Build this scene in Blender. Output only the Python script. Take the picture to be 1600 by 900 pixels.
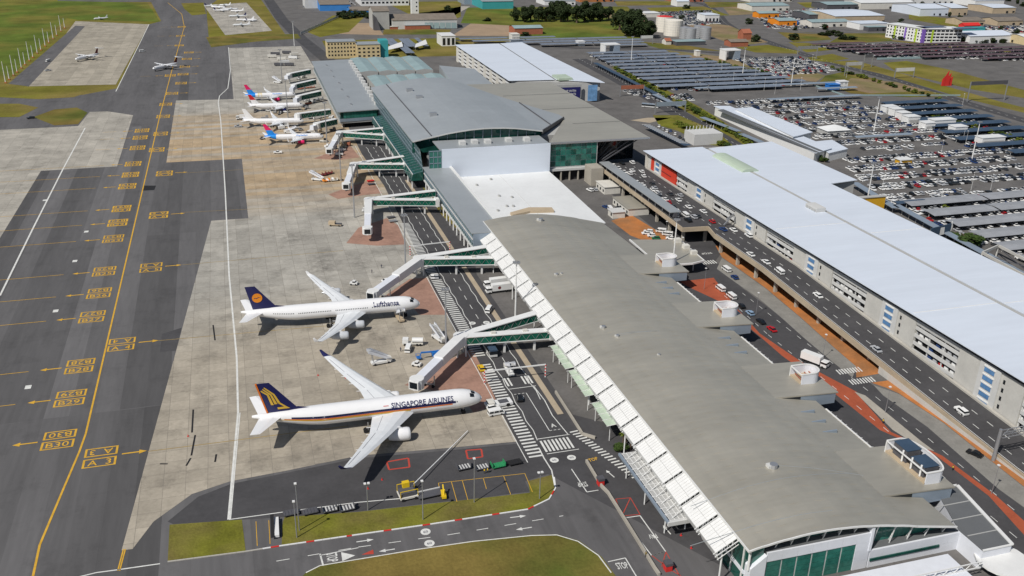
import bpy, math, random
from mathutils import Vector, Matrix

for o in list(bpy.data.objects):
    bpy.data.objects.remove(o)
SC = bpy.context.scene
COL = SC.collection
rnd = random.Random(11)

# ---------------------------------------------------------------- camera
def cam_axes(yaw, pitch, roll):
    cy, sy = math.cos(yaw), math.sin(yaw)
    cp, sp = math.cos(pitch), math.sin(pitch)
    f = Vector((sy * cp, cy * cp, -sp))
    r = Vector((cy, -sy, 0))
    d = f.cross(r)
    cr, sr = math.cos(roll), math.sin(roll)
    return r * cr + d * sr, -r * sr + d * cr, f
RT, DN, FW = cam_axes(math.radians(16.991), math.radians(23.2035), math.radians(-1.1535))
FPX, CAMH = 1435.45, 144.65
cd = bpy.data.cameras.new('camera')
cam = bpy.data.objects.new('camera', cd)
COL.objects.link(cam)
m3 = Matrix((RT, -DN, -FW)).transposed()
cam.matrix_world = Matrix.Translation((0, 0, CAMH)) @ m3.to_4x4()
cd.sensor_fit = 'HORIZONTAL'; cd.sensor_width = 36
cd.lens = 36 * FPX / 1600
cd.clip_start = 1; cd.clip_end = 8000
SC.camera = cam

# ---------------------------------------------------------------- sky, sun, exposure
SUN_AZ, SUN_EL = 33.0, 47.5          # shadows run towards +X and a little +Y
w = bpy.data.worlds.new('World'); SC.world = w; w.use_nodes = True
nt = w.node_tree; nt.nodes.clear()
sky = nt.nodes.new('ShaderNodeTexSky'); sky.sky_type = 'NISHITA'; sky.sun_disc = False
sky.sun_elevation = math.radians(SUN_EL); sky.sun_rotation = math.radians(270 - SUN_AZ)
bg = nt.nodes.new('ShaderNodeBackground'); bg.inputs[1].default_value = 0.055
wo = nt.nodes.new('ShaderNodeOutputWorld')
nt.links.new(sky.outputs[0], bg.inputs[0]); nt.links.new(bg.outputs[0], wo.inputs[0])
sl = bpy.data.lights.new('sun', 'SUN'); sl.energy = 3.9; sl.angle = math.radians(0.53); sl.color = (1, 0.96, 0.89)
so = bpy.data.objects.new('sun', sl); COL.objects.link(so)
ca, se = math.cos(math.radians(SUN_EL)), math.sin(math.radians(SUN_EL))
sdir = Vector((math.cos(math.radians(SUN_AZ)) * ca, math.sin(math.radians(SUN_AZ)) * ca, -se))
so.rotation_euler = sdir.to_track_quat('-Z', 'Y').to_euler()
so.location = (-200, -100, 300)
vs = SC.view_settings
vs.view_transform = 'Standard'; vs.look = 'None'; vs.exposure = 0.06; vs.gamma = 1.0; vs.use_curve_mapping = False
SC.render.engine = 'CYCLES'

# ---------------------------------------------------------------- pixel (1600x900) to world
def G(px, py, z=0.0):
    d = RT * ((px - 800) / FPX) + DN * ((py - 450) / FPX) + FW
    t = (z - CAMH) / d.z
    return (d.x * t, d.y * t)
def GP(pts, z=0.0):
    return [G(x, y, z) for x, y in pts]

# ---------------------------------------------------------------- materials
MATS = {}
def mat(name, col, rough=0.8, metal=0.0, var=0.12, scale=0.15, fine=3.0, stretch=None, spec=0.3,
        bump=0.0, attr=None, objcol=False, tint=None, emit=None, alpha=None, stain=0.0, blots=None):
    """procedural principled material: base colour modulated by two world-space noises"""
    if name in MATS: return MATS[name]
    m = bpy.data.materials.new(name); m.use_nodes = True
    n = m.node_tree.nodes; L = m.node_tree.links
    b = n['Principled BSDF']
    b.inputs['Roughness'].default_value = rough
    b.inputs['Metallic'].default_value = metal
    b.inputs['Specular IOR Level'].default_value = spec
    if attr or objcol:
        if attr:
            a = n.new('ShaderNodeAttribute'); a.attribute_name = attr; src = a.outputs['Color']
        else:
            a = n.new('ShaderNodeObjectInfo'); src = a.outputs['Color']
    else:
        a = n.new('ShaderNodeRGB'); a.outputs[0].default_value = (*col, 1); src = a.outputs[0]
    if var > 0 or tint:
        ge = n.new('ShaderNodeNewGeometry'); pos = ge.outputs['Position']
        if stretch:
            mp = n.new('ShaderNodeMapping'); mp.inputs['Scale'].default_value = stretch
            L.new(pos, mp.inputs[0]); pos = mp.outputs[0]
        n1 = n.new('ShaderNodeTexNoise'); n1.inputs['Scale'].default_value = scale; n1.inputs['Detail'].default_value = 6
        n1.inputs['Roughness'].default_value = 0.65
        n2 = n.new('ShaderNodeTexNoise'); n2.inputs['Scale'].default_value = fine; n2.inputs['Detail'].default_value = 3
        L.new(pos, n1.inputs['Vector']); L.new(pos, n2.inputs['Vector'])
        ad = n.new('ShaderNodeMath'); ad.operation = 'MULTIPLY_ADD'
        L.new(n2.outputs['Fac'], ad.inputs[0]); ad.inputs[1].default_value = 0.4; L.new(n1.outputs['Fac'], ad.inputs[2])
        mr = n.new('ShaderNodeMapRange'); mr.inputs['From Min'].default_value = 0.4; mr.inputs['From Max'].default_value = 1.0
        mr.inputs['To Min'].default_value = 1 - var * 1.6; mr.inputs['To Max'].default_value = 1 + var * 1.6
        L.new(ad.outputs[0], mr.inputs['Value'])
        mx = n.new('ShaderNodeVectorMath'); mx.operation = 'SCALE'
        if tint:
            tm = n.new('ShaderNodeMix'); tm.data_type = 'RGBA'
            n3 = n.new('ShaderNodeTexNoise'); n3.inputs['Scale'].default_value = scale * 0.45; n3.inputs['Detail'].default_value = 5
            L.new(pos, n3.inputs['Vector'])
            r3 = n.new('ShaderNodeMapRange'); r3.inputs['From Min'].default_value = 0.42; r3.inputs['From Max'].default_value = 0.62
            L.new(n3.outputs['Fac'], r3.inputs['Value']); L.new(r3.outputs[0], tm.inputs[0])
            L.new(src, tm.inputs[6]); tm.inputs[7].default_value = (*tint, 1); src = tm.outputs[2]
        if stain > 0:
            n4 = n.new('ShaderNodeTexNoise'); n4.inputs['Scale'].default_value = 0.07; n4.inputs['Detail'].default_value = 8
            n4.inputs['Roughness'].default_value = 0.75; L.new(ge.outputs['Position'], n4.inputs['Vector'])
            r4 = n.new('ShaderNodeMapRange'); r4.inputs['From Min'].default_value = 0.52; r4.inputs['From Max'].default_value = 0.72
            r4.inputs['To Min'].default_value = 1.0; r4.inputs['To Max'].default_value = 1 - stain
            L.new(n4.outputs['Fac'], r4.inputs['Value'])
            mm = n.new('ShaderNodeMath'); mm.operation = 'MULTIPLY'
            L.new(mr.outputs[0], mm.inputs[0]); L.new(r4.outputs[0], mm.inputs[1]); fac = mm.outputs[0]
        else:
            fac = mr.outputs[0]
        L.new(src, mx.inputs[0]); L.new(fac, mx.inputs['Scale']); src = mx.outputs[0]
        if bump > 0:
            bp = n.new('ShaderNodeBump'); bp.inputs['Strength'].default_value = bump; bp.inputs['Distance'].default_value = 0.3
            L.new(n2.outputs['Fac'], bp.inputs['Height']); L.new(bp.outputs[0], b.inputs['Normal'])
    L.new(src, b.inputs['Base Color'])
    if blots:
        # oil blots with shapes of their own: soft ellipses broken up by noise, fixed to places on the ground
        ge = n.new('ShaderNodeNewGeometry')
        nb = n.new('ShaderNodeTexNoise'); nb.inputs['Scale'].default_value = .35; nb.inputs['Detail'].default_value = 6; nb.inputs['Roughness'].default_value = .75
        L.new(ge.outputs['Position'], nb.inputs['Vector'])
        acc = None
        for bx, by, br, bs in blots:
            sb = n.new('ShaderNodeVectorMath'); sb.operation = 'SUBTRACT'; sb.inputs[1].default_value = (bx, by, 0.03); L.new(ge.outputs['Position'], sb.inputs[0])
            sc = n.new('ShaderNodeVectorMath'); sc.operation = 'MULTIPLY'; sc.inputs[1].default_value = (1 / br, .55 / br, 0); L.new(sb.outputs[0], sc.inputs[0])
            ln = n.new('ShaderNodeVectorMath'); ln.operation = 'LENGTH'; L.new(sc.outputs[0], ln.inputs[0])
            r5 = n.new('ShaderNodeMapRange'); r5.inputs['From Min'].default_value = 1.0; r5.inputs['From Max'].default_value = 0.1; r5.inputs['To Min'].default_value = 0; r5.inputs['To Max'].default_value = bs
            L.new(ln.outputs['Value'], r5.inputs['Value'])
            if acc is None: acc = r5.outputs[0]
            else:
                mxx = n.new('ShaderNodeMath'); mxx.operation = 'MAXIMUM'; L.new(acc, mxx.inputs[0]); L.new(r5.outputs[0], mxx.inputs[1]); acc = mxx.outputs[0]
        rn = n.new('ShaderNodeMapRange'); rn.inputs['From Min'].default_value = .38; rn.inputs['From Max'].default_value = .68; L.new(nb.outputs['Fac'], rn.inputs['Value'])
        ml = n.new('ShaderNodeMath'); ml.operation = 'MULTIPLY'; L.new(acc, ml.inputs[0]); L.new(rn.outputs[0], ml.inputs[1])
        mz = n.new('ShaderNodeMix'); mz.data_type = 'RGBA'; L.new(ml.outputs[0], mz.inputs[0]); L.new(src, mz.inputs[6]); mz.inputs[7].default_value = (.055, .05, .045, 1)
        L.new(mz.outputs[2], b.inputs['Base Color'])
    MATS[name] = m
    return m

A = mat
A('grass', (.155, .145, .024), .95, var=.3, scale=.03, fine=.8, tint=(.19, .15, .045), bump=.4, spec=.1)
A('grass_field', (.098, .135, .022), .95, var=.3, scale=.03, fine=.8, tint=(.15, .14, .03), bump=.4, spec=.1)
A('grass_dry', (.18, .135, .038), .95, var=.28, scale=.05, fine=1.2, tint=(.095, .11, .022), bump=.4, spec=.1)
A('grass_lush', (.155, .155, .022), .95, var=.28, scale=.12, fine=1.5, tint=(.16, .135, .04), bump=.4, spec=.1)
A('asphalt', (.115, .111, .113), .85, var=.2, scale=.06, fine=.6, stretch=(1, .12, 1), stain=.3)
A('lane_tone', (1, 1, 1), .85, attr='tone', var=.16, scale=.09, fine=.7, stretch=(1, .1, 1), stain=.25)
A('sidewalk', (.235, .225, .205), .85, var=.15, scale=.2, fine=1.5)
A('soil', (.24, .17, .10), .95, var=.2, scale=.05, fine=.5, tint=(.17, .15, .06))
A('asphalt_dark', (.066, .064, .067), .85, var=.16, scale=.08, fine=.8, stain=.2)
A('asphalt_grey', (.130, .123, .118), .88, var=.2, scale=.06, fine=.9, stain=.25)
A('asphalt_wide', (.078, .072, .071), .85, var=.14, scale=.05, fine=.5, stretch=(1, .12, 1), stain=.12)
A('slab', (1, 1, 1), .85, attr='tone', var=.17, scale=.10, fine=.9, stain=.42,
  blots=[(*G(x, y), r_, s_) for x, y, r_, s_ in ((612, 690, 9, .8), (505, 415, 12, .75), (560, 408, 9, .6), (690, 515, 8, .5), (700, 668, 9, .6), (450, 372, 10, .55), (520, 335, 10, .5), (600, 325, 8, .5), (470, 300, 12, .45), (585, 520, 8, .45), (385, 520, 4, .8), (560, 455, 8, .6), (440, 255, 9, .5), (500, 690, 10, .35))])
A('joint', (.20, .18, .155), .95, var=.1)
A('concrete', (.38, .35, .30), .85, var=.12, scale=.1, fine=1.5)
A('concrete_warm', (.40, .33, .24), .85, var=.12, scale=.15, fine=1.5)
A('concrete_pale', (.50, .49, .46), .8, var=.08, scale=.2, fine=1.5)
A('kerb', (.42, .40, .36), .85, var=.12)
A('brown_pad', (.33, .24, .16), .9, var=.12, scale=.06, fine=.5)
A('red_paint', (.34, .20, .15), .8, var=.2, scale=.12, fine=.8, stain=.25)
A('red_paving', (.36, .085, .04), .8, var=.15, scale=.2, fine=2)
A('orange_paving', (.45, .17, .05), .85, var=.18, scale=.15, fine=1.5, tint=(.33, .15, .06))
A('white_line', (.66, .66, .63), .7, var=.14, scale=.5)
A('yellow_line', (.62, .36, .04), .7, var=.16, scale=.5)
A('yellow_faded', (.34, .24, .09), .8, var=.2, scale=.5)
A('red_line', (.45, .06, .04), .7, var=.12)
A('rubber', (.02, .02, .022), .9, var=.1)
A('roof_grey', (.42, .395, .335), .40, metal=.30, var=.10, scale=.07, fine=.6, spec=.5, stretch=(.25, 1, 1))
A('roof_mid', (.38, .405, .42), .45, metal=.25, var=.06, scale=.06, fine=.5, spec=.5)
A('roof_dark', (.13, .135, .14), .6, var=.08)
A('roof_white', (.62, .67, .75), .5, var=.04, scale=.08, fine=.5, spec=.4, stretch=(.15, 1, 1))
A('roof_cream', (.70, .71, .71), .55, var=.05, scale=.08, fine=.6)
A('roof_teal', (.27, .36, .37), .5, var=.1, scale=.1)
A('roof_brown', (.20, .17, .14), .8, var=.15, scale=.2)
A('white_paint', (.72, .72, .71), .45, var=.04, scale=.4, spec=.4)
A('offwhite', (.62, .60, .55), .7, var=.08, scale=.3)
A('panel_white', (.68, .70, .75), .5, var=.04, scale=.4)
A('wall_grey', (.40, .40, .39), .8, var=.07, scale=.2)
A('wall_lightgrey', (.55, .55, .54), .8, var=.06, scale=.2)
A('wall_cream', (.58, .47, .27), .85, var=.08, scale=.2)
A('wall_tan', (.45, .36, .25), .85, var=.1, scale=.2)
A('wall_brick', (.34, .12, .07), .9, var=.15, scale=.5)
A('steel', (.42, .43, .45), .4, metal=.6, var=.06)
A('steel_blue', (.30, .36, .43), .45, metal=.3, var=.06)
A('steel_dark', (.09, .09, .10), .5, var=.1)
A('shadow_void', (.022, .022, .024), .9, var=.1)  # near-black surface colour that paints the shade of gaps and open levels
A('glass_green', (.012, .075, .06), .08, var=.35, scale=.25, fine=.8, spec=.6)
A('glass_teal', (.03, .15, .12), .12, var=.3, scale=.3, fine=1.0, spec=.6)
A('glass_dark', (.012, .016, .02), .08, var=.2, scale=.4, spec=.6)
A('glass_blue', (.10, .22, .42), .15, var=.25, scale=.5, spec=.5)
A('bridge_green', (.006, .095, .062), .12, var=.4, scale=.5, fine=1.5, spec=.5)
A('canopy_blue', (.17, .20, .25), .55, var=.12, scale=.15, fine=.6)
A('canopy_navy', (.045, .075, .12), .5, var=.12, scale=.15)
A('canopy_grey', (.30, .31, .33), .55, var=.12, scale=.12, fine=.5)
A('canopy_plum', (.10, .065, .075), .7, var=.15, scale=.12)
A('awning_green', (.42, .50, .40), .5, var=.08)
A('hull_white', (.78, .78, .79), .28, var=.015, scale=.5, spec=.5)
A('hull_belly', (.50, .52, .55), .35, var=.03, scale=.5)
A('wing_grey', (.66, .68, .70), .35, var=.05, scale=.4, fine=2)
A('navy', (.012, .014, .085), .3, var=.05, spec=.5)
A('gold', (.60, .38, .05), .35, var=.05)
A('orange', (.72, .24, .02), .4, var=.05)
A('livery_orange', (.65, .16, .02), .35, var=.03)
A('pink', (.70, .02, .13), .35, var=.03)
A('sky_blue', (.02, .25, .72), .35, var=.03)
A('livery_red', (.55, .02, .025), .35, var=.03)
A('livery_yellow', (.72, .50, .03), .35, var=.03)
A('text_grey', (.10, .10, .13), .5, var=0)
A('maroon', (.16, .03, .03), .5, var=.05)
A('car_paint', (1, 1, 1), .25, objcol=True, var=0, spec=.5)
A('car_mass', (1, 1, 1), .3, attr='tone', var=0, spec=.5)
A('tyre', (.018, .018, .019), .85, var=.05)
A('boom_blue', (.02, .16, .50), .4, var=.05)
A('safety_yellow', (.70, .48, .02), .5, var=.05)
A('signal_red', (.60, .035, .03), .5, var=.05)
A('leaf', (.045, .075, .018), .8, var=.35, scale=.5, fine=2.5, spec=.15)
A('leaf_dark', (.028, .042, .016), .85, var=.35, scale=.4, fine=2.0, spec=.12)
A('leaf_bright', (.12, .15, .022), .8, var=.35, scale=.5, fine=2.5, spec=.15)
A('bark', (.12, .085, .06), .9, var=.2, scale=2)
A('tank_white', (.74, .70, .62), .5, var=.04, scale=.3)
A('tank_steel', (.45, .46, .48), .4, metal=.5, var=.08, scale=.5)
A('green_box', (.03, .25, .10), .6, var=.1)
A('purple', (.22, .12, .48), .6, var=.05)
A('lime', (.38, .52, .04), .6, var=.05)
A('solar', (.02, .03, .10), .2, var=.1, spec=.6)
A('poster_navy', (.02, .02, .12), .4, var=.05)
A('poster_blue', (.16, .32, .55), .4, var=.3, scale=.3)
A('teal_wall', (.05, .32, .34), .6, var=.05)
A('blue_wall', (.05, .22, .55), .6, var=.08)
A('mustard', (.62, .34, .02), .6, var=.05)
A('red_wall', (.58, .055, .03), .55, var=.04, scale=.3)

# ---------------------------------------------------------------- mesh builder
ORG = {}
# fine repeated pieces too small to pick apart in the picture: joined, as stuff
STUFF = {'posts', 'mullions', 'gable_mullions', 'wall_mullions', 'lattice', 'awning_ribs', 'window_row', 'gallery_frame', 'flap_fairings', 'flap_gap', 'deck_slats', 'slats', 'standing_seams', 'lamp_ring', 'ladder', 'hoops', 'fronds', 'truss', 'grid_frame', 'stair_frame', 'support_frame', 'steps', 'duct'}
class MB:
    def __init__(s):
        s.v = []; s.f = []; s.m = []; s.tone = []
    def poly(s, pts, mi=0, tone=None):
        n = len(s.v); s.v += [tuple(p) for p in pts]
        s.f.append(tuple(range(n, n + len(pts)))); s.m.append(mi); s.tone.append(tone)
        return s
    def flat(s, pts, z, mi=0, tone=None):
        a = sum(pts[i - 1][0] * pts[i][1] - pts[i][0] * pts[i - 1][1] for i in range(len(pts)))
        if a < 0: pts = pts[::-1]
        return s.poly([(x, y, z) for x, y in pts], mi, tone)
    def faces(s, vs, fs, mi=0, tone=None):
        n = len(s.v); s.v += [tuple(p) for p in vs]
        for f in fs:
            s.f.append(tuple(n + i for i in f)); s.m.append(mi); s.tone.append(tone)
        return s
    def hexa(s, p, mi=0, tone=None):      # 8 corners: bottom 4 ccw, top 4 ccw
        return s.faces(p, [(3, 2, 1, 0), (4, 5, 6, 7), (0, 1, 5, 4), (1, 2, 6, 5), (2, 3, 7, 6), (3, 0, 4, 7)], mi, tone)
    def box(s, x0, x1, y0, y1, z0, z1, mi=0, tone=None):
        if x0 > x1: x0, x1 = x1, x0
        if y0 > y1: y0, y1 = y1, y0
        return s.hexa([(x0, y0, z0), (x1, y0, z0), (x1, y1, z0), (x0, y1, z0),
                       (x0, y0, z1), (x1, y0, z1), (x1, y1, z1), (x0, y1, z1)], mi, tone)
    def prism(s, pts, z0, z1, mi=0, top=True, mtop=None):
        a = sum(pts[i - 1][0] * pts[i][1] - pts[i][0] * pts[i - 1][1] for i in range(len(pts)))
        if a < 0: pts = pts[::-1]
        n = len(pts)
        zt = z1 if isinstance(z1, (list, tuple)) else [z1] * n
        if a < 0 and isinstance(z1, (list, tuple)): zt = zt[::-1]
        for i in range(n):
            j = (i + 1) % n
            s.poly([(*pts[i], z0), (*pts[j], z0), (*pts[j], zt[j]), (*pts[i], zt[i])], mi)
        if top: s.poly([(*pts[i], zt[i]) for i in range(n)], mi if mtop is None else mtop)
        return s
    def bar(s, a, b, w, h=None, mi=0, tone=None):
        a = Vector(a); b = Vector(b); h = h or w
        d = (b - a)
        if d.length < 1e-6: return s
        d.normalize()
        u = d.cross(Vector((0, 0, 1)))
        if u.length < 1e-3: u = Vector((1, 0, 0))
        u.normalize(); v = u.cross(d)
        u *= w / 2; v *= h / 2
        return s.hexa([a - u - v, a + u - v, b + u - v, b - u - v, a - u + v, a + u + v, b + u + v, b - u + v], mi, tone)
    def cyl(s, x, y, z0, z1, r, n=10, r2=None, mi=0, top=True):
        r2 = r if r2 is None else r2
        n0 = len(s.v)
        for k in range(n):
            t = 2 * math.pi * k / n
            s.v.append((x + r * math.cos(t), y + r * math.sin(t), z0))
            s.v.append((x + r2 * math.cos(t), y + r2 * math.sin(t), z1))
        for k in range(n):
            j = (k + 1) % n
            s.f.append((n0 + 2 * k, n0 + 2 * j, n0 + 2 * j + 1, n0 + 2 * k + 1)); s.m.append(mi); s.tone.append(None)
        if top:
            s.f.append(tuple(n0 + 2 * k + 1 for k in range(n))); s.m.append(mi); s.tone.append(None)
        return s
    def rings(s, rings, mi=0, closed=True, cap=True):
        """loft list of rings (equal point counts)"""
        n0 = len(s.v); k = len(rings[0])
        for r in rings: s.v += [tuple(p) for p in r]
        for i in range(len(rings) - 1):
            for j in range(k if closed else k - 1):
                j2 = (j + 1) % k
                m = mi(i, j) if callable(mi) else mi
                s.f.append((n0 + i * k + j, n0 + i * k + j2, n0 + (i + 1) * k + j2, n0 + (i + 1) * k + j)); s.m.append(m); s.tone.append(None)
        if cap and closed:
            for i in (0, len(rings) - 1):
                s.f.append(tuple(n0 + i * k + j for j in range(k))); s.m.append(0 if callable(mi) else mi); s.tone.append(None)
        return s
    def build(s, name, mats, parent=None, smooth=False, org=None):
        if not s.f: return None
        if parent is not None and org is None: org = ORG.get(parent.name)
        vs = s.v
        if org is not None and (org[0] or org[1] or org[2]):
            vs = [(x - org[0], y - org[1], z - org[2]) for x, y, z in vs]
        me = bpy.data.meshes.new(name)
        me.from_pydata(vs, [], s.f)
        if isinstance(mats, str): mats = [mats]
        for q in mats: me.materials.append(MATS[q])
        if len(mats) > 1: me.polygons.foreach_set('material_index', s.m)
        if any(t is not None for t in s.tone):
            at = me.attributes.new('tone', 'FLOAT_COLOR', 'FACE')
            buf = []
            for t in s.tone: buf += [*(t or (.5, .5, .5)), 1.0]
            at.data.foreach_set('color', buf)
        if smooth: me.polygons.foreach_set('use_smooth', [True] * len(me.polygons))
        me.update()
        o = bpy.data.objects.new(name, me); COL.objects.link(o)
        if parent is not None: o.parent = parent
        if name in STUFF: o['kind'] = 'stuff'
        return o

def tag(o, label=None, cat=None, group=None, kind=None):
    if label: o['label'] = label
    if cat: o['category'] = cat
    if group: o['group'] = group
    if kind: o['kind'] = kind
    return o
def thing(name, label, cat, loc=(0, 0, 0), rz=0.0, group=None, kind=None):
    o = bpy.data.objects.new(name, None); COL.objects.link(o)
    o.empty_display_size = 0.5
    if len(loc) == 2: loc = (*loc, 0)
    o.location = loc; o.rotation_euler = (0, 0, rz)
    ORG[o.name] = (0, 0, 0)
    return tag(o, label, cat, group, kind)
def wthing(name, label, cat, loc, group=None):
    """thing whose parts are written in world coordinates"""
    o = thing(name, label, cat, loc, 0, group)
    ORG[o.name] = tuple(o.location)
    return o
def copy_tree(o, parent=None):
    c = o.copy(); COL.objects.link(c)
    if parent is not None: c.parent = parent
    for ch in o.children: copy_tree(ch, c)
    return c
def set_color(o, c):
    o.color = (*c, 1)
    for ch in o.children: set_color(ch, c)

def inside(p, poly):
    x, y = p; r = False; j = len(poly) - 1
    for i in range(len(poly)):
        xi, yi = poly[i]; xj, yj = poly[j]
        if (yi > y) != (yj > y) and x < (xj - xi) * (y - yi) / (yj - yi) + xi: r = not r
        j = i
    return r
def clip_rect(poly, x0, x1, y0, y1):
    def cut(ps, ax, lim, keep_less):
        out = []
        for i in range(len(ps)):
            a, b = ps[i - 1], ps[i]
            ia = (a[ax] <= lim) == keep_less or a[ax] == lim; ib = (b[ax] <= lim) == keep_less or b[ax] == lim
            if ia != ib:
                t = (lim - a[ax]) / (b[ax] - a[ax]); out.append((a[0] + (b[0] - a[0]) * t, a[1] + (b[1] - a[1]) * t))
            if ib: out.append(b)
        return out
    for ax, lim, k in ((0, x1, True), (0, x0, False), (1, y1, True), (1, y0, False)):
        poly = cut(poly, ax, lim, k)
        if len(poly) < 3: return []
    return poly
def area(p): return abs(sum(p[i - 1][0] * p[i][1] - p[i][0] * p[i - 1][1] for i in range(len(p)))) / 2

# ---------------------------------------------------------------- text outlines, made while the scene is still empty
TXT = {}
def text(sx, bold=.014):
    if sx in TXT: return TXT[sx]
    cu = bpy.data.curves.new('t', 'FONT'); cu.body = sx; cu.size = 1.0; cu.resolution_u = 2; cu.offset = bold
    ob = bpy.data.objects.new('t', cu); COL.objects.link(ob)
    dg = bpy.context.evaluated_depsgraph_get(); dg.update()
    me = bpy.data.meshes.new_from_object(ob.evaluated_get(dg))
    vs = [(v.co.x, v.co.y) for v in me.vertices]; fs = [tuple(p.vertices) for p in me.polygons]
    bpy.data.objects.remove(ob); bpy.data.meshes.remove(me); bpy.data.curves.remove(cu)
    x0 = min(v[0] for v in vs); x1 = max(v[0] for v in vs); y0 = min(v[1] for v in vs); y1 = max(v[1] for v in vs)
    TXT[sx] = ([((x - x0) / (x1 - x0), (y - y0) / (y1 - y0)) for x, y in vs], fs)   # normalised to 0..1 box
    return TXT[sx]
for sx in ['STOP', 'SINGAPORE AIRLINES', 'Lufthansa', 'FlySafair', 'FILL UP WITH', 'YOUR POINTS', 'PAV', 'A', '60', '20'] + \
        []:
    text(sx)
for sx in ['B%d' % k for k in range(8, 31)] + ['A  %d' % k for k in range(3, 20)]: text(sx, .006)
def put_text(mb, sx, o, u, v, mi=0):
    """lay text: origin o (3d), u = width vector, v = height vector"""
    vs, fs = text(sx)
    o = Vector(o); u = Vector(u); v = Vector(v)
    mb.faces([tuple(o + u * a + v * b) for a, b in vs], fs, mi)
# ================================================================ GROUND
def sheet(name, pts, z, m, label, cat, parent=None):
    o = MB().flat(pts, z).build(name, m, parent)
    if parent is None: tag(o, label, cat, kind='structure')
    return o
sheet('ground', [(-2500, -400), (4000, -400), (4000, 5000), (-2500, 5000)], -0.05, 'grass', 'open grassland around the airport', 'ground')
TAXI = sheet('taxiway', GP([(-300, 960), (-300, 154), (0, 152), (60, 155), (130, 148), (183, 138), (233, 38), (252, 33), (236, 3), (90, 3), (90, -4), (345, -4), (322, 12), (326, 58),
    (500, 58), (520, 95), (600, 200), (640, 290), (760, 400), (1010, 700), (1150, 900), (1160, 960)]), 0.0, 'asphalt', 'dark asphalt taxiway running past the aircraft stands', 'taxiway')
sheet('landside_ground', [(101, 60), (900, 60), (900, 640), (640, 1000), (300, 1000), (270, 880), (70, 885), (66, 810), (91, 600), (91, 470), (101, 380)], 0.004, 'asphalt_grey', 'grey asphalt ground of the landside roads and car parks', 'ground')
# paler tarmac band left of the taxiway centreline
sheet('tarmac_patch', GP([(253, 522), (284, 512), (275, 548), (250, 550)]), 0.02, 'asphalt_dark', 'dark resurfaced patch on the taxiway', 'tarmac')
sheet('tarmac_patch', GP([(224, 290), (244, 290), (241, 297), (222, 298)]), 0.02, 'rubber', 'small black rubber patch beside the taxiway centreline', 'tarmac')

# paving lanes of the taxiway, each laid in its own tone
r = random.Random(21)
for i in range(17):
    x0 = -118 + i * 7.0
    t = r.uniform(.098, .138) * (.84 if 8 < i < 13 else 1)
    for y0, y1 in ((150, 262), (262.3, 420), (420.3, 640), (640.3, 830)):
        q = t * r.uniform(.88, 1.12)
        if x0 > -40 or y0 < 600: MB().flat([(x0 - (y0 - 150) * .012, y0), (x0 + 6.97 - (y0 - 150) * .012, y0), (x0 + 6.97 - (y1 - 150) * .012, y1), (x0 - (y1 - 150) * .012, y1)], .008, tone=(q, q * .97, q * .985)).build('paving_lane', 'lane_tone', TAXI)
# ---- concrete aprons made of slabs
def apron(name, px, step, label, individual, warm=False, world=False, keep=None, jitter=.085, base=(.352, .312, .252)):
    P = px if world else GP(px)
    root = MB().flat(P, 0.016).build(name, 'joint')
    tag(root, label, 'apron', kind='structure')
    xs = [p[0] for p in P]; ys = [p[1] for p in P]
    cells = []
    i0, i1 = math.floor(min(xs) / step), math.ceil(max(xs) / step)
    j0, j1 = math.floor(min(ys) / step), math.ceil(max(ys) / step)
    r = random.Random(5)
    strip = {}
    for i in range(i0, i1):
        for j in range(j0, j1):
            g = 0.045
            c = clip_rect(P, i * step + g, (i + 1) * step - g, j * step + g, (j + 1) * step - g)
            if len(c) < 3 or area(c) < 0.5: continue
            k = strip.setdefault((i // 2, j // 6), r.uniform(-.07, .07)) + r.uniform(-jitter, jitter)
            k += strip.setdefault(('c', i), r.uniform(-.05, .05))
            b = list(base)
            if warm and (j + .5) * step > 290: f0 = min(1, ((j + .5) * step - 290) / 60); b = [b[q] * (1 - f0) + (.365, .345, .305)[q] * f0 for q in range(3)]
            yy = (j + .5) * step
            if warm and 430 < yy < 690:
                f = min(1, (yy - 430) / 60, (690 - yy) / 60) * (.75 + .5 * strip.setdefault(('w', j), r.uniform(-1, 1)))
                f = max(0, min(1, f)); t = (.40, .30, .19)
                b = [b[q] * (1 - f) + t[q] * f for q in range(3)]
            cells.append(((i + .5) * step, yy, c, tuple(q * (1 + k) for q in b)))
    cells.sort(key=lambda q: q[0] ** 2 + q[1] ** 2)
    for x, y, c, t in cells[:individual]:
        MB().flat(c, 0.03, tone=t).build('concrete_slab', 'slab', root)
    if len(cells) > individual:
        mb = MB()
        for x, y, c, t in cells[individual:]: mb.flat(c, 0.03, tone=t)
        tag(mb.build('concrete_slabs', 'slab', root), kind='stuff')
    return root
APRON = apron('apron', [(190, 860), (207, 858), (240, 815), (300, 772), (360, 752), (450, 735), (560, 712), (700, 700), (808, 690), (760, 600), (712, 520), (672, 440), (640, 370), (600, 290),
    (565, 240), (530, 170), (500, 120), (470, 72), (358, 75), (365, 155), (275, 157), (260, 254), (378, 248), (388, 341), (330, 345), (283, 520)], 5.6,
    'jointed pale concrete apron under the parked airliners', 300, warm=True)
apron('apron', [(-250, 250), (0, 203), (122, 197), (140, 175), (168, 174), (208, 180), (183, 260), (64, 267), (0, 372), (-250, 760)], 7.0, 'cracked pale concrete apron across the taxiway from the terminals', 0, base=(.37, .345, .30))
apron('apron', [(118, 33), (233, 38), (181, 132), (42, 135)], 8.0, 'remote concrete pad with a parked regional jet and a row of white masts', 0, base=(.35, .315, .255))
apron('apron', [(318, 8), (385, 4), (425, 48), (352, 55)], 9.0, 'distant concrete pad crowded with small aircraft', 0, base=(.37, .345, .30))
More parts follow.
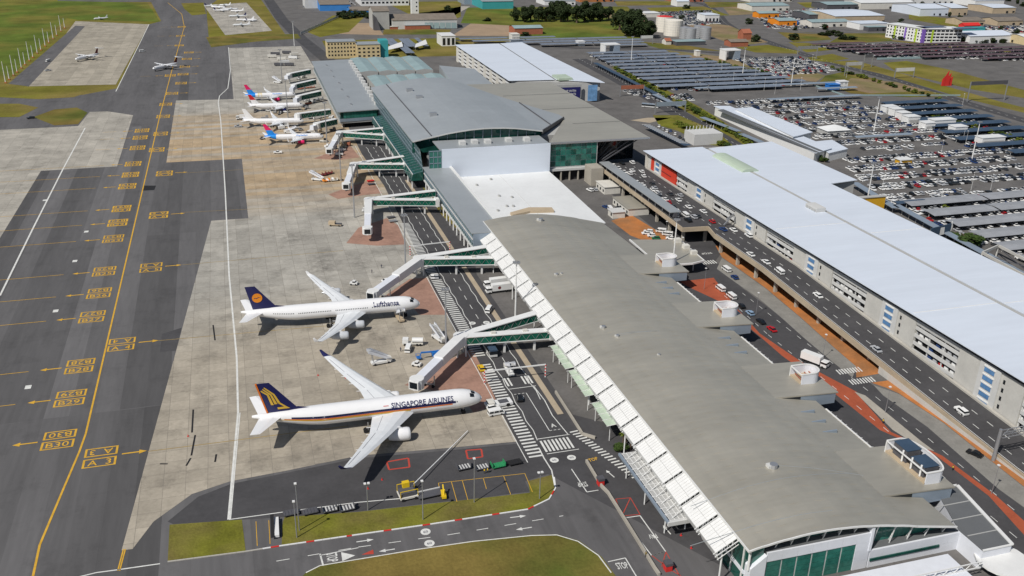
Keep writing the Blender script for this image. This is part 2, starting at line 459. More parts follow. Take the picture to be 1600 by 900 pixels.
sheet('pad_road', GP([(118, 40), (133, 41), (45, 135), (13, 131)]), 0.034, 'asphalt', 'narrow tarmac strip along the row of white masts', 'road')
# fresh tarmac below the big twin-engined airliner
sheet('stand_tarmac', GP([(262, 815), (310, 776), (362, 756), (452, 738), (560, 716), (700, 704), (812, 693), (845, 700), (858, 740), (820, 752), (828, 768), (765, 776), (675, 786), (560, 799), (445, 808), (380, 812), (270, 819)]), 0.038, 'asphalt_dark', 'dark tarmac strip with equipment parking bays', 'tarmac')
# painted red safety zones under the bridges
for q, s in (([(632, 602), (690, 568), (738, 545), (757, 583), (778, 632), (740, 645), (720, 618)], 'beside the nose of the gold-striped airliner'),
             ([(590, 470), (640, 436), (668, 434), (700, 492), (655, 492), (640, 474)], 'ahead of the nose of the four-engined airliner'),
             ([(541, 380), (560, 356), (604, 341), (622, 352), (634, 382), (590, 384)], 'below the empty bridge with its tunnel parked straight'),
             ([(513, 304), (545, 292), (580, 281), (597, 302), (560, 306), (528, 311)], 'below the empty bridge beside the red cart train'),
             ([(490, 248), (520, 236), (548, 228), (562, 246), (530, 250)], 'beside the nose of the lowest pink-tailed jet'),):
    P = GP(q)
    r = MB().flat(P, 0.042).build('red_zone', 'red_paint'); tag(r, 'faded red painted safety zone ' + s, 'paint', kind='structure')

# ---- grass islands
for nm, q, m_, s in (('grass_verge', [(265, 820), (378, 812), (384, 862), (262, 877)], 'grass_lush', 'square grass island at the end of the perimeter road'),
    ('grass_verge', [(442, 815), (445, 808), (560, 800), (675, 787), (765, 777), (828, 770), (825, 752), (862, 742), (867, 762), (858, 779), (825, 795), (675, 818), (550, 836), (440, 852)], 'grass_lush', 'long grass verge with lamp posts and a red and white kerb'),
    ('grass_verge', [(468, 905), (480, 893), (505, 882), (560, 873), (650, 858), (740, 845), (830, 836), (870, 835), (905, 845), (940, 870), (962, 900), (965, 945), (468, 945)], 'grass_dry', 'dry brown grass island inside the road bend'),
    ('grass_verge', [(-200, 136), (50, 137), (95, 142), (126, 142), (132, 146), (115, 152), (60, 155), (0, 152), (-200, 152)], 'grass', 'grass strip beside the taxiway crossing'),
    ('grass_verge', [(-200, 163), (30, 162), (60, 168), (30, 183), (-200, 184)], 'grass', 'grass wedge beyond the cracked concrete apron'),
    ('grass_verge', [(52, 183), (85, 171), (120, 168), (137, 176), (122, 194), (85, 196)], 'grass_dry', 'dry grass triangle between two taxi lanes'),
    ('grass_verge', [(322, 58), (380, 55), (465, 53), (470, 60), (400, 65), (330, 74)], 'grass_dry', 'thin dry grass strips beside the distant concrete pad'),
    ('grass_verge', [(283, 5), (318, 4), (322, 22), (300, 24), (288, 14)], 'grass', 'grass corner beside the distant concrete pad')):
    sheet(nm, GP(q), 0.046, m_, s, 'grass')
# greener mown field at the top
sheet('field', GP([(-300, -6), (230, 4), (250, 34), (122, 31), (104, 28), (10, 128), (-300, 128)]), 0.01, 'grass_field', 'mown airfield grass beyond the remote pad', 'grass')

# ---- lines
LINE = {}
def pline(pts, width, z, m, name='line_marking', parent=None, world=False, dash=None):
    P = [Vector(p) for p in (pts if world else GP(pts))]
    mb = MB()
    z0 = z
    for si, (a, b) in enumerate(zip(P, P[1:])):
        z = z0 + .003 * (si % 2)
        d = b - a; L = d.length
        if L < .01: continue
        d /= L; n = Vector((-d.y, d.x)) * (width / 2)
        segs = [(0, L)]
        if dash:
            segs = []; t = 0
            while t < L: segs.append((t, min(L, t + dash[0]))); t += dash[0] + dash[1]
        for s, e in segs:
            p, q = a + d * s, a + d * e
            mb.flat([tuple(p - n), tuple(q - n), tuple(q + n), tuple(p + n)], z)
    return mb.build(name, m, parent or TAXI)
def arrow(p, d, L, wd, z, m, parent=None, head=2.0):
    p = Vector(p); d = Vector(d).normalized(); n = Vector((-d.y, d.x))
    mb = MB(); e = p + d * (L - head)
    mb.flat([tuple(p - n * wd / 2), tuple(e - n * wd / 2), tuple(e + n * wd / 2), tuple(p + n * wd / 2)], z)
    mb.flat([tuple(e - n * wd * 1.9), tuple(p + d * L), tuple(e + n * wd * 1.9)], z)
    return mb.build('arrow_marking', m, parent or TAXI)
pline([(50, 908), (62, 852), (100, 762), (124, 706), (134, 678), (250, 180), (268, 112), (288, 42), (284, 22), (262, 4)], .55, .05, 'yellow_line')
pline([(184, 892), (193, 858)], .3, .05, 'yellow_line'); pline([(187, 892), (196, 858)], .3, .05, 'yellow_line')
pline([(110, 905), (150, 895), (180, 891), (215, 886), (250, 881)], .35, .05, 'white_line')
pline([(0, 462), (50, 360), (98, 265), (133, 200)], .7, .05, 'white_line')
pline([(357, 812), (372, 645), (370, 560), (358, 430), (352, 300), (345, 190), (341, 160), (343, 150), (356, 138), (360, 110), (357, 74)], .6, .055, 'white_line', parent=APRON)
pline([(360, 812), (375, 645)], .3, .055, 'white_line', parent=APRON)
pline([(181, 143), (233, 38)], .6, .05, 'white_line')
def stand_mark(c, sx, side, ln=None):
    X, Y = G(*c); sx = sx if sx[0] == 'B' else 'A  ' + sx[1:].strip()
    mb = MB(); W, H = 8.6, 4.3
    for k in (0, 1):
        yc = Y + (H / 2 + .55) * (1 if k else -1); s = .42 if Y < 420 else .6
        sh = (yc - Y) * -.22 * 0
        x0, x1, y0, y1 = X - W / 2 + sh, X + W / 2 + sh, yc - H / 2, yc + H / 2
        for a in ((x0, x1, y0, y0 + s), (x0, x1, y1 - s, y1), (x0, x0 + s * 1.4, y0 + s + .01, y1 - s - .01), (x1 - s * 1.4, x1, y0 + s + .01, y1 - s - .01)):
            mb.flat([(a[0], a[2]), (a[1], a[2]), (a[1], a[3]), (a[0], a[3])], .052)
        w_ = W - 2.6; h_ = H - 1.7
        if k == 0: put_text(mb, sx, (X - w_ / 2, yc - h_ / 2, .052), (w_, 0, 0), (0, h_, 0))
        else: put_text(mb, sx, (X + w_ / 2, yc + h_ / 2, .052), (-w_, 0, 0), (0, -h_, 0))
    mb.build('stand_marking', 'yellow_line', TAXI)
    d = -1 if side == 'L' else 1
    arrow((X + d * (W / 2 + 1.2), Y), (d, 0.0), 6.5, .55, .052, 'yellow_line')
    if ln: pline([(X + d * (W / 2 + 11), Y), (X + d * (W / 2 + 11 + ln), Y)], .28, .056, 'yellow_line' if d < 0 else 'yellow_faded', world=True)
for c, sx in (((92, 687), 'B30'), ((110, 622), 'B29'), ((125, 572), 'B28'), ((144, 495), 'B27'), ((155, 458), 'B26'), ((163, 424), 'B25'), ((177, 373), 'B23'), ((184, 348), 'B22'), ((190, 326), 'B21'),
              ((199, 291), 'B19'), ((204, 273), 'B18'), ((208, 256), 'B17'), ((215, 231), 'B16'), ((219, 215), 'B15'), ((222, 204), 'B14'), ((266, 118), 'B12'), ((280, 71), 'B11'), ((282, 56), 'B10'), ((284, 42), 'B9')):
    stand_mark(c, sx, 'L', 60 if c[1] > 250 else 8)
for c, sx in (((157, 714), 'A 3'), ((190, 538), 'A 4'), ((236, 418), 'A 5'), ((248, 336), 'A 6'), ((257, 271), 'A 7'), ((245, 234), 'A 8'), ((251, 209), 'A 9'), ((255, 182), 'A 10'), ((259, 163), 'A 11'),
              ((269, 146), 'A 12'), ((283, 130), 'A 13'), ((286, 116), 'A 14'), ((289, 104), 'A 15'), ((292, 92), 'A 16'), ((295, 82), 'A 17')):
    stand_mark(c, sx, 'R', 0)
for a, b in (((231, 705.5), (400, 684)), ((247, 532.5), (400, 519)), ((285, 414), (420, 402)), ((287, 332), (387, 327)), ((277, 271), (380, 265)), ((262, 183), (420, 180)), ((340, 212), (420, 207))):
    pa, pb = G(*a), G(*b); ex = (pb[0] + (pb[0] - pa[0]) * .9, pb[1] + (pb[1] - pa[1]) * .9)
    pline([pa, ex], .3, .058, 'yellow_faded', world=True, parent=APRON)
# tyre smears and cracks on the concrete
r = random.Random(3)
for q in ((333, 508, 336, 532), (305, 680, 299, 712), (298, 716, 291, 728), (338, 710, 336, 722), (250, 725, 262, 725), (302, 640, 300, 676)):
    pline([(q[0], q[1]), (q[2], q[3])], .5, .06, 'rubber', name='crack', parent=APRON)
# square white touchdown tiles on the tarmac band
for c in ((87, 486), (44, 605), (135, 362), (117, 408), (70, 313)):
    X, Y = G(*c); MB().flat([(X - .9, Y - 1.2), (X + .9, Y - 1.2), (X + .9, Y + 1.2), (X - .9, Y + 1.2)], .05).build('white_tile', 'white_line', TAXI)

# ---- service road between the apron and the terminals
SERV = sheet('service_road', [(67.6, 204), (100, 150), (100, 380), (91, 380), (91, 560), (68.5, 560), (68.5, 400)], .02, 'asphalt_dark', 'dark service road between the apron and the terminals', 'road')
SERV2 = [(88.5, 225), (100, 215), (100, 352), (91, 352), (88.5, 340)]
sheet('loading_yard', SERV2, .024, 'asphalt_grey', 'stained loading yard below the terminal awnings', 'yard')
MB().box(84.3, 86.2, 226, 480, 0, .13).build('median_kerb', 'concrete_warm', SERV)
mb = MB(); y = 206
while y < 410:
    if not (262 < y < 268): mb.flat([(69, y), (73.2, y), (73.2, y + .75), (69, y + .75)], .048)
    y += 1.75
mb.build('hatch_marking', 'white_line', SERV)
pline([(67.9, 204), (67.9, 560)], .25, .048, 'white_line', parent=SERV, world=True)
zz = []; y = 214; k = 0
while y < 560: zz.append((74.2 + (.25 if k % 2 else -.25), y)); y += 5.5; k += 1
pline(zz, .25, .05, 'white_line', parent=SERV, world=True)
zz = []; y = 236; k = 0
while y < 560: zz.append((82.3 + (.22 if k % 2 else -.22), y)); y += 5.5; k += 1
pline(zz, .25, .05, 'white_line', parent=SERV, world=True)
pline([(78.3, 262), (78.3, 560)], .22, .05, 'white_line', parent=SERV, world=True, dash=(4, 5))
# zebra crossings and road boxes near the control barrier
mb = MB()
for k in range(8):
    x = 74.4 + k * 1.15; mb.flat([(x, 207.6), (x + .62, 207.6), (x + .62, 213.4), (x, 213.4)], .05)
for k in range(8):
    x = 74.6 + k * 1.15
    if k in (2, 3, 4): continue
    mb.flat([(x, 246.5), (x + .6, 246.5), (x + .6, 252), (x, 252)], .05)
mb.build('zebra_marking', 'white_line', SERV)
for q in ([(74, 214.6), (84, 214.6)], [(74.4, 206.6), (84, 206.6)], [(74, 244.6), (83.4, 244.6)], [(83.6, 214.6), (82.6, 226), (83.2, 235), (82.6, 245)]):
    pline(q, .28, .05, 'white_line', parent=SERV, world=True)
pline([(79, 218), (79, 241)], .22, .05, 'white_line', parent=SERV, world=True)
pline([(79, 218), (83, 218)], .22, .05, 'white_line', parent=SERV, world=True, dash=(.8, .5))
pline([(75, 241), (79, 241)], .22, .05, 'white_line', parent=SERV, world=True, dash=(.8, .5))
mb = MB(); put_text(mb, 'A', (80.2, 219.5, .05), (1.6, 0, 0), (0, 2, 0)); put_text(mb, 'A', (77.8, 239.5, .05), (-1.6, 0, 0), (0, -2, 0)); mb.build('letter_marking', 'white_line', SERV)
# long dashed crossing running to the canopy
a, b = Vector(G(890, 675)), Vector(G(992, 750)); mb = MB(); n = 20
for k in range(n):
    p = a.lerp(b, k / n); d = Vector((1, .12)).normalized(); u = Vector((0, -1))
    mb.flat([tuple(p), tuple(p + d * 2.6), tuple(p + d * 2.6 + u * .55), tuple(p + u * .55)], .052)
mb.build('zebra_marking', 'white_line', SERV)
for c, ang, sc in (((910, 757), 8, 1), ((1020, 838), 8, .8), ((972, 884), 0, 1.05)):
    X, Y = G(*c); mb = MB(); flip = 1 if c[0] == 972 else -1
    u = Vector((2.6 * sc * flip, -.25 * flip, 0)); v = Vector((0, 2.2 * sc * flip, 0))
    put_text(mb, 'STOP' if c[0] != 1020 else 'PAV', Vector((X, Y, .056)) - u / 2 - v / 2, u, v)
    mb.build('letter_marking', 'white_line', SERV)
for q in ([(893, 733), (917, 769), (935, 766)], [(950, 878), (977, 872), (995, 902)], [(973, 810), (1000, 806), (1040, 862), (1018, 868), (973, 810)]):
    pline(q, .28, .056, 'white_line', parent=SERV)
for q in ([(962, 780), (985, 778), (972, 806), (962, 780)], [(985, 778), (1000, 804), (975, 806)], [(1018, 868), (1040, 862), (1062, 900)], [(1018, 868), (1050, 892), (1064, 900)], [(1040, 864), (1034, 886)]):
    pline(q, .22, .056, 'red_line', parent=SERV)
for a, b in (((1036, 821), (1048, 835)), ((947, 735), (960, 746))):
    A0, B0 = Vector(G(*b)), Vector(G(*a)); arrow(tuple(A0), tuple(B0 - A0), (B0 - A0).length, .3, .056, 'white_line', SERV, head=1.1)
mb = MB(); X, Y = G(925, 719); put_text(mb, 'STOP', (X - 1.6, Y - .8, .056), (3.4, .5, 0), (0, 1.5, 0)); mb.build('letter_marking', 'yellow_line', SERV)
# low concrete barrier walls in the road
for q, s in (([(868, 614), (905, 672), (910, 680), (930, 686)], 'bending low concrete wall at the end of the planted median'), ([(916, 722), (940, 762), (950, 772), (975, 812), (1023, 890), (1030, 900)], 'long low concrete wall dividing the exit lanes')):
    P = GP(q); mb = MB()
    for a, b in zip(P, P[1:]): mb.bar((*a, .45), (*b, .45), .55, .9)
    tag(mb.build('barrier_wall', 'concrete'), s, 'wall')
# perimeter road markings
pline([(432, 877), (560, 855), (700, 836), (880, 806)], .22, .05, 'white_line', dash=(3, 4.2))
pline([(500, 868), (560, 856)], .25, .05, 'white_line'); pline([(500, 865), (505, 884)], .4, .05, 'white_line')
pline([(478, 895), (500, 884), (560, 874), (650, 859), (740, 846), (830, 837), (870, 836), (903, 846), (935, 868), (955, 895)], .3, .06, 'white_line')
mb = MB(); X, Y = G(519, 871); put_text(mb, 'STOP', (X - 1.3, Y + 1.6, .052), (0, -3.2, 0), (2.6, 0, 0)); mb.build('letter_marking', 'white_line', TAXI)
MB().flat(GP([(533, 863), (555, 868), (535, 877)]), .052).build('triangle_marking', 'white_line', TAXI)
MB().flat(GP([(565, 867), (583, 859), (584, 866)]), .054).build('triangle_marking', 'red_line', TAXI)
for a, b, L in (((797, 809), (822, 806), 6), ((831, 824), (806, 828), 6), ((557, 847), (584, 843), 6), ((617, 858), (592, 862), 6)):
    A0, B0 = Vector(G(*a)), Vector(G(*b)); arrow(tuple(A0), tuple(B0 - A0), (B0 - A0).length, .32, .052, 'white_line', head=1.6)
for k, c in enumerate(((665, 831), (671, 849), (866, 719), (893, 715), (738, 505), (760, 504), (771, 373), (793, 371))):
    X, Y = G(*c)
    rm = MB().cyl(X, Y, .02, .052, 1.25, 16).build('roundel_marking', 'white_line', TAXI)
    mb = MB(); put_text(mb, '60' if k < 4 else '20', (X - .6, Y - .45, .058), (1.2, 0, 0), (0, .9, 0)); mb.build('numeral_marking', 'text_grey', rm, org=(0, 0, 0))
# red and white kerb stones
P = [Vector(p) for p in GP([(262, 878), (384, 862), (440, 853), (550, 837), (675, 819), (825, 796), (858, 780), (868, 763), (866, 746)])]
kr = wthing('kerb', 'red and white painted kerb along the lamp post verge', 'kerb', (*P[0], 0))
t = 0; cnt = 0
for a, b in zip(P, P[1:]):
    L = (b - a).length; d = (b - a) / L; s = 0
    while s < L:
        e = min(L, s + 1.9); p, q = a + d * s, a + d * e
        red = cnt % 5 == 3 and cnt > 12
        MB().bar((*p, .09), (*q, .09), .35, .18).build('kerb_stone', 'kerb' if cnt < 12 else ('signal_red' if red else 'white_paint'), kr)
        cnt += 1; s = e + .03
# equipment bays, red boxes on the fresh tarmac
for q in ([(685, 755), (820, 740), (832, 769)], [(685, 755), (690, 780)], [(705, 752), (714, 784)], [(722, 750), (731, 781)], [(755, 747), (760, 764)], [(787, 744), (798, 773)], [(400, 815), (402, 853)], [(420, 813), (422, 850)]):
    pline(q, .16, .056, 'yellow_line')
for q in ([(604, 722), (638, 716), (640, 730), (608, 734), (604, 722)], [(728, 704), (752, 702), (754, 714), (731, 717), (728, 704)]):
    pline(q, .5, .056, 'red_line')
pline([(358, 812), (445, 800), (560, 785), (640, 778)], .3, .058, 'white_line')
pline([(842, 700), (850, 716), (862, 735), (867, 760)], .35, .058, 'white_line')

# ---- landside roads
LOWER = sheet('forecourt_road', [(158.5, 60), (190, 60), (190, 200), (189, 300), (193, 330), (213, 352), (213, 460), (186, 460), (184, 350), (158.5, 345)], .02, 'asphalt_dark', 'lower forecourt road between the terminal and the elevated road', 'road')
sheet('orange_forecourt', GP([(1118, 384), (1128, 402), (1150, 417), (1195, 449), (1250, 495), (1300, 540), (1337, 572), (1338, 590), (1350, 588), (1385, 582), (1415, 572), (1340, 520), (1270, 465), (1200, 418), (1150, 386)]), .03, 'orange_paving', 'orange brick paving under the elevated road piers', 'paving')
sheet('orange_forecourt', GP([(1362, 598), (1392, 594), (1440, 622), (1510, 670), (1560, 706), (1640, 765), (1640, 792), (1550, 721), (1475, 661), (1405, 615), (1385, 606)]), .03, 'orange_paving', 'orange brick paving beside the ramp wall', 'paving')
sheet('sidewalk', GP([(1120, 420), (1150, 442), (1185, 466), (1225, 500), (1255, 527), (1300, 565), (1332, 590), (1338, 573), (1300, 541), (1250, 496), (1195, 450), (1150, 418), (1128, 403)]), .034, 'sidewalk', 'grey sidewalk along the orange paving', 'sidewalk')
sheet('sidewalk', GP([(1365, 602), (1405, 616), (1475, 662), (1550, 722), (1640, 793), (1640, 822), (1560, 764), (1450, 668), (1380, 618)]), .034, 'sidewalk', 'grey sidewalk beside the ramp', 'sidewalk')
sheet('red_walk', GP([(1062, 440), (1115, 434), (1150, 480), (1187, 521), (1222, 545), (1262, 572), (1338, 612), (1345, 622), (1392, 675), (1472, 712), (1557, 775), (1640, 850), (1640, 880), (1545, 775), (1460, 710), (1375, 672), (1303, 614), (1222, 556), (1190, 528), (1150, 495), (1122, 470), (1075, 448)]), .03, 'red_paving', 'red brick walkway along the terminal kerb', 'paving')
sheet('works_patch', GP([(1335, 612), (1352, 618), (1440, 690), (1460, 705), (1440, 700), (1395, 672)]), .04, 'concrete', 'dusty roadworks strip in the forecourt', 'ground')
for q in ([(1132, 462), (1200, 523), (1300, 603), (1420, 700), (1600, 850)], [(1160, 458), (1230, 513), (1330, 590), (1450, 685), (1600, 810)]):
    pline(q, .2, .05, 'white_line', parent=LOWER, dash=(2.5, 4))
for x0, y0 in ((1312, 585), (1332, 601)):
    mb = MB(); X, Y = G(x0, y0)
    for k in range(9): mb.flat([(X + k * 1.05, Y - .2), (X + k * 1.05 + .5, Y - .2), (X + k * 1.05 + .9, Y + 3), (X + k * 1.05 + .4, Y + 3)], .052)
    mb.build('zebra_marking', 'white_line', LOWER)
mb = MB(); X, Y = G(1106, 410)
for k in range(6): mb.flat([(X + k * 1.2 - 3, Y - 2), (X + k * 1.2 - 2.4, Y - 2), (X + k * 1.2 - 2.4, Y + 2), (X + k * 1.2 - 3, Y + 2)], .052)
mb.build('zebra_marking', 'white_line', LOWER)
mb = MB(); X, Y = G(1104, 396); put_text(mb, 'STOP', (X + 2.6, Y + .9, .052), (-5.2, 0, 0), (0, -1.8, 0)); mb.build('letter_marking', 'white_line', LOWER)
# approach dual carriageway, curving main road, and far roads
def road(pts, wd, m='asphalt_dark', label='', z=.03, dashes=True):
    P = [Vector(p) for p in GP(pts)]
    L = []; R = []
    for i, p in enumerate(P):
        d = (P[min(i + 1, len(P) - 1)] - P[max(i - 1, 0)]).normalized(); n = Vector((-d.y, d.x)) * wd / 2
        L.append(tuple(p + n)); R.append(tuple(p - n))
    mb = MB()
    for i in range(len(P) - 1): mb.flat([L[i], L[i + 1], R[i + 1], R[i]], z)
    o = mb.build('road', m); tag(o, label, 'road', kind='structure')
    if dashes: pline([tuple(p) for p in P], .3, z + .02, 'white_line', parent=o, world=True, dash=(3, 5))
    return o
road([(905, 92), (962, 122), (1030, 160), (1090, 195), (1150, 225), (1165, 232)], 15, label='approach road beside the far parkade')
road([(1640, 200), (1500, 158), (1400, 125), (1300, 98), (1240, 80), (1190, 62), (1150, 48), (1130, 34), (1120, 20), (1105, 8), (1070, 0)], 13, label='curving main road past the fuel tanks')
road([(700, 62), (900, 75), (1040, 77), (1150, 85), (1290, 110)], 9, label='cross road in front of the covered car park', dashes=False)
road([(420, 0), (440, 30), (470, 60), (520, 100)], 14, label='airside road beside the far pads', dashes=False)
for q, m_, s in (([(1165, 228), (1100, 190), (1050, 162), (1000, 132), (955, 105), (965, 103), (1020, 130), (1090, 165), (1175, 218)], 'grass_lush', 'planted strip beside the approach road'),
    ([(730, 12), (980, 10), (1005, 35), (1000, 62), (905, 60), (800, 60), (800, 40), (720, 36)], 'grass_field', 'green field below the row of dark trees'),
    ([(1010, 12), (1100, 10), (1140, 24), (1030, 26)], 'grass', 'grass field beyond the fenced car yard'),
    ([(1290, 118), (1320, 112), (1440, 140), (1490, 150), (1420, 152), (1330, 146), (1280, 128)], 'grass_dry', 'scrubby vacant lot between the car parks'),
    ([(1380, 98), (1460, 92), (1560, 108), (1640, 118), (1640, 160), (1520, 140), (1400, 112)], 'grass', 'mown verge inside the road junction'),
    ([(1250, 92), (1300, 84), (1420, 118), (1560, 158), (1640, 178), (1640, 186), (1500, 152), (1380, 116), (1300, 98)], 'grass', 'grass verge along the curving main road'),
    ([(1290, 70), (1320, 52), (1385, 52), (1395, 64), (1330, 68)], 'grass_dry', 'dry mound in front of the apartment-like hotel'),
    ([(1420, 22), (1500, 30), (1500, 44), (1420, 30)], 'grass_lush', 'green lawn behind the hotel'),
    ([(1150, 74), (1200, 70), (1250, 80), (1245, 84), (1180, 82)], 'grass', 'grass patch beside the fuel depot'),
    ([(480, 50), (520, 24), (570, 26), (545, 50), (500, 58)], 'grass', 'grass bank beside the airside fence'),
    ([(600, 45), (705, 46), (700, 54), (598, 54)], 'grass_dry', 'dry verge in front of the long hangar')):
    sheet('grass_patch', GP(q), .034, m_, s, 'grass')
sheet('brown_pad', GP([(500, 52), (520, 36), (585, 36), (600, 55)]), .03, 'brown_pad', 'brown concrete pad beside the cream office block', 'pad')
sheet('brown_pad', GP([(706, 56), (735, 37), (800, 38), (800, 56)]), .03, 'brown_pad', 'brown weathered concrete pad beside the long hangar', 'pad')
sheet('far_tarmac', [(60, 1000), (640, 1000), (900, 700), (1300, 900), (1300, 1500), (300, 1900), (40, 1700)], -.02, 'asphalt_grey', 'far industrial yards and roads', 'ground')
sheet('works_ground', GP([(955, 345), (985, 335), (1050, 375), (1030, 385), (985, 368)]), .03, 'orange_paving', 'orange bare soil beside the service huts', 'ground')
# ================================================================ NEAR TERMINAL (vaulted grey roof)
PROF = [(99.4, 12.0), (104, 12.75), (110, 13.4), (117, 13.75), (124, 13.4), (131, 12.5), (138, 11.2), (144, 9.8)]
def zroof(x):
    for (a, za), (b, zb) in zip(PROF, PROF[1:]):
        if x <= b: return za + (zb - za) * (x - a) / (b - a)
    return 9.8 - (x - 144) * .214
T1 = wthing('terminal', 'long terminal with a vaulted grey roof and white awnings along one side', 'terminal', (128, 256, 0))
Y0, Y1 = 141.5, 370.5
mb = MB()
fine = []
for (a, za), (b, zb) in zip(PROF, PROF[1:]):
    for k in range(3): t = k / 3; fine.append((a + (b - a) * t, za + (zb - za) * t + .12 * math.sin(math.pi * t)))
fine.append(PROF[-1])
mb.rings([[(x, y, z) for x, z in fine] + [(x, y, z - .35) for x, z in reversed(fine)] for y in (Y0, Y1)])
mb.build('roof', 'roof_grey', T1, smooth=False)
# panels of the roof edge
mb = MB()
for (a, za), (b, zb) in zip(fine, fine[1:]): mb.bar((a, Y0 - .1, za - .1), (b, Y0 - .1, zb - .1), .25, .45)
mb.bar((143.9, Y0 - .1, 9.7), (156, Y0 - .1, 7.15), .25, .45); mb.build('roof_edge', 'white_paint', T1)
MB().box(99.15, 99.4, Y0 - .2, Y1, 11.6, 12.15).build('roof_edge', 'white_paint', T1)
# lean-to roofs with white eaves, and raised dormer lobbies between them
mods = [(302.2, 350), (252.7, 302.2), (203.2, 252.7), (153.5, 203.2)]
for n, nx in mods:
    MB().hexa([(144, n - 29, 9.4), (158, n - 29, 6.4), (158, n, 6.4), (144, n, 9.4), (144, n - 29, 9.78), (158, n - 29, 6.8), (158, n, 6.8), (144, n, 9.78)]).build('lean_to_roof', 'roof_grey', T1) if n > 190 else None
    if n > 190:
        e = MB(); e.bar((158.1, n - 27, 6.8), (158.1, n - 5, 6.8), .4, .35)
        for k in range(9): e.bar((157.6, n - 26 + k * 2.4, 6.9), (159, n - 26 + k * 2.4, 6.7), .12)
        e.build('eave', 'white_paint', T1)
    d1 = n + 20.4
    MB().hexa([(143.5, n, 9.5), (165.5, n, 8.3), (165.5, d1, 8.3), (143.5, d1, 9.5), (143.5, n, 9.9), (165.5, n, 8.7), (165.5, d1, 8.7), (143.5, d1, 9.9)]).build('dormer_roof', 'roof_grey', T1)
    MB().hexa([(144.5, n + .15, 5), (164.8, n + .15, 5), (164.8, n + .5, 5), (144.5, n + .5, 5), (144.5, n + .15, 9.5), (164.8, n + .15, 8.4), (164.8, n + .5, 8.4), (144.5, n + .5, 9.5)]).build('dormer_wall', 'steel_blue', T1)
    MB().hexa([(144.6, n + .02, 9.0), (152.5, n + .02, 7.8), (152.5, n + .12, 7.8), (144.6, n + .12, 9.0), (144.6, n + .02, 9.75), (152.5, n + .02, 9.2), (152.5, n + .12, 9.2), (144.6, n + .12, 9.75)]).build('dormer_window', 'glass_dark', T1)
    for k in range(3):
        MB().box(146, 152, n - 8 - k * 5.5, n - 7.6 - k * 5.5, zroof(152) - .3, zroof(147.5)).build('roof_fin', 'steel_blue', T1) if n > 190 else None
MB().hexa([(144, 141.6, 9.3), (156, 141.6, 6.7), (156, 153.5, 6.7), (144, 153.5, 9.3), (144, 141.6, 9.75), (156, 141.6, 7.1), (156, 153.5, 7.1), (144, 153.5, 9.75)]).build('lean_to_roof', 'roof_grey', T1)
MB().hexa([(144, 322.6, 9.3), (158, 322.6, 6.4), (156, 370.4, 6.4), (144, 370.4, 9.3), (144, 322.6, 9.75), (158, 322.6, 6.8), (156, 370.4, 6.8), (144, 370.4, 9.75)]).build('lean_to_roof', 'roof_grey', T1)
MB().hexa([(144, 173.9, 9.3), (158, 173.9, 6.4), (158, 203.2, 6.4), (144, 203.2, 9.3), (144, 173.9, 9.76), (158, 173.9, 6.8), (158, 203.2, 6.8), (144, 203.2, 9.76)]) if False else None
# walls
MB().box(100.4, 100.9, 144, 370.2, 0, 11.55).build('side_wall', 'glass_green', T1)
MB().box(100.2, 100.95, 143.9, 370, 3.4, 4.4).build('wall_band', 'panel_white', T1)
mb = MB()
for k in range(50): mb.box(100.1, 100.38, 144.5 + k * 4.6, 144.8 + k * 4.6, 0, 11.4)
mb.build('wall_mullions', 'white_paint', T1)
MB().box(101, 156.5, 369.6, 370.1, 0, 6.3).build('end_wall', 'wall_grey', T1)
MB().box(156.4, 156.9, 150, 370, 0, 6.3).build('side_wall', 'glass_dark', T1)
# front: white panels below a recessed clerestory
for k in range(7):
    for j in range(4): MB().box(104.4 + k * 3.95, 104.4 + k * 3.95 + 3.9, 141.7, 142.1, j * 2.55, j * 2.55 + 2.5).build('wall_panel', 'panel_white', T1) if (k > 5 or j == 3) else None
for k in range(6):
    for j in range(5): MB().box(104.8 + k * 3.95, 104.8 + k * 3.95 + 3.5, 141.9, 142.05, j * 1.52 + .05, j * 1.52 + 1.42).build('window_pane', 'glass_teal', T1)
MB().box(104.4, 128.1, 142.06, 142.4, 0, 7.6).build('curtain_wall_frame', 'wall_lightgrey', T1)
for k in range(7):
    for j in range(2): MB().box(132.3 + k * 3.7, 132.3 + k * 3.7 + 3.65, 141.6, 142.1, j * 2.5, j * 2.5 + 2.45).build('wall_panel', 'panel_white', T1)
MB().box(104.4, 132, 142.12, 147, 9.7, 10.1).build('terrace', 'roof_dark', T1)
MB().box(132.4, 158, 142.12, 147, 4.5, 4.9).build('terrace', 'roof_dark', T1)
MB().box(131.6, 132.3, 141.5, 147, 4.9, 11.6).build('pier_wall', 'panel_white', T1)
MB().prism([(101, 147.2), (156, 147.2), (156, 147.6), (101, 147.6)], 0, [11.6, 6.3, 6.3, 11.6]).build('clerestory_base', 'glass_green', T1)
mb = MB(); top = [(x, z) for x, z in fine if 104 < x] + [(156, 7.1)]
for (a, za), (b, zb) in zip(top, top[1:]): mb.poly([(a, 144.4, 9 if b < 132 else 4.5), (b, 144.4, 9 if b < 132 else 4.5), (b, 144.4, zb - .36), (a, 144.4, za - .36)])
mb.build('clerestory', 'glass_teal', T1)
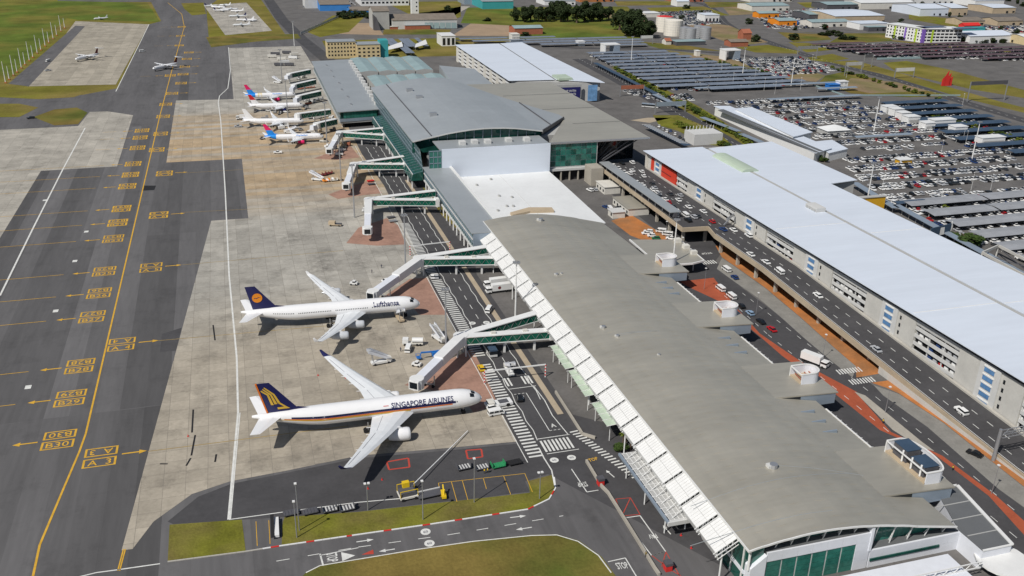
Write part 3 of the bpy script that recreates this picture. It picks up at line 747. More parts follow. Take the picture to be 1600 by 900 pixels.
for x in (107, 111, 115.2, 119.4, 123.6, 127.8, 133.5, 138.5, 143.5, 148.5, 153.5):
    zt = zroof(x) - .3; zb = 10.1 if x < 132 else 4.9
    m_ = MB(); m_.bar((x, 143, zb), (x, 142, zt), .18); m_.bar((x + .5, 144, zb), (x + .35, 142, zt), .12)
    n_ = max(2, int((zt - zb) / .9))
    for k in range(n_): m_.bar((x, 143 - k / n_, zb + (zt - zb) * k / n_), (x + .45, 143.6 - k / n_, zb + (zt - zb) * (k + .7) / n_), .08)
    m_.build('strut', 'white_paint', T1)
MB().hexa([(100.5, 141.6, 0), (104.3, 141.6, 0), (104.3, 144, 0), (100.5, 144, 0), (100.5, 141.6, 6.5), (104.3, 141.6, 9.5), (104.3, 144, 9.5), (100.5, 144, 6.5)]).build('corner_wall', 'panel_white', T1)
MB().cyl(100.2, 142.2, 6, 11.8, .3, 8).build('corner_post', 'white_paint', T1)
MB().box(101, 104, 142.6, 146, 7, 11.3).build('corner_glass', 'glass_teal', T1)
sm = MB(); y = Y0 + 1.5
while y < Y1:
    for (a, za), (b, zb) in zip(PROF, PROF[1:]): sm.bar((a, y, za + .03), (b, y, zb + .03), .1, .14)
    y += 3.05
sm.build('standing_seams', 'roof_grey', T1)
# roof equipment
for c, s in (((1208, 733), 1.3), ((943, 513), .9), ((965, 527), .7), ((870, 430), .7), ((845, 346), 1.3), ((878, 429), .5), ((1030, 557), .5)):
    X, Y = G(*c, 13.2); z = zroof(X)
    v = MB(); v.cyl(X, Y, z, z + .9 * s, .8 * s, 10); v.box(X - 1.2 * s, X + .2 * s, Y - .3 * s, Y + .9 * s, z, z + .7 * s, mi=1); v.build('roof_vent', ['steel', 'wall_lightgrey'], T1)
for a, b in (((963, 525), (1022, 519)), ((968, 527), (1030, 518)), ((1080, 838), (1300, 800)), ((1080, 782), (1335, 727)), ((1215, 731), (1370, 726))):
    pa, pb = G(*a, 13), G(*b, 13); m_ = MB(); n_ = 12
    q = [(pa[0] + (pb[0] - pa[0]) * k / n_, pa[1] + (pb[1] - pa[1]) * k / n_) for k in range(n_ + 1)]
    for u, v in zip(q, q[1:]): m_.bar((*u, zroof(u[0]) + .12), (*v, zroof(v[0]) + .12), .12, .1)
    m_.build('roof_cable', 'roof_mid', T1)
# awnings with trusses between, along the apron side
ya = 145.6; step = 9.22; k = 0
while ya + step < 366:
    a = MB(); y0, y1 = ya + 1.15, ya + step - .1
    a.hexa([(94.3, y0, 8.35), (99.2, y0, 11.35), (99.2, y1, 11.35), (94.3, y1, 8.35), (94.3, y0, 8.55), (99.2, y0, 11.55), (99.2, y1, 11.55), (94.3, y1, 8.55)])
    a.hexa([(95.3, y0, 6.0), (95.5, y0, 6.0), (95.5, y1, 6.0), (95.3, y1, 6.0), (94.3, y0, 8.4), (94.5, y0, 8.4), (94.5, y1, 8.4), (94.3, y1, 8.4)])
    aw = a.build('awning', 'white_paint', T1)
    rb = MB()
    for j in range(9): yy = y0 + (y1 - y0) * j / 8; rb.bar((94.4, yy, 8.63), (99.2, yy, 11.63), .06, .07)
    rb.bar((96.8, y0, 10.1), (96.8, y1, 10.1), .12, .1)
    rb.build('awning_ribs', 'wall_lightgrey', aw, org=ORG[T1.name])
    t = MB()
    for yy in (ya + .1, ya + 1.0):
        t.bar((93.6, yy, 8.3), (99.3, yy, 11.7), .16); t.bar((94.2, yy, 7.3), (99.3, yy, 10.6), .14)
        for j in range(5): t.bar((94 + j * 1.05, yy, 8.5 + j * .63), (94.6 + j * 1.05, yy, 7.7 + j * .63), .09)
    for j in range(5): t.bar((94 + j * 1.2, ya + .1, 8.55 + j * .71), (94.6 + j * 1.2, ya + 1.0, 8.9 + j * .71), .08)
    t.build('truss', 'white_paint', T1)
    MB().box(100, 100.3, ya, ya + 1.1, 10.4, 11.5).build('gap_shade', 'shadow_void', T1)  # solid near-black box, shade between the awnings put into its colour
    if k % 3 == 0: MB().cyl(95.6, ya + .5, 0, 8.2, .22, 8).build('column', 'white_paint', T1)
    ya += step; k += 1
# pale glass shelter panels under the awnings
for y0, n in ((207.5, 4), (225, 5), (243, 5)):
    g = wthing('glass_shelter', 'pale green glass shelter roof under the white awnings, %s' % ('beside the palm clump' if y0 < 220 else 'in the middle of three' if y0 < 240 else 'beside the red cart'), 'shelter', (95, y0, 0))
    for j in range(n):
        MB().hexa([(92.6 + j * .12, y0 + j * 3.3, 5.6), (98.5, y0 + j * 3.3, 6.2), (98.5, y0 + j * 3.3 + 3.1, 6.2), (92.6 + j * .12, y0 + j * 3.3 + 3.1, 5.6), (92.6 + j * .12, y0 + j * 3.3, 5.7), (98.5, y0 + j * 3.3, 6.3), (98.5, y0 + j * 3.3 + 3.1, 6.3), (92.6 + j * .12, y0 + j * 3.3 + 3.1, 5.7)]).build('glass_panel', 'awning_green', g)
    p = MB()
    for j in range(n + 1): p.bar((92.4, y0 + j * 3.3 - .1, 5.72), (98.5, y0 + j * 3.3 - .1, 6.32), .12)
    p.cyl(94, y0 + 1, 0, 5.6, .12, 6); p.cyl(94, y0 + n * 3.3 - 1, 0, 5.6, .12, 6); p.build('frame', 'white_paint', g)
# steel grid canopy over the exit lane
sc_ = wthing('steel_canopy', 'white steel grid canopy with dull glass panes over the exit lane', 'canopy', (94, 178, 0))
for i in range(5):
    for j in range(12):
        MB().box(91.4 + i * 1.24, 92.5 + i * 1.24, 163.6 + j * 2.5, 165.8 + j * 2.5, 5.5, 5.56).build('glass_pane', 'wall_grey' if i < 4 else 'roof_grey', sc_)
m_ = MB()
for i in range(6): m_.bar((91.3 + i * 1.24, 163.3, 5.62), (91.3 + i * 1.24, 193.5, 5.62), .12)
for j in range(13): m_.bar((90.8, 163.4 + j * 2.5, 5.65), (97.7, 163.4 + j * 2.5, 5.65), .14)
for j in range(10): m_.bar((92, 164 + j * 3, 5.7), (97.6, 166.5 + j * 3, 7.4), .16)
m_.build('grid_frame', 'white_paint', sc_)
MB().box(90.3, 90.9, 163, 193.8, 5.1, 5.75).build('gutter', 'steel_blue', sc_)
MB().box(90.4, 97.6, 162.6, 163.2, 4.6, 5.7).build('fascia', 'wall_lightgrey', sc_)
for y in (166, 178, 190):
    for x in (91.4, 97): MB().cyl(x, y, 0, 5.5, .18, 8).build('post', 'white_paint', sc_)
# drums beside the lobbies
for (y, big) in ((311.0, 0), (262.0, 0), (212.4, 0), (163.6, 1)):
    x = 160.6 + big * 1.5; R_ = 3.0
    d = wthing('stair_drum', 'white open-topped stair drum with air-conditioning units inside, larger than the others' if big else 'round white open-topped stair drum at the edge of the vaulted terminal roof', 'drum', (x, y, 0), None if big else 'stair drums')
    ar = []
    n_ = 14
    sy = 2.6 if big else 1
    out = [(x + R_ * math.sin(math.pi * k / n_), y - (R_ * sy) * math.cos(math.pi * k / n_)) for k in range(n_ + 1)]
    out = [(x - 4.2, y - R_ * sy)] + out + [(x - 4.2, y + R_ * sy)]
    w_ = MB()
    for a, b in zip(out, out[1:]): w_.bar((*a, 10.3), (*b, 10.3), .25, 4.4)
    w_.build('curved_wall', 'panel_white', d)
    rim = MB()
    for a, b in zip(out, out[1:]): rim.bar((*a, 12.5), (*b, 12.5), .45, .3)
    rim.bar((*out[0], 12.4), (*out[-1], 12.4), .3); rim.bar((out[-1][0], out[-1][1], 12.4), (out[-1][0], out[-1][1], 8.4), .3); rim.build('rim', 'white_paint', d)
    MB().prism(out, 8.3, 9.6).build('drum_floor', 'wall_tan', d)
    if big:
        for yy, zt in ((-3.2, 11), (3.6, 11.6)):
            MB().box(x - 3.2, x + 1.0, y + yy - 2.6, y + yy + 2.6, 9.65, zt + 1.6).build('cooling_unit', 'steel_dark', d)
            MB().box(x - 3.4, x + 1.2, y + yy - 2.7, y + yy + 2.7, zt + 1.6, zt + 1.72).build('unit_lid', 'canopy_navy', d)
        for k in range(3): MB().cyl(x - 3.6, y - 5 + k * 3.5, 9.7, 13, .25, 8).build('pipe', 'white_paint', d)
    else:
        m_ = MB()
        for k in range(4): m_.bar((x - 3.5 + k * 1.6, y - 2.2, 10.2), (x - 3 + k * 1.6, y + 2.2, 10.2), .25)
        m_.build('duct', 'wall_brick', d)
# low annex with a dark flat roof and white coping
ax_ = wthing('terminal_annex', 'low flat-roofed annex with a white panelled wall and white coping beside the forecourt', 'annex', (163, 146, 0))
P = [(157.6, 134.2), (166, 134.2), (166.8, 138), (170.3, 157.5), (163.5, 157.5), (157.6, 142)]
MB().prism(P, 0, 5.2).build('wall', 'panel_white', ax_); MB().prism(P, 5.2, 5.4).build('flat_roof', 'roof_dark', ax_)
m_ = MB(); m_.bar((166, 134.2, 5.4), (170.3, 157.5, 5.4), .9, .5); m_.bar((157.6, 134.2, 5.4), (166, 134.2, 5.4), .4, .3); m_.bar((163.5, 157.6, 5.4), (170.3, 157.6, 5.4), .5, .5); m_.build('coping', 'white_paint', ax_)
for y in (139.5, 145.5, 151): MB().box(158, 167.5 + (y - 139) * .17, y, y + .25, 5.4, 5.5).build('roof_joint', 'wall_grey', ax_)
ec = wthing('entrance_canopy', 'broad pale entrance canopy with a white lattice girder in front of the terminal', 'canopy', (140, 131, 0))
MB().box(112, 151, 129, 137.5, 2.9, 3.3).build('canopy_roof', 'panel_white', ec)
m_ = MB(); m_.bar((128, 131.4, 5.0), (155, 131.4, 5.0), .22); m_.bar((128, 131.4, 3.4), (155, 131.4, 3.4), .22)
for k in range(18): m_.bar((128 + k * 1.5, 131.4, 3.4 if k % 2 else 5.0), (129.5 + k * 1.5, 131.4, 5.0 if k % 2 else 3.4), .13)
m_.build('lattice_girder', 'white_paint', ec)
MB().box(132.5, 152, 141.3, 141.58, 2.0, 2.7).build('glass_slot', 'glass_green', T1)  # green glass strip across the lower wall panels
m_ = MB().cyl(162.5, 132.6, 2.6, 3.1, 6.2, 20); m_.cyl(162.5, 132.6, 0, 2.6, .4, 8); tag(m_.build('round_canopy', 'white_paint'), 'white half-round canopy slab at the annex corner', 'canopy')
# ================================================================ GLASS CONCOURSE
CQ = wthing('concourse', 'grey-roofed glass concourse raised on white columns above the service road', 'concourse', (98, 410, 0))
MB().box(90.6, 105, 356.7, 462, 11.6, 12.0).build('roof', 'roof_mid', CQ)
MB().box(104.4, 105.4, 356.7, 462, 12.0, 12.7).build('parapet', 'white_paint', CQ)
MB().box(91.6, 104, 357.2, 461, 5.2, 11.6).build('glass_wall', 'glass_green', CQ)
MB().box(91, 104.4, 356.9, 461.5, 4.6, 5.2).build('floor_slab', 'wall_lightgrey', CQ)
MB().box(91.4, 104.2, 356.65, 357.15, 5.2, 11.5).build('end_wall', 'steel_blue', CQ)
m_ = MB()
for k in range(36): m_.box(91.35, 91.6, 357.5 + k * 2.95, 357.65 + k * 2.95, 5.2, 11.6)
for z in (7.2, 9.3): m_.box(91.3, 91.58, 357, 461, z, z + .18)
m_.build('mullions', 'steel_blue', CQ)
MB().box(91.0, 91.3, 357, 461, 8.6, 9.1).build('handrail_band', 'wall_lightgrey', CQ)
for k in range(15): MB().cyl(91.6, 360 + k * 7, 0, 4.6, .35, 8).build('column', 'white_paint', CQ)
MB().box(96, 104, 358, 460, 0, 4.6).build('ground_floor', 'wall_grey', CQ)
# ================================================================ WHITE FLAT ROOF HALL
WH = wthing('hall', 'low hall with a bright white flat roof between the two terminals', 'hall', (131, 412, 0))
MB().prism([(105.5, 370.8), (157.5, 370.8), (159.5, 458), (105.5, 458)], 0, 6.2).build('wall', 'wall_lightgrey', WH)
MB().prism([(105.5, 370.8), (157.7, 370.8), (159.7, 458), (105.5, 458)], 6.2, 6.5).build('flat_roof', 'roof_cream', WH)
m_ = MB(); m_.box(131, 131.2, 385, 457, 6.5, 6.58); m_.build('roof_seam', 'wall_lightgrey', WH)
for c in ((767, 280), (780, 306), (800, 308), (792, 322), (802, 322), (778, 329), (745, 289)):
    X, Y = G(*c, 6.8); MB().cyl(X, Y, 6.5, 7.3, .7, 8).build('roof_vent', 'wall_grey', WH)
P = GP([(797, 333), (826, 325), (862, 325), (866, 330), (828, 331), (801, 337)], 7.2)
MB().prism(P, 6.5, 7.6).build('plant_screen', 'wall_tan', WH)
# ================================================================ CENTRAL TERMINAL
T2 = wthing('terminal', 'tall central terminal with a wide arched grey roof, glass front and flat side roof', 'terminal', (140, 545, 0))
AR = [(88.8, 21.7), (95, 22.9), (102, 24.1), (108, 25.2), (115, 26.1), (121, 26.7), (128, 27), (134, 26.95), (140, 26.7), (146, 26.2), (152, 25.4), (162, 23.9), (175, 22.9), (187, 22.3)]
def yr(x): return 478 if x <= 162 else 478 + (x - 162) * 1.4
def yk(x): return 630 if x <= 141 else 630 - (x - 141) * 2.35
top = [[(x, yr(x), z) for x, z in AR] + [(x, yr(x), z - .5) for x, z in reversed(AR)], [(x, yk(x), z) for x, z in AR] + [(x, yk(x), z - .5) for x, z in reversed(AR)]]
MB().rings(top).build('arched_roof', 'roof_mid', T2)
e = MB()
for (a, za), (b, zb) in zip(AR[:-2], AR[1:-1]): e.bar((a, yr(a) - .1, za - .15), (b, yr(b) - .1, zb - .15), .3, .6)
e.build('roof_edge', 'wall_lightgrey', T2)
MB().bar((162, 478, 23.5), (187, 513, 22), .5, 2.0).build('roof_edge', 'steel_dark', T2)
s = MB()
for x in (99.5, 172):
    z = [zz for xx, zz in AR if xx <= x][-1]; z2 = [zz for xx, zz in AR if xx >= x][0]; zz = max(z, z2) if x < 128 else min(z, z2) + .4
    s.bar((x, yr(x) + 2, zz + .05 - (.4 if x < 128 else 0)), (x, yk(x) - 2, zz + .05 - (.4 if x < 128 else 0)), .5, .7)
s.build('roof_gutter', 'steel_dark', T2)
for c in ((640, 141), (677, 179), (655, 152)):
    X, Y = G(*c, 26); MB().box(X - 2, X + 2, Y - 1.4, Y + 1.4, 25.2, 27.2).build('roof_unit', 'steel', T2)
W = [(160, 460), (219, 460), (217, 627), (141, 629), (165, 540), (187, 513)]
MB().prism(W, 20.6, 21.6).build('side_roof', 'roof_grey', T2)
MB().bar((160, 459.8, 21.3), (219, 459.8, 21.3), .5, .9).build('fascia', 'steel', T2)
for y in (500, 540, 585): MB().box(188 if y < 515 else 170, 218, y, y + .4, 21.6, 21.75).build('roof_seam', 'roof_dark', T2)
MB().box(99.5, 160, 458.6, 478, 21.0, 21.5).build('terrace', 'roof_mid', T2)
for k, x in enumerate((112, 119, 126, 138, 148)):
    MB().box(x, x + 3.2, 466 + k % 2, 470 + k % 2, 21.5, 23.3).build('cooling_unit', 'wall_lightgrey', T2)
g = MB()
for (a, za), (b, zb) in zip(AR, AR[1:]):
    if b > 163: break
    g.poly([(a, 480, 15), (b, 480, 15), (b, 480, zb - .5), (a, 480, za - .5)])
g.build('gable_glass', 'glass_green', T2)
g = MB()
for k in range(14): g.box(93 + k * 5, 93.25 + k * 5, 479.6, 479.9, 21, 21.8 + 4.6 * math.sin(math.pi * (k + 1) / 15))
g.build('gable_mullions', 'steel_blue', T2)
MB().box(100.3, 160, 457.9, 458.5, 6.5, 21.9).build('white_wall', 'roof_white', T2)
MB().box(93.5, 100.2, 458.2, 458.8, 8, 21.3).build('stair_glass', 'glass_teal', T2)
m_ = MB()
for z in (8, 11, 14.5, 17.8, 21): m_.box(93.3, 100.3, 458.0, 458.15, z, z + .35)
for x in (93.4, 95.7, 98, 100): m_.box(x, x + .2, 458.0, 458.15, 8, 21.3)
m_.build('stair_frame', 'steel_blue', T2)
for k in range(9):
    for j in range(4): MB().box(161 + k * 3, 163.8 + k * 3, 460.6, 460.75, 8 + j * 3.1, 10.9 + j * 3.1).build('window_pane', 'glass_teal' if (k + j) % 3 else 'glass_green', T2)
MB().box(160.6, 188.4, 460.8, 461.3, 7.2, 20.6).build('front_frame', 'wall_lightgrey', T2)
MB().box(160, 190, 459.2, 461, 5.8, 7.1).build('front_slab', 'wall_lightgrey', T2)
MB().box(161, 189, 461.5, 462, 0, 5.8).build('ground_shade_wall', 'shadow_void', T2)  # near-black sheet, the dark under the slab put into its colour
for k in range(6): MB().box(162 + k * 5, 162.7 + k * 5, 459.6, 460.3, 0, 5.8).build('column', 'concrete', T2)
MB().box(180, 187, 447, 457, 0, 9.6).build('lift_block', 'concrete', T2)
MB().box(91, 219 - 30, 462.2, 626, 0, 20.4).build('core_wall', 'wall_grey', T2) if False else None
MB().prism([(97, 481), (186, 481), (186, 515), (165, 540), (143, 626), (97, 626)], 0, 20.5).build('core_wall', 'wall_grey', T2)
MB().box(188.5, 214, 470, 620, 7.2, 20.5).build('kerbside_wall', 'glass_dark', T2)
for k in range(5): MB().bar((190, 462 + k * 2, 7.6), (212 - k * 4, 461 + k, 20.4), .5).build('raking_column', 'steel_dark', T2)
# apron side glass wall, sloping gallery in front of it
gw = MB()
gw.poly([(91.2, 462, 9), (91.2, 628, 9), (89.6, 628, 21.3), (89.6, 462, 21.3)]); gw.build('glass_wall', 'glass_green', T2)
m_ = MB()
for k in range(36): m_.bar((91.0, 463 + k * 4.6, 9), (89.4, 463 + k * 4.6, 21.3), .18)
for z in (12, 15, 18): m_.bar((91 - (z - 9) * .13, 462, z), (91 - (z - 9) * .13, 628, z), .2)
m_.build('mullions', 'steel_blue', T2)
MB().hexa([(84.5, 462, 4.8), (91, 462, 4.8), (91, 600, 4.8), (84.5, 600, 4.8), (85.5, 462, 8.2), (91, 462, 9.4), (91, 600, 9.4), (85.5, 600, 8.2)]).build('gallery', 'glass_green', T2)
m_ = MB()
for k in range(28): m_.bar((84.4, 463 + k * 4.9, 4.8), (85.4, 463 + k * 4.9, 8.25), .1); m_.bar((85.4, 463 + k * 4.9, 8.3), (91, 463 + k * 4.9, 9.5), .1)
m_.build('gallery_frame', 'steel_blue', T2); MB().bar((85.4, 462, 8.3), (85.4, 600, 8.3), .35).build('gallery_rail', 'wall_lightgrey', T2)
MB().box(86, 91, 500, 552, 0, 4.7).build('gallery_base', 'wall_grey', T2)
for k in range(12): MB().cyl(85.4, 464 + k * 12, 0, 4.8, .35, 8).build('column', 'white_paint', T2)
# ================================================================ PIER WITH GREEN GLASS END
T3 = wthing('pier', 'flat grey-roofed pier with green glass end wall and green passenger bridges', 'pier', (77, 708, 0))
MB().prism([(63, 605.5), (91.5, 609), (97, 810), (64.5, 806)], 10.9, 11.4).build('roof', 'roof_mid', T3)
MB().prism([(65, 608), (90.5, 610.5), (95, 808), (66, 804)], 3.6, 10.9).build('glass_wall', 'glass_green', T3)
MB().prism([(64.2, 607), (91, 610), (95.5, 809), (65.2, 805)], 3.2, 4.4).build('floor_band', 'wall_grey', T3)
MB().prism([(68, 611), (89, 613), (93, 805), (69, 802)], 0, 3.2).build('ground_floor', 'shadow_void', T3)  # near-black block painting the dark void behind the columns
MB().prism([(64.6, 606.6), (90.8, 609.8), (90.8, 610.2), (64.6, 607)], 4.4, 6.4).build('end_band', 'steel_blue', T3)
for k in range(10):
    for j in range(2): MB().hexa([(67 + k * 2.25, 606.85 + k * .28, 6.5 + j * 2.1), (69.1 + k * 2.25, 607.1 + k * .28, 6.5 + j * 2.1), (69.1 + k * 2.25, 607.5 + k * .28, 6.5 + j * 2.1), (67 + k * 2.25, 607.3 + k * .28, 6.5 + j * 2.1),
        (67 + k * 2.25, 606.85 + k * .28, 8.4 + j * 2.1), (69.1 + k * 2.25, 607.1 + k * .28, 8.4 + j * 2.1), (69.1 + k * 2.25, 607.5 + k * .28, 8.4 + j * 2.1), (67 + k * 2.25, 607.3 + k * .28, 8.4 + j * 2.1)]).build('window_pane', 'glass_teal', T3)
for k in range(14): MB().cyl(66.5 + k * .1, 612 + k * 14, 0, 3.3, .4, 8).build('column', 'white_paint', T3)
for k in range(14):
    y = 622 + k * 13; x = 90.2 + k * .33
    MB().box(x, x + 3, y, y + 4, 11.4, 13.2).build('roof_unit', 'wall_lightgrey', T3)
for k in range(7): MB().box(74 + (k % 2), 75.2 + (k % 2), 625 + k * 26, 626.5 + k * 26, 11.4, 12.4).build('roof_vent', 'steel', T3)
m_ = MB()
for k in range(40): m_.bar((64.7 + k * .03, 609 + k * 4.9, 4.5), (64.7 + k * .03, 609 + k * 4.9, 10.8), .2)
m_.build('mullions', 'steel_blue', T3)
# ================================================================ OLD TERMINAL: blue-green bays behind the pier
OT = wthing('old_terminal', 'cluster of pale blue-green low pitched roof bays behind the pier', 'building', (125, 730, 0))
for r_, (y0, y1, z) in enumerate(((745, 812, 13), (660, 738, 11))):
    for k in range(4):
        x0 = 97.5 + k * 15 + r_ * 4; x1 = x0 + 14.2; xm = (x0 + x1) / 2
        b = MB(); b.box(x0, x1, y0, y1, 0, z - 1.2, mi=1)
        b.poly([(x0, y0, z - 1.2), (xm, y0, z - .2), (xm, y1, z - .2), (x0, y1, z - 1.2)]); b.poly([(xm, y0, z - .2), (x1, y0, z - 1.2), (x1, y1, z - 1.2), (xm, y1, z - .2)])
        b.poly([(x0, y0, z - 1.2), (x1, y0, z - 1.2), (xm, y0, z - .2)], 1)
        b.build('roof_bay', ['roof_teal', 'wall_grey'], OT)
MB().box(118, 160, 636, 662, 0, 12).build('link_block', 'roof_mid', OT)
MB().prism([(155, 650), (186, 640), (190, 740), (165, 760)], 0, 12.5).build('link_block', 'roof_mid', OT)
# ================================================================ NEAR PARKADE
PK = wthing('parkade', 'long parkade with two broad white roofs, blue stair windows and a red wall panel', 'parkade', (245, 280, 0))
FX = 214.0
mb = MB(); mb.prism([(212.3, 90), (247.2, 90), (247.2, 450.6), (211.2, 450.6)], 16.7, 17.0); mb.build('white_roof', 'roof_white', PK)
MB().prism([(249.6, 90), (277, 90), (276, 371.4), (293, 374), (292.4, 453.2), (249.2, 447)], 16.7, 17.0).build('white_roof', 'roof_white', PK)
MB().box(247.25, 249.15, 90, 447, 16.3, 16.85).build('roof_gutter', 'wall_grey', PK)
for y in (231, 318): MB().box(213, 247.1, y, y + .35, 17.0, 17.12).build('roof_seam', 'white_paint', PK)
for y in (231, 305): MB().box(249.7, 276, y - 1, y - .65, 17.0, 17.12).build('roof_seam', 'white_paint', PK)
m_ = MB()
n_ = 8
for k in range(n_):
    a0, a1 = math.pi * k / n_, math.pi * (k + 1) / n_
    m_.poly([(247.6 - 4.8 * math.cos(a0), 399, 17 + 1.7 * math.sin(a0)), (247.6 - 4.8 * math.cos(a1), 399, 17 + 1.7 * math.sin(a1)), (247.6 - 4.8 * math.cos(a1), 431, 17 + 1.7 * math.sin(a1)), (247.6 - 4.8 * math.cos(a0), 431, 17 + 1.7 * math.sin(a0))])
m_.poly([(247.6 - 4.8 * math.cos(math.pi * k / n_), 399, 17 + 1.7 * math.sin(math.pi * k / n_)) for k in range(n_ + 1)])
m_.build('barrel_skylight', 'awning_green', PK)
MB().box(242.6, 247.4, 333.5, 342, 17.0, 18.8).build('roof_plant_room', 'wall_lightgrey', PK)
for k in range(4): MB().box(242.3, 242.55, 334 + k * 2, 335.4 + k * 2, 17.4, 18.3).build('louvre', 'wall_grey', PK)
MB().box(FX + 1.6, 276, 91, 449, 0, 16.7).build('core', 'shadow_void', PK)  # near-black block, unlit interior put into its colour
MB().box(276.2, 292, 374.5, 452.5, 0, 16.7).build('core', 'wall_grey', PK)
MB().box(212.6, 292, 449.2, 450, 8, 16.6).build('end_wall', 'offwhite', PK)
MB().box(FX + .6, FX + 1.5, 90, 449, 14.6, 16.7).build('roof_gap_shade', 'shadow_void', PK)  # solid near-black strip, shadow under the roof painted as colour
towers = [436, 388, 340, 291.5, 243.5, 196, 148, 100]
for i, ty in enumerate(towers):
    if ty == 436:
        MB().box(FX - .15, FX + 1.2, 414.6, 445, 7.2, 14.3).build('red_panel', 'red_wall', PK)
        MB().box(FX - .25, FX - .16, 420, 436, 10.4, 10.8).build('sign_line', 'maroon', PK)
        MB().box(FX, FX + 1.3, 445.2, 449, 0, 14.6).build('wall_panel', 'concrete_pale', PK)
    # stair tower with blue windows
    MB().box(FX - .5, FX + 1.3, ty - 4.2, ty + 4.2, 0, 14.7).build('stair_tower', 'wall_lightgrey', PK)
    for j in range(5):
        w_ = MB().box(FX - .66, FX - .52, ty - 1.9, ty + 2.1, 1.2 + j * 2.75, 2.7 + j * 2.75).build('window', 'glass_blue', PK)
        MB().box(FX - .75, FX - .5, ty - 2.2, ty + 2.4, 2.75 + j * 2.75, 3.2 + j * 2.75).build('window_sill', 'white_paint', w_, org=ORG[PK.name])
    if ty == 436: continue
    # solid panels either side, cast with slit windows
    for a, b in ((ty + 4.25, ty + 13.6), (ty - 13.2, ty - 4.25)):
        MB().box(FX, FX + 1.2, a, b, 0, 14.6).build('wall_panel', 'concrete_pale', PK)
    for j in range(4): MB().box(FX - .06, FX - .02, ty - 6.0, ty - 5.2, 3 + j * 2.8, 4.4 + j * 2.8).build('slit_window', 'glass_dark', PK)
    # open parking bay towards the next tower
    y0, y1 = ty + 13.7, ty + 34.6
    if ty > 380: y1 = ty + 26
    for j in range(5):
        MB().box(FX + .2, FX + .6, y0, y1, j * 2.75 + .2, j * 2.75 + 1.35).build('parapet_band', 'wall_lightgrey', PK)
    MB().box(FX + .1, FX + .7, y0, y1, 13.1, 14.6).build('top_band', 'wall_lightgrey', PK)
    for q in (13.4, 13.8, 14.2): MB().box(FX, FX + .1, y0, y1, q, q + .12).build('louvre', 'wall_grey', PK)
    for k in range(4): MB().box(FX + .65, FX + 1.0, y0 + k * (y1 - y0) / 3 - .2, y0 + k * (y1 - y0) / 3 + .2, 0, 14).build('bay_column', 'wall_lightgrey', PK)
    for j in range(1, 5): MB().box(FX + .7, FX + 8, y0, y1, j * 2.75 - .1, j * 2.75 + .15).build('deck_slab', 'concrete', PK) if False else None
# steel gantry sign leg leaning on the far end of the facade
tag(MB().bar((208, 352, 7.6), (212.5, 352, 12.5), .5).bar((212.5, 352, 12.5), (205, 345, 13.0), .6).build('sign_gantry', 'steel'), 'grey steel sign gantry arching over the elevated road', 'gantry')
# ================================================================ ELEVATED ROAD
def zd(y): return 7.4 if y > 300 else max(.12, 7.4 - (300 - y) * .0535)
ER = wthing('elevated_road', 'elevated concrete road ramping down past the parkade on square piers', 'road', (205, 300, 0))
ys = [90, 130, 155, 165, 180, 200, 220, 240, 260, 280, 300, 340]
mb = MB()
for a, b in zip(ys, ys[1:]): mb.hexa([(197, a, zd(a) - .9 if zd(a) > 1 else 0), (213.6, a, zd(a) - .9 if zd(a) > 1 else 0), (213.6, b, zd(b) - .9 if zd(b) > 1 else 0), (197, b, zd(b) - .9 if zd(b) > 1 else 0), (197, a, zd(a)), (213.6, a, zd(a)), (213.6, b, zd(b)), (197, b, zd(b))])
mb.prism([(186.8, 351), (199, 350), (197, 340), (213.6, 340), (213.6, 462), (188, 462)], 6.5, 7.4)
mb.build('deck', 'asphalt_dark', ER)
mb = MB()
for a, b in zip(ys, ys[1:]): mb.bar((197, a, zd(a) + .1), (197, b, zd(b) + .1), .5, 2.0)
for a, b in (((186.8, 351), (199.0, 350)), ((199, 350), (197, 340)), ((186.8, 351), (188, 462))): mb.bar((*a, 7.5), (*b, 7.5), .5, 2.0)
mb.build('parapet', 'concrete_warm', ER)
mb = MB()
for a, b in zip(ys, ys[1:]): mb.bar((213.0, a, zd(a) + .3), (213.0, b, zd(b) + .3), 1.1, .6)
mb.bar((213, 340, 7.7), (213, 449, 7.7), 1.1, .6); mb.build('kerb_wall', 'kerb', ER)
mb = MB()
for a, b in zip(ys[2:], ys[3:]): mb.bar((197.6, a, zd(a) + 1.15), (197.6, b, zd(b) + 1.15), .1, .1)
mb.build('handrail', 'white_paint', ER)
for k in range(9):
    y = 233 + k * 15.1
    for x in (200, 210): MB().box(x - .6, x + .6, y - .6, y + .6, 0, zd(y) - .8).build('pier', 'concrete', ER)
    MB().box(198, 212.5, y - .5, y + .5, zd(y) - 1.5, zd(y) - .85).build('cross_beam', 'concrete', ER)
for k in range(8):
    y = 356 + k * 14
    for x in (190, 209): MB().box(x - .6, x + .6, y - .6, y + .6, 0, 6.4).build('pier', 'concrete', ER)
    MB().box(187.6, 212.5, y - .5, y + .5, 5.7, 6.45).build('cross_beam', 'concrete', ER)
MB().hexa([(196.7, 158, 0), (197.3, 158, 0), (197.3, 224, 0), (196.7, 224, 0), (196.7, 158, .5), (197.3, 158, .5), (197.3, 224, zd(224) - .8), (196.7, 224, zd(224) - .8)]).build('ramp_wall', 'concrete_pale', ER)
MB().box(197.3, 213.3, 223, 224, 0, zd(224) - .9).build('abutment', 'concrete', ER)
mb = MB()
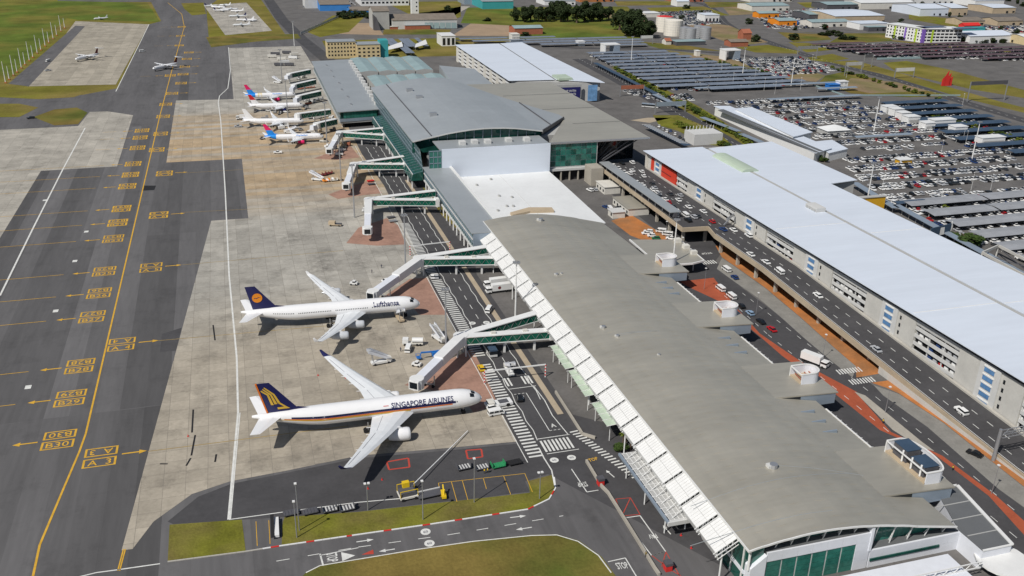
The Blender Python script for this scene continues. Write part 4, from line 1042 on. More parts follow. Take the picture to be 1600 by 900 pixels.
for x in (202.2, 207.4):
    y = 100
    while y < 455:
        mb.hexa([(x, y, zd(y)), (x + .2, y, zd(y)), (x + .2, y + 2.5, zd(y + 2.5)), (x, y + 2.5, zd(y + 2.5)), (x, y, zd(y) + .03), (x + .2, y, zd(y) + .03), (x + .2, y + 2.5, zd(y + 2.5) + .03), (x, y + 2.5, zd(y + 2.5) + .03)]); y += 6.5
mb.build('lane_marking', 'white_line', ER)
MB().box(187.6, 193.2, 366, 455, 10.4, 10.8).build('walkway_roof', 'roof_mid', ER)
MB().box(189.5, 191.5, 366, 455, 8.0, 10.4).build('walkway_screen', 'steel_dark', ER)
for k in range(12): MB().cyl(188.3, 368 + k * 7.8, 7.4, 10.4, .15, 6).build('walkway_post', 'steel', ER)
# curved flat canopy in front of the lobby, yard huts
cc = wthing('curved_canopy', 'grey flat canopy with a curved white front edge and roof boxes', 'canopy', (171, 335, 0))
P = [(160.8, 350), (160.6, 326), (163, 320.5), (168, 317.6), (175, 317.2), (181.3, 319), (182.6, 345)]
MB().prism(P, 5.0, 5.4).build('canopy_roof', 'roof_grey', cc)
m_ = MB()
for a, b in zip(P[1:-1], P[2:-1]): m_.bar((*a, 5.3), (*b, 5.3), .5, .7)
m_.bar((*P[0], 5.3), (*P[1], 5.3), .5, .7); m_.bar((*P[5], 5.3), (*P[6], 5.3), .4, .5); m_.build('white_edge', 'white_paint', cc)
for y in (326, 333, 341): MB().box(179, 181.6, y, y + 2.6, 5.4, 7).build('roof_box', 'offwhite', cc)
for x, y in ((163, 345), (163, 328), (178, 322), (180, 342)): MB().cyl(x, y, 0, 5, .25, 8).build('post', 'white_paint', cc)
for c, sx, sy, h, mt, s in (((985, 327), 11, 20, 3.6, 'roof_grey', 'long pale service hut beside the elevated road'), ((963, 338), 6.5, 6, 3, 'wall_lightgrey', 'small grey service hut in the yard'), ((950, 298), 9, 12, 3.8, 'offwhite', 'cream prefab hut in the yard'), ((915, 272), 7, 6, 7.5, 'concrete', 'tall concrete plant block behind the white hall')):
    X, Y = G(*c); b = wthing('service_hut', s, 'hut', (X, Y, 0))
    MB().box(X - sx / 2, X + sx / 2, Y - sy / 2, Y + sy / 2, 0, h).build('wall', 'offwhite', b); MB().box(X - sx / 2 - .4, X + sx / 2 + .4, Y - sy / 2 - .4, Y + sy / 2 + .4, h, h + .25).build('roof', mt, b)
    for k in range(int(sy // 4)): MB().box(X - sx / 2 - .06, X - sx / 2 - .01, Y - sy / 2 + 1 + k * 4, Y - sy / 2 + 2.6 + k * 4, 1, 2.4).build('window', 'glass_dark', b)
# ================================================================ FAR PARKADE
P2 = wthing('parkade', 'distant parkade with white twin roof, poster hoardings and open white facade', 'parkade', (235, 760, 0))
MB().prism([(199.3, 671), (235, 669), (243, 853), (200.2, 853)], 14.7, 15).build('white_roof', 'roof_white', P2)
MB().prism([(236.4, 669), (268.7, 650), (267, 858), (244.4, 854)], 14.7, 15).build('white_roof', 'roof_white', P2)
MB().prism([(202.5, 672), (267, 655), (266, 852), (202.5, 850)], 0, 14).build('core', 'wall_grey', P2)
for k in range(9):
    y = 676 + k * 19.5
    for j in range(4):
        MB().box(201.4, 202.3, y, y + 12, 1 + j * 3.2, 2.6 + j * 3.2).build('parapet_band', 'white_paint', P2)
        MB().box(202.2, 202.48, y, y + 12, 2.6 + j * 3.2, 4.2 + j * 3.2).build('opening_shade', 'shadow_void', P2)  # near-black panel, shade of the open level put into its colour
    MB().box(201.2, 202.4, y + 12.1, y + 19.3, 0, 13.9).build('wall_panel', 'offwhite', P2)
X, Y = G(905, 158); 
MB().box(231, 252, 655, 656, 3, 13.5).build('poster_wall', 'wall_grey', P2)
po = MB().box(233, 251, 654.6, 654.9, 3.5, 11.5).build('poster', 'poster_navy', P2)
m_ = MB(); put_text(m_, 'FILL UP WITH', (234.5, 654.5, 8.0), (13, 0, 0), (0, 0, 1.6)); put_text(m_, 'YOUR POINTS', (235.5, 654.5, 5.6), (12, 0, 0), (0, 0, 1.6)); m_.build('lettering', 'white_paint', po, org=ORG[P2.name])
MB().box(256.5, 264, 652.4, 652.8, 1, 13).build('poster', 'poster_blue', P2)
MB().box(237, 248, 664, 681, 15, 16.6).build('barrel_skylight', 'awning_green', P2)
# ================================================================ LONG WHITE-ROOFED DEPOT beside the open car park
def shed(pts, h, roof, wall, name, label, cat, ridge=0.0, over=.5):
    """building from a roof outline given in pixels at its eave height; optional low gable"""
    P = GP(pts, h); cx = sum(p[0] for p in P) / len(P); cy = sum(p[1] for p in P) / len(P)
    b = wthing(name, label, cat, (cx, cy, 0))
    Q = [(cx + (x - cx) * .97, cy + (y - cy) * .97) for x, y in P]
    MB().prism(Q, 0, h - .05).build('wall', wall, b)
    if ridge and len(P) == 4:
        e = [(Vector(P[i]) - Vector(P[(i + 1) % 4])).length for i in range(2)]
        o_ = 0 if e[0] > e[1] else 1
        a, b_, c, d = [P[(i + o_) % 4] for i in range(4)]
        m0 = ((a[0] + d[0]) / 2, (a[1] + d[1]) / 2); m1 = ((b_[0] + c[0]) / 2, (b_[1] + c[1]) / 2)
        r_ = MB()
        r_.poly([(*a, h), (*b_, h), (*m1, h + ridge), (*m0, h + ridge)]); r_.poly([(*d, h), (*m0, h + ridge), (*m1, h + ridge), (*c, h)])
        r_.poly([(*a, h), (*m0, h + ridge), (*d, h)], 1); r_.poly([(*b_, h), (*c, h), (*m1, h + ridge)], 1)
        r_.build('roof', [roof, wall], b)
    else: MB().prism(P, h - .05, h + .3).build('roof', roof, b)
    return b
D = shed([(1115, 166), (1140, 166), (1300, 232), (1275, 240), (1245, 226)], 6, 'roof_white', 'white_paint', 'car_rental_depot', 'long white-roofed rental depot with dark roof strips beside the open car park', 'depot')
for a, b in (((1128, 171), (1283, 236)), ((1124, 172), (1277, 238))):
    pa, pb = G(*a, 6.4), G(*b, 6.4); MB().bar((*pa, 6.4), (*pb, 6.4), 2.6, .3).build('roof_strip', 'roof_dark', D)
shed([(1148, 170), (1175, 168), (1270, 207), (1240, 214)], 7.5, 'roof_white', 'white_paint', 'hall', 'plain white flat-roofed hall behind the rental depot', 'hall')
shed([(1270, 222), (1300, 219), (1325, 233), (1295, 240)], 5, 'roof_white', 'white_paint', 'office', 'small white flat-roofed office at the end of the rental depot', 'office')
X, Y = G(1302, 208); b = wthing('marquee', 'white peaked marquee among the parked cars', 'marquee', (X, Y, 0))
MB().box(X - 9, X + 9, Y - 6, Y + 6, 0, 3.2).build('wall', 'wall_grey', b)
m_ = MB(); q = [(X - 9.6, Y - 6.6, 3.2), (X + 9.6, Y - 6.6, 3.2), (X + 9.6, Y + 6.6, 3.2), (X - 9.6, Y + 6.6, 3.2)]
for i in range(4): m_.poly([q[i], q[(i + 1) % 4], (X, Y, 6)])
m_.build('roof', 'roof_cream', b)
for a, b_, s in (((1097, 183), (1155, 205), 'along the planted strip'), ((1158, 209), (1190, 222), 'beside the depot forecourt'), ((930, 98), (1025, 146), 'of the covered car park edge'), ((1022, 147), (1062, 166), 'near the footbridge sign'), ((1335, 285), (1400, 325), 'behind the parkade'), ((1400, 320), (1620, 440), 'running along the shaded car park')):
    pa, pb = G(*a, 3.2), G(*b_, 3.2); w_ = wthing('walkway_cover', 'blue-grey covered walkway roof ' + s, 'walkway', (*pa, 0))
    MB().bar((*pa, 3.2), (*pb, 3.2), 4.2, .25).build('roof', 'canopy_navy' if a[0] < 1000 else 'steel_blue', w_)
    L = (Vector(pb) - Vector(pa)).length; m_ = MB()
    for k in range(int(L // 6) + 1):
        t = min(1, k * 6 / L); m_.cyl(pa[0] + (pb[0] - pa[0]) * t, pa[1] + (pb[1] - pa[1]) * t, 0, 3.1, .12, 6)
    m_.build('posts', 'white_paint', w_)
# ================================================================ PASSENGER BRIDGES
def tunnel(mb, a, b, w, h, mi=0):
    """box tunnel between floor-centre points a and b"""
    mb.bar((a[0], a[1], a[2] + h / 2), (b[0], b[1], b[2] + h / 2), w, h, mi)
def glazed(root, a, b, w=2.6, h=2.6, name='glazed_tunnel'):
    a = Vector(a); b = Vector(b)
    t = MB(); tunnel(t, a, b, w, h); g = t.build(name, 'bridge_green', root)
    r = MB(); up = Vector((0, 0, h + .12)); r.bar(a + up, b + up, w + .5, .3); r.bar(a - Vector((0, 0, .12)), b - Vector((0, 0, .12)), w + .3, .3)
    r.build('tunnel_roof', 'white_paint', g, org=ORG[root.name])
    d = (b - a); L = d.length; d.normalize(); n = Vector((d.y, -d.x, 0)) * (w / 2 + .06)
    f = MB(); k = 0; s = 1.6
    while k * s < L - s:
        p, q = a + d * (k * s), a + d * ((k + 1) * s)
        for sg in (1, -1):
            f.bar(p + n * sg + Vector((0, 0, .1 if k % 2 else h - .1)), q + n * sg + Vector((0, 0, h - .1 if k % 2 else .1)), .10)
        k += 1
    f.build('lattice', 'steel', g, org=ORG[root.name])
def bridge(hub, ends, cab, label, two=True, white=True):
    hx, hy = hub
    b = wthing('passenger_bridge', label, 'passenger bridge', (hx, hy, 0))
    zf = 4.6
    e0 = ends[0]; glazed(b, (hx + 1.5, hy, zf), (e0[0], e0[1], zf))
    if two:
        e1 = ends[1]; glazed(b, (hx + 1.5, hy + 2.2, zf - .2), (e1[0], e1[1], zf + 1.6))
    h = MB(); h.cyl(hx, hy + .6, zf - .3, zf + 3.0, 2.6, 12); h.build('rotunda', 'white_paint', b)
    l_ = MB()
    for dx, dy in ((-1.6, -1.2), (-1.6, 2.6), (1.4, -1.2), (1.4, 2.6)): l_.bar((hx + dx, hy + dy, 0), (hx + dx * .9, hy + dy * .9, zf), .4)
    l_.bar((hx - 1.6, hy - 1.2, .5), (hx - 1.6, hy + 2.6, 3.8), .18); l_.bar((hx - 1.6, hy - 1.2, 3.8), (hx - 1.6, hy + 2.6, .5), .18)
    l_.build('support_frame', 'white_paint', b)
    st = MB()
    for k in range(9): st.box(hx - 3.6, hx - 2.4, hy + 3 - k * .8, hy + 3.5 - k * .8, .4 + k * .5, .5 + k * .5)
    st.bar((hx - 3.6, hy + 3.2, 1.4), (hx - 3.6, hy - 3.4, 5.4), .1); st.bar((hx - 2.4, hy + 3.2, 1.4), (hx - 2.4, hy - 3.4, 5.4), .1); st.build('service_stair', 'white_paint', b)
    c = Vector((cab[0], cab[1], 4.1)); a = Vector((hx - .5, hy - .5, zf)); d = (c - a); L = d.length; d.normalize()
    m1 = a + d * (L * .52)
    t = MB(); tunnel(t, a, m1, 3.4, 3.2); t.build('telescopic_tunnel', 'white_paint', b)
    t = MB(); tunnel(t, m1 - d * 1, c, 2.9, 2.7); t.build('telescopic_tunnel', 'panel_white', b)
    n = Vector((-d.y, d.x, 0)).normalized()
    k_ = MB(); k_.cyl(c.x, c.y, c.z - .2, c.z + 3.0, 2.3, 12); p = c + d * 2.2
    k_.bar(c + Vector((0, 0, 1.4)), p + Vector((0, 0, 1.4)), 3.3, 2.9); kb = k_.build('cab', 'white_paint', b)
    MB().bar(p + Vector((0, 0, 1.5)) + d * .02, p + Vector((0, 0, 1.5)) + d * .12, 2.6, 2.1).build('cab_opening', 'glass_dark', kb, org=ORG[b.name])
    g = a + d * (L * .74); w_ = MB()
    for sg in (1, -1):
        w_.bar(g + n * (1.9 * sg), Vector((g.x + n.x * 1.9 * sg, g.y + n.y * 1.9 * sg, .9)), .35)
    w_.bar(g + n * 2 - Vector((0, 0, 3.2)), g - n * 2 - Vector((0, 0, 3.2)), .4); w_.build('lift_legs', 'steel', b)
    for sg in (1, -1):
        q = Vector((g.x, g.y, .55)) + n * (1.5 * sg)
        MB().bar(q - n * .3, q + n * .3, 1.1, 1.1).build('wheel', 'tyre', b)
    pl = MB()
    for t_ in (.45, .8):
        x = hx + 1.5 + (e0[0] - hx - 1.5) * t_; y = hy + (e0[1] - hy) * t_; pl.box(x - .35, x + .35, y - .35, y + .35, 0, zf)
    pl.build('pillar', 'white_paint', b)
    rb = MB().box(e0[0] - 1.2, e0[0] + .6, e0[1] - 1.9, e0[1] + 1.9, zf - .4, zf + 3.4); rb.build('end_frame', 'white_paint', b)
    for t_ in (.35, .7):
        x = hx + (e0[0] - hx) * t_; y = hy + (e0[1] - hy) * t_; MB().box(x - .8, x + .8, y - .5, y + .5, zf + 2.9, zf + 3.6).build('roof_unit', 'offwhite', b)
bridge((65.2, 271), [(96.6, 268.3), (98.2, 281)], (45.2, 246.5), 'double green glass passenger bridge docked to the gold-striped twin-engined airliner')
bridge((65.6, 345), [(96.6, 338.8), (98, 348.5)], (42.5, 317.5), 'double green glass passenger bridge docked to the four-engined airliner')
bridge((57.5, 428), [(89.5, 420), (90.4, 430)], (50.8, 389), 'double green glass passenger bridge with its white tunnel parked straight, beside the open truck')
bridge((59, 493), [(86, 486.5), (87, 497)], (50.2, 459), 'double green glass passenger bridge parked beside the red cart train')
bridge((60, 567), [(85.5, 554), (86.5, 566)], (49.5, 531), 'double green glass passenger bridge beside the end of the pier')
for (a, b_, c, s) in (((525, 190), (495, 196), (487, 201), 'next to the plain white jet'), ((516, 175), (466, 181), (461, 183), 'at the plain white jet'), ((500, 146), (466, 153), (461, 158), 'at the jet with a wavy striped tail'), ((492, 128), (459, 135), (455, 142), 'at the yellow-banded jet'), ((484, 112), (452, 118), (447, 122), 'at the empty stand furthest along the pier')):
    h = wthing('passenger_bridge', 'single green glass passenger bridge of the pier ' + s, 'passenger bridge', (*G(*b_, 6), 0))
    pa, pb, pc = G(*a, 6), G(*b_, 6), G(*c, 5)
    glazed(h, (*pa, 4.6), (*pb, 4.3), 3.0, 3.2)
    k_ = MB(); k_.cyl(pb[0], pb[1], 4, 7.6, 2.4, 10); k_.build('rotunda', 'white_paint', h)
    k_ = MB(); k_.bar((*pb, 5.4), (*pc, 5.4), 3, 2.8); k_.build('cab', 'panel_white', h)
    l_ = MB(); l_.cyl(pb[0], pb[1], 0, 4, .5, 8); l_.cyl((pa[0] + pb[0]) / 2, (pa[1] + pb[1]) / 2, 0, 4.4, .35, 8); l_.build('support', 'white_paint', h)
# ================================================================ AIRCRAFT
def airliner(label, loc, rz, L, r, hc, span, chord, tipc, sweep, wing_s, engines, er, el, fin_h, mats, windows=True, group=None,
             high=False, ttail=False, winglet=None, tail_frac=.30, name='airliner', detail=True, finsplit=None, tailcol=None, fwd_fin=0):
    a = thing(name, label, 'airliner' if name == 'airliner' else 'aircraft', loc, rz, group)
    hull, belly, fin_m, eng_m, tip_m = mats
    X = lambda s: L / 2 - s
    ns = 24
    # stations: distance from nose, radius factor, centre offset
    t0 = L * (1 - tail_frac)
    st = [(0, .10, -.24), (.005 * L, .30, -.22), (.015 * L, .48, -.18), (.03 * L, .66, -.12), (.055 * L, .84, -.05), (.085 * L, .95, -.01), (.12 * L, 1, 0), (.3 * L, 1, 0), (.5 * L, 1, 0), (t0, 1, 0)]
    for k in range(1, 7):
        t = k / 6; st.append((t0 + (L - t0) * t, 1 - .88 * t ** 1.45, .62 * t ** 1.35))
    def sec(s):
        for (a0, r0, o0), (a1, r1, o1) in zip(st, st[1:]):
            if s <= a1:
                t = (s - a0) / (a1 - a0); return (r0 + (r1 - r0) * t) * r, hc + (o0 + (o1 - o0) * t) * r
        return st[-1][1] * r, hc + st[-1][2] * r
    def pt(s, th, off=0.0):
        q, zc = sec(s); q += off
        return (X(s), -q * math.sin(th), zc + q * math.cos(th))
    rings = [[pt(s, 2 * math.pi * k / ns) for k in range(ns)] for s, _, _ in st]
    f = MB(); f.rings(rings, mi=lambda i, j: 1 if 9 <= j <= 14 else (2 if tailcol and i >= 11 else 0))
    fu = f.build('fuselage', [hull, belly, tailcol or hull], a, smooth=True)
    def patch(s0, s1, th0, th1, m, nm, parent=a, off=.03, n=1, side=(1, -1)):
        mb = MB(); k = max(1, int((s1 - s0) / 2.5))
        for sg in side:
            for i in range(k):
                u0, u1 = s0 + (s1 - s0) * i / k, s0 + (s1 - s0) * (i + 1) / k
                for j in range(n):
                    h0, h1 = th0 + (th1 - th0) * j / n, th0 + (th1 - th0) * (j + 1) / n
                    mb.poly([pt(u0, h0 * sg, off), pt(u1, h0 * sg, off), pt(u1, h1 * sg, off), pt(u0, h1 * sg, off)])
        return mb.build(nm, m, parent)
    a_patch = patch
    if windows and detail:
        mb = MB(); s = .12 * L
        while s < .83 * L:
            if int(s) % 13 not in (5,):
                for sg in (1, -1): mb.poly([pt(s, sg * 1.27, .045), pt(s + .26, sg * 1.27, .045), pt(s + .26, sg * 1.40, .045), pt(s, sg * 1.40, .045)])
            s += .62 if r > 2 else .75
        mb.build('window_row', 'glass_dark', fu)
    for sd in (1, -1):
        patch(.040 * L, .060 * L, .50, .98, 'glass_dark', 'cockpit_window', fu, .06, 3, (sd,))
        patch(.034 * L, .052 * L, .06, .46, 'glass_dark', 'cockpit_window', fu, .06, 3, (sd,))
    # wings
    zw = hc + (r * .92 if high else -r * .5); dih = .02 if high else .085
    for sg in (1, -1):
        def sta(t):
            y = r * .55 + (span / 2 - r * .55) * t
            kink = .36
            xle = wing_s + math.tan(sweep) * (y - r * .55)
            if t < kink: c = chord + (chord * .56 - chord) * (t / kink)
            else: c = chord * .56 + (tipc - chord * .56) * ((t - kink) / (1 - kink))
            z = zw + dih * (y - r) + (.018 * span * t ** 3 if not high else 0)
            return y, xle, c, z
        def ring(t, th):
            y, xl, c, z = sta(t)
            h = c * th
            return [(X(xl), -sg * y, z), (X(xl + c * .18), -sg * y, z + h * .75), (X(xl + c * .45), -sg * y, z + h * .8), (X(xl + c), -sg * y, z + h * .05), (X(xl + c * .5), -sg * y, z - h * .45), (X(xl + c * .15), -sg * y, z - h * .5)]
        w_ = MB(); w_.rings([ring(t, .13 - .04 * t) for t in (0, .12, .36, .6, .82, 1.0)]); wg = w_.build('wing', 'wing_grey' if detail else hull, a)
        if winglet:
            y, xl, c, z = sta(1.0); hgt, out = winglet
            m_ = MB(); rr = []
            for t in (0, .4, .75, 1):
                yy = y + out * math.sin(t * 1.3); zz = z + hgt * (1 - math.cos(t * 1.45)) / .88; cc = c * (1 - .72 * t); xx = xl + t * (c * .9 + out * .5)
                rr.append([(X(xx), -sg * yy, zz), (X(xx + cc * .4), -sg * (yy - .08), zz + .1), (X(xx + cc), -sg * yy, zz), (X(xx + cc * .4), -sg * (yy + .08), zz - .05)])
            m_.rings(rr); m_.build('winglet', tip_m, wg)
        if detail:
            m_ = MB()
            for t in (.22, .36, .5, .64, .78):
                y, xl, c, z = sta(t); m_.rings([[(X(xl + c * .62), -sg * y + dx, z - .35 + dz) for dx, dz in ((-.22, 0), (0, .2), (.22, 0), (0, -.25))], [(X(xl + c * 1.14), -sg * y + dx, z - .15 + dz) for dx, dz in ((-.08, 0), (0, .08), (.08, 0), (0, -.08))]])
            m_.build('flap_fairings', hull, wg)
            m_ = MB()
            for t0_, t1_ in ((.06, .34), (.38, .66), (.7, .94)):
                y0, x0, c0, z0 = sta(t0_); y1, x1, c1, z1 = sta(t1_)
                m_.bar((X(x0 + c0 * .73), -sg * y0, z0 + c0 * .055), (X(x1 + c1 * .73), -sg * y1, z1 + c1 * .05), .09, .04)
            m_.build('flap_gap', 'text_grey', wg)
        for (ey, es) in engines:
            t = (ey - r * .55) / (span / 2 - r * .55); y, xl, c, z = sta(max(0, min(1, t)))
            ex = xl - el * .52 if not high else xl - el * .3; ez = z - er * 1.25 if not high else z - er * 1.2
            prof = [(0, .80), (.03, .93), (.14, 1.0), (.45, 1.0), (.8, .84), (1.0, .66)]
            e = MB(); e.rings([[(X(ex + p * el), -sg * ey + q * er * math.cos(2 * math.pi * k / 16), ez + q * er * math.sin(2 * math.pi * k / 16)) for k in range(16)] for p, q in prof], cap=False)
            en = e.build('engine', eng_m, a, smooth=True)
            e = MB(); e.rings([[(X(ex + p * el), -sg * ey + q * er * math.cos(2 * math.pi * k / 16), ez + q * er * math.sin(2 * math.pi * k / 16)) for k in range(16)] for p, q in ((.0, .8), (.12, .74))], cap=True); e.build('intake', 'steel_dark', en)
            e = MB(); e.rings([[(X(ex + p * el), -sg * ey + q * er * math.cos(2 * math.pi * k / 12), ez + q * er * math.sin(2 * math.pi * k / 12)) for k in range(12)] for p, q in ((.9, .62), (1.05, .45), (1.25, .12))]); e.build('exhaust_cone', 'steel', en)
            MB().hexa([(X(ex + el * .25), -sg * ey - .18, ez + er * .8), (X(ex + el * 1.1), -sg * ey - .18, ez + er * .5), (X(ex + el * 1.1), -sg * ey + .18, ez + er * .5), (X(ex + el * .25), -sg * ey + .18, ez + er * .8), (X(ex + el * .45), -sg * ey - .18, z + .2), (X(xl + c * .6), -sg * ey - .18, z + .1), (X(xl + c * .6), -sg * ey + .18, z + .1), (X(ex + el * .45), -sg * ey + .18, z + .2)]).build('pylon', hull, en)
    # tail
    fs = L * .80 - fwd_fin; fc = L * .135; zt = hc + r * .85
    def finring(t, half=.16):
        xl = fs + t * fin_h * .82; c = fc * (1 - .60 * t); z = zt + fin_h * t
        return [(X(xl), 0, z), (X(xl + c * .35), -half * (1 - .6 * t), z), (X(xl + c), 0, z), (X(xl + c * .35), half * (1 - .6 * t), z)]
    ts = (0, .3, .62, 1.0) if finsplit is None else (0, .45, 1.0)
    m_ = MB(); m_.rings([finring(t, r * .085) for t in ts], mi=(lambda i, j: 0 if finsplit is None else (1 if i == 0 else 0)))
    m_.rings([[(X(fs - fc * .5), -.05, zt), (X(fs + fc * .1), -.12, zt - .3), (X(fs + fc * .1), .12, zt - .3)], [(X(fs + fc * .05), -.04, zt + fin_h * .12), (X(fs + fc * .3), -.1, zt + fin_h * .1), (X(fs + fc * .3), .1, zt + fin_h * .1)]], mi=1 if finsplit else 0)
    fin = m_.build('fin', [fin_m, finsplit or fin_m], a)
    hs = fin_h * 1.05; ht = zt + fin_h * .97 if ttail else hc + r * .45
    for sg in (1, -1):
        x0 = L * .875 if not ttail else fs + fin_h * .75; rr = []
        for t in (0, 1):
            c = fc * .72 * (1 - .58 * t); xl = x0 + t * hs * .62; y = (0 if ttail else r * .25) + hs * .98 * t; z = ht + .1 * hs * t * (0 if ttail else 1)
            rr.append([(X(xl), -sg * y, z), (X(xl + c * .35), -sg * y, z + c * .05), (X(xl + c), -sg * y, z), (X(xl + c * .35), -sg * y, z - c * .05)])
        MB().rings(rr).build('tailplane', hull if not ttail else 'wing_grey', a)
    # gear
    for (s, y, n) in ((.085 * L, 0, 2), (.52 * L, r * 1.35, 4), (.52 * L, -r * 1.35, 4)):
        g = MB(); g.bar((X(s), y, .5), (X(s), y, hc - r * .7), .3); wr = .18 * r + .15
        gg = g.build('landing_gear', 'steel', a)
        w_ = MB()
        for dx in ((-.7, .7) if n == 4 else (0,)):
            for dy in (-.45, .45):
                w_.rings([[(X(s) + dx + wr * math.cos(2 * math.pi * k / 10), y + dy + e, wr + wr * math.sin(2 * math.pi * k / 10)) for k in range(10)] for e in (-.17, .17)])
        w_.build('tyres', 'tyre', gg)
    return a, pt, X, patch, fin, fu
def fus_text(a, pt, sx, s_left, length, th_mid, height, r, m, side=1):
    vs, fs = text(sx); mb = MB()
    # text runs from tail to nose on the starboard side: u grows towards the nose
    mb.faces([pt(s_left - u * length, th_mid - (v - .5) * height / r, .11) for u, v in vs], fs)
    return mb.build('lettering', m, a)
# --- gold-striped twin
p0, p1 = G(396, 657, 5.5), G(752, 622, 5)
mid = ((p0[0] + p1[0]) / 2, (p0[1] + p1[1]) / 2)
a, pt, X, patch, fin, fu = airliner('white twin-engined airliner with navy tail, gold bird emblem and blue and gold side stripes', (mid[0], mid[1]), math.radians(-1.6), 66.8, 2.98, 5.35, 64.0, 12.6, 2.6, math.radians(35), 20.5, [(10.6, 0)], 1.95, 6.3, 9.6,
    ('hull_white', 'hull_belly', 'navy', 'hull_white', 'navy'), winglet=(1.9, 1.5))
for sd in (1, -1): patch(8.5, 56, 1.24, 1.47, 'navy', 'stripe', a, .03, 1, (sd,)); patch(9.5, 58, 1.49, 1.60, 'livery_orange', 'stripe', a, .034, 1, (sd,)); patch(22, 60, 1.62, 1.74, 'gold', 'stripe', a, .034, 1, (sd,))
fus_text(a, pt, 'SINGAPORE AIRLINES', 27.6, 18.4, .98, 1.55, 2.98, 'navy')
q = patch(28.4, 29.9, .92, 1.05, 'white_paint', 'flag', a, .04, 1); patch(28.4, 29.9, .92, .985, 'livery_red', 'flag_band', q, .05, 1)
L_ = 66.8
def fin_pt(t, u, side=-1, off=.34):   # t up the fin, u 0..1 along the chord
    fs = L_ * .80; fc = L_ * .135; zt = 5.35 + 2.98 * .85; fh = 9.6
    xl = fs + t * fh * .82; c = fc * (1 - .6 * t)
    return (L_ / 2 - (xl + c * u), side * off * (1 - .45 * t) * (1.0 if .1 < u < .7 else .7), zt + fh * t)
for side in (-1, 1):
    m_ = MB()
    for k in range(3):   # three feather bands and a curled foot
        t0 = .16 + k * .0; u0 = .36 + k * .14
        m_.poly([fin_pt(.30 - k * .02, u0 + .02, side), fin_pt(.30 - k * .02, u0 + .12, side), fin_pt(.60, u0 + .05, side), fin_pt(.62, u0 - .05, side)])
        m_.poly([fin_pt(.62, u0 - .05, side), fin_pt(.60, u0 + .05, side), fin_pt(.84 - k * .05, u0 + .26, side), fin_pt(.88 - k * .05, u0 + .2, side)])
    m_.poly([fin_pt(.10, .22, side), fin_pt(.10, .62, side), fin_pt(.17, .60, side), fin_pt(.17, .28, side)])
    m_.poly([fin_pt(.17, .28, side), fin_pt(.17, .36, side), fin_pt(.32, .5, side), fin_pt(.32, .38, side)])
    m_.build('bird_emblem', 'gold', fin)
m_ = MB(); q0 = Vector(fin_pt(0, 1, -1, 0)); q1 = Vector(fin_pt(1, 1, -1, 0)); m_.bar(q0, q1, .35, .45); m_.build('rudder_edge', 'livery_orange', fin)
# --- four-engined airliner
p0, p1 = G(377, 491, 6), G(656, 474, 5)
mid = ((p0[0] + p1[0]) / 2, (p0[1] + p1[1]) / 2)
a, pt, X, patch, fin, fu = airliner('white four-engined airliner with dark blue tail and an orange disc emblem', (mid[0], mid[1]), math.radians(-2.6), 63.6, 2.82, 5.3, 59.0, 10.8, 2.3, math.radians(32), 19.5, [(9.2, 0), (19.3, 0)], 1.42, 5.6, 8.8,
    ('hull_white', 'hull_belly', 'navy', 'hull_belly', 'hull_white'), winglet=(1.7, .5))
fus_text(a, pt, 'Lufthansa', 17.2, 9.2, .98, 1.75, 2.82, 'navy')
L_ = 63.6
def fin_pt(t, u, side=-1, off=.30):
    fs = L_ * .80; fc = L_ * .135; zt = 5.3 + 2.82 * .85; fh = 8.8
    xl = fs + t * fh * .82; c = fc * (1 - .6 * t)
    return (L_ / 2 - (xl + c * u), side * off * (1 - .45 * t), zt + fh * t)
for side in (-1, 1):
    c = Vector(fin_pt(.50, .52, side, .36)); m_ = MB(); R_ = 1.75
    m_.poly([(c.x + R_ * math.cos(k * math.pi / 12), c.y, c.z + R_ * math.sin(k * math.pi / 12)) for k in range(24)]); d = m_.build('disc_emblem', 'orange', fin)
    m_ = MB(); y = c.y + side * .02
    m_.poly([(c.x - 1.2, y, c.z + .1), (c.x - .2, y, c.z - .35), (c.x + .4, y, c.z + .05), (c.x + 1.25, y, c.z + .1), (c.x + .4, y, c.z + .3), (c.x - .2, y, c.z - .05)])
    m_.poly([(c.x - 1.2, y, c.z + .1), (c.x - .9, y, c.z - .3), (c.x - .7, y, c.z - .2)]); m_.build('crane_emblem', 'navy', d)
# --- narrow-body jets at the pier
def narrow(nose, tail, label, mats, text_=None, tmat='navy', finsplit=None, tailcol=None):
    p0, p1 = G(*tail, 3.8), G(*nose, 3.6); mid = ((p0[0] + p1[0]) / 2, (p0[1] + p1[1]) / 2)
    L = max(33.0, min(39.5, math.hypot(p1[0] - p0[0], p1[1] - p0[1])))
    r_ = airliner(label, mid, math.atan2(p1[1] - p0[1], p1[0] - p0[0]) * .5, L, 1.9, 3.6, 34.0, 7.4, 1.5, math.radians(27), L * .33, [(5.3, 0)], 1.15, 3.9, 6.8, mats, winglet=(2.3, .4), finsplit=finsplit, tailcol=tailcol)
    if text_: fus_text(r_[0], r_[1], text_, L * .46, 7, .95, 1.1, 1.9, tmat)
    return r_
r_ = narrow((506, 213), (413, 214), 'white jet with pink and blue tail and pink engines, without a yellow band', ('hull_white', 'hull_belly', 'pink', 'pink', 'hull_white'), 'FlySafair', 'sky_blue', 'sky_blue', 'sky_blue')
r_ = narrow((475, 190), (379, 188), 'plain white jet with an all-white tail', ('hull_white', 'hull_belly', 'hull_white', 'hull_belly', 'hull_white'))
r_ = narrow((474, 164), (389, 166), 'white jet with a red, white and blue wavy tail and blue engines', ('hull_white', 'hull_belly', 'livery_red', 'navy', 'hull_white'), None, 'navy', 'hull_white')
fin = r_[4]; Lq = r_[0]
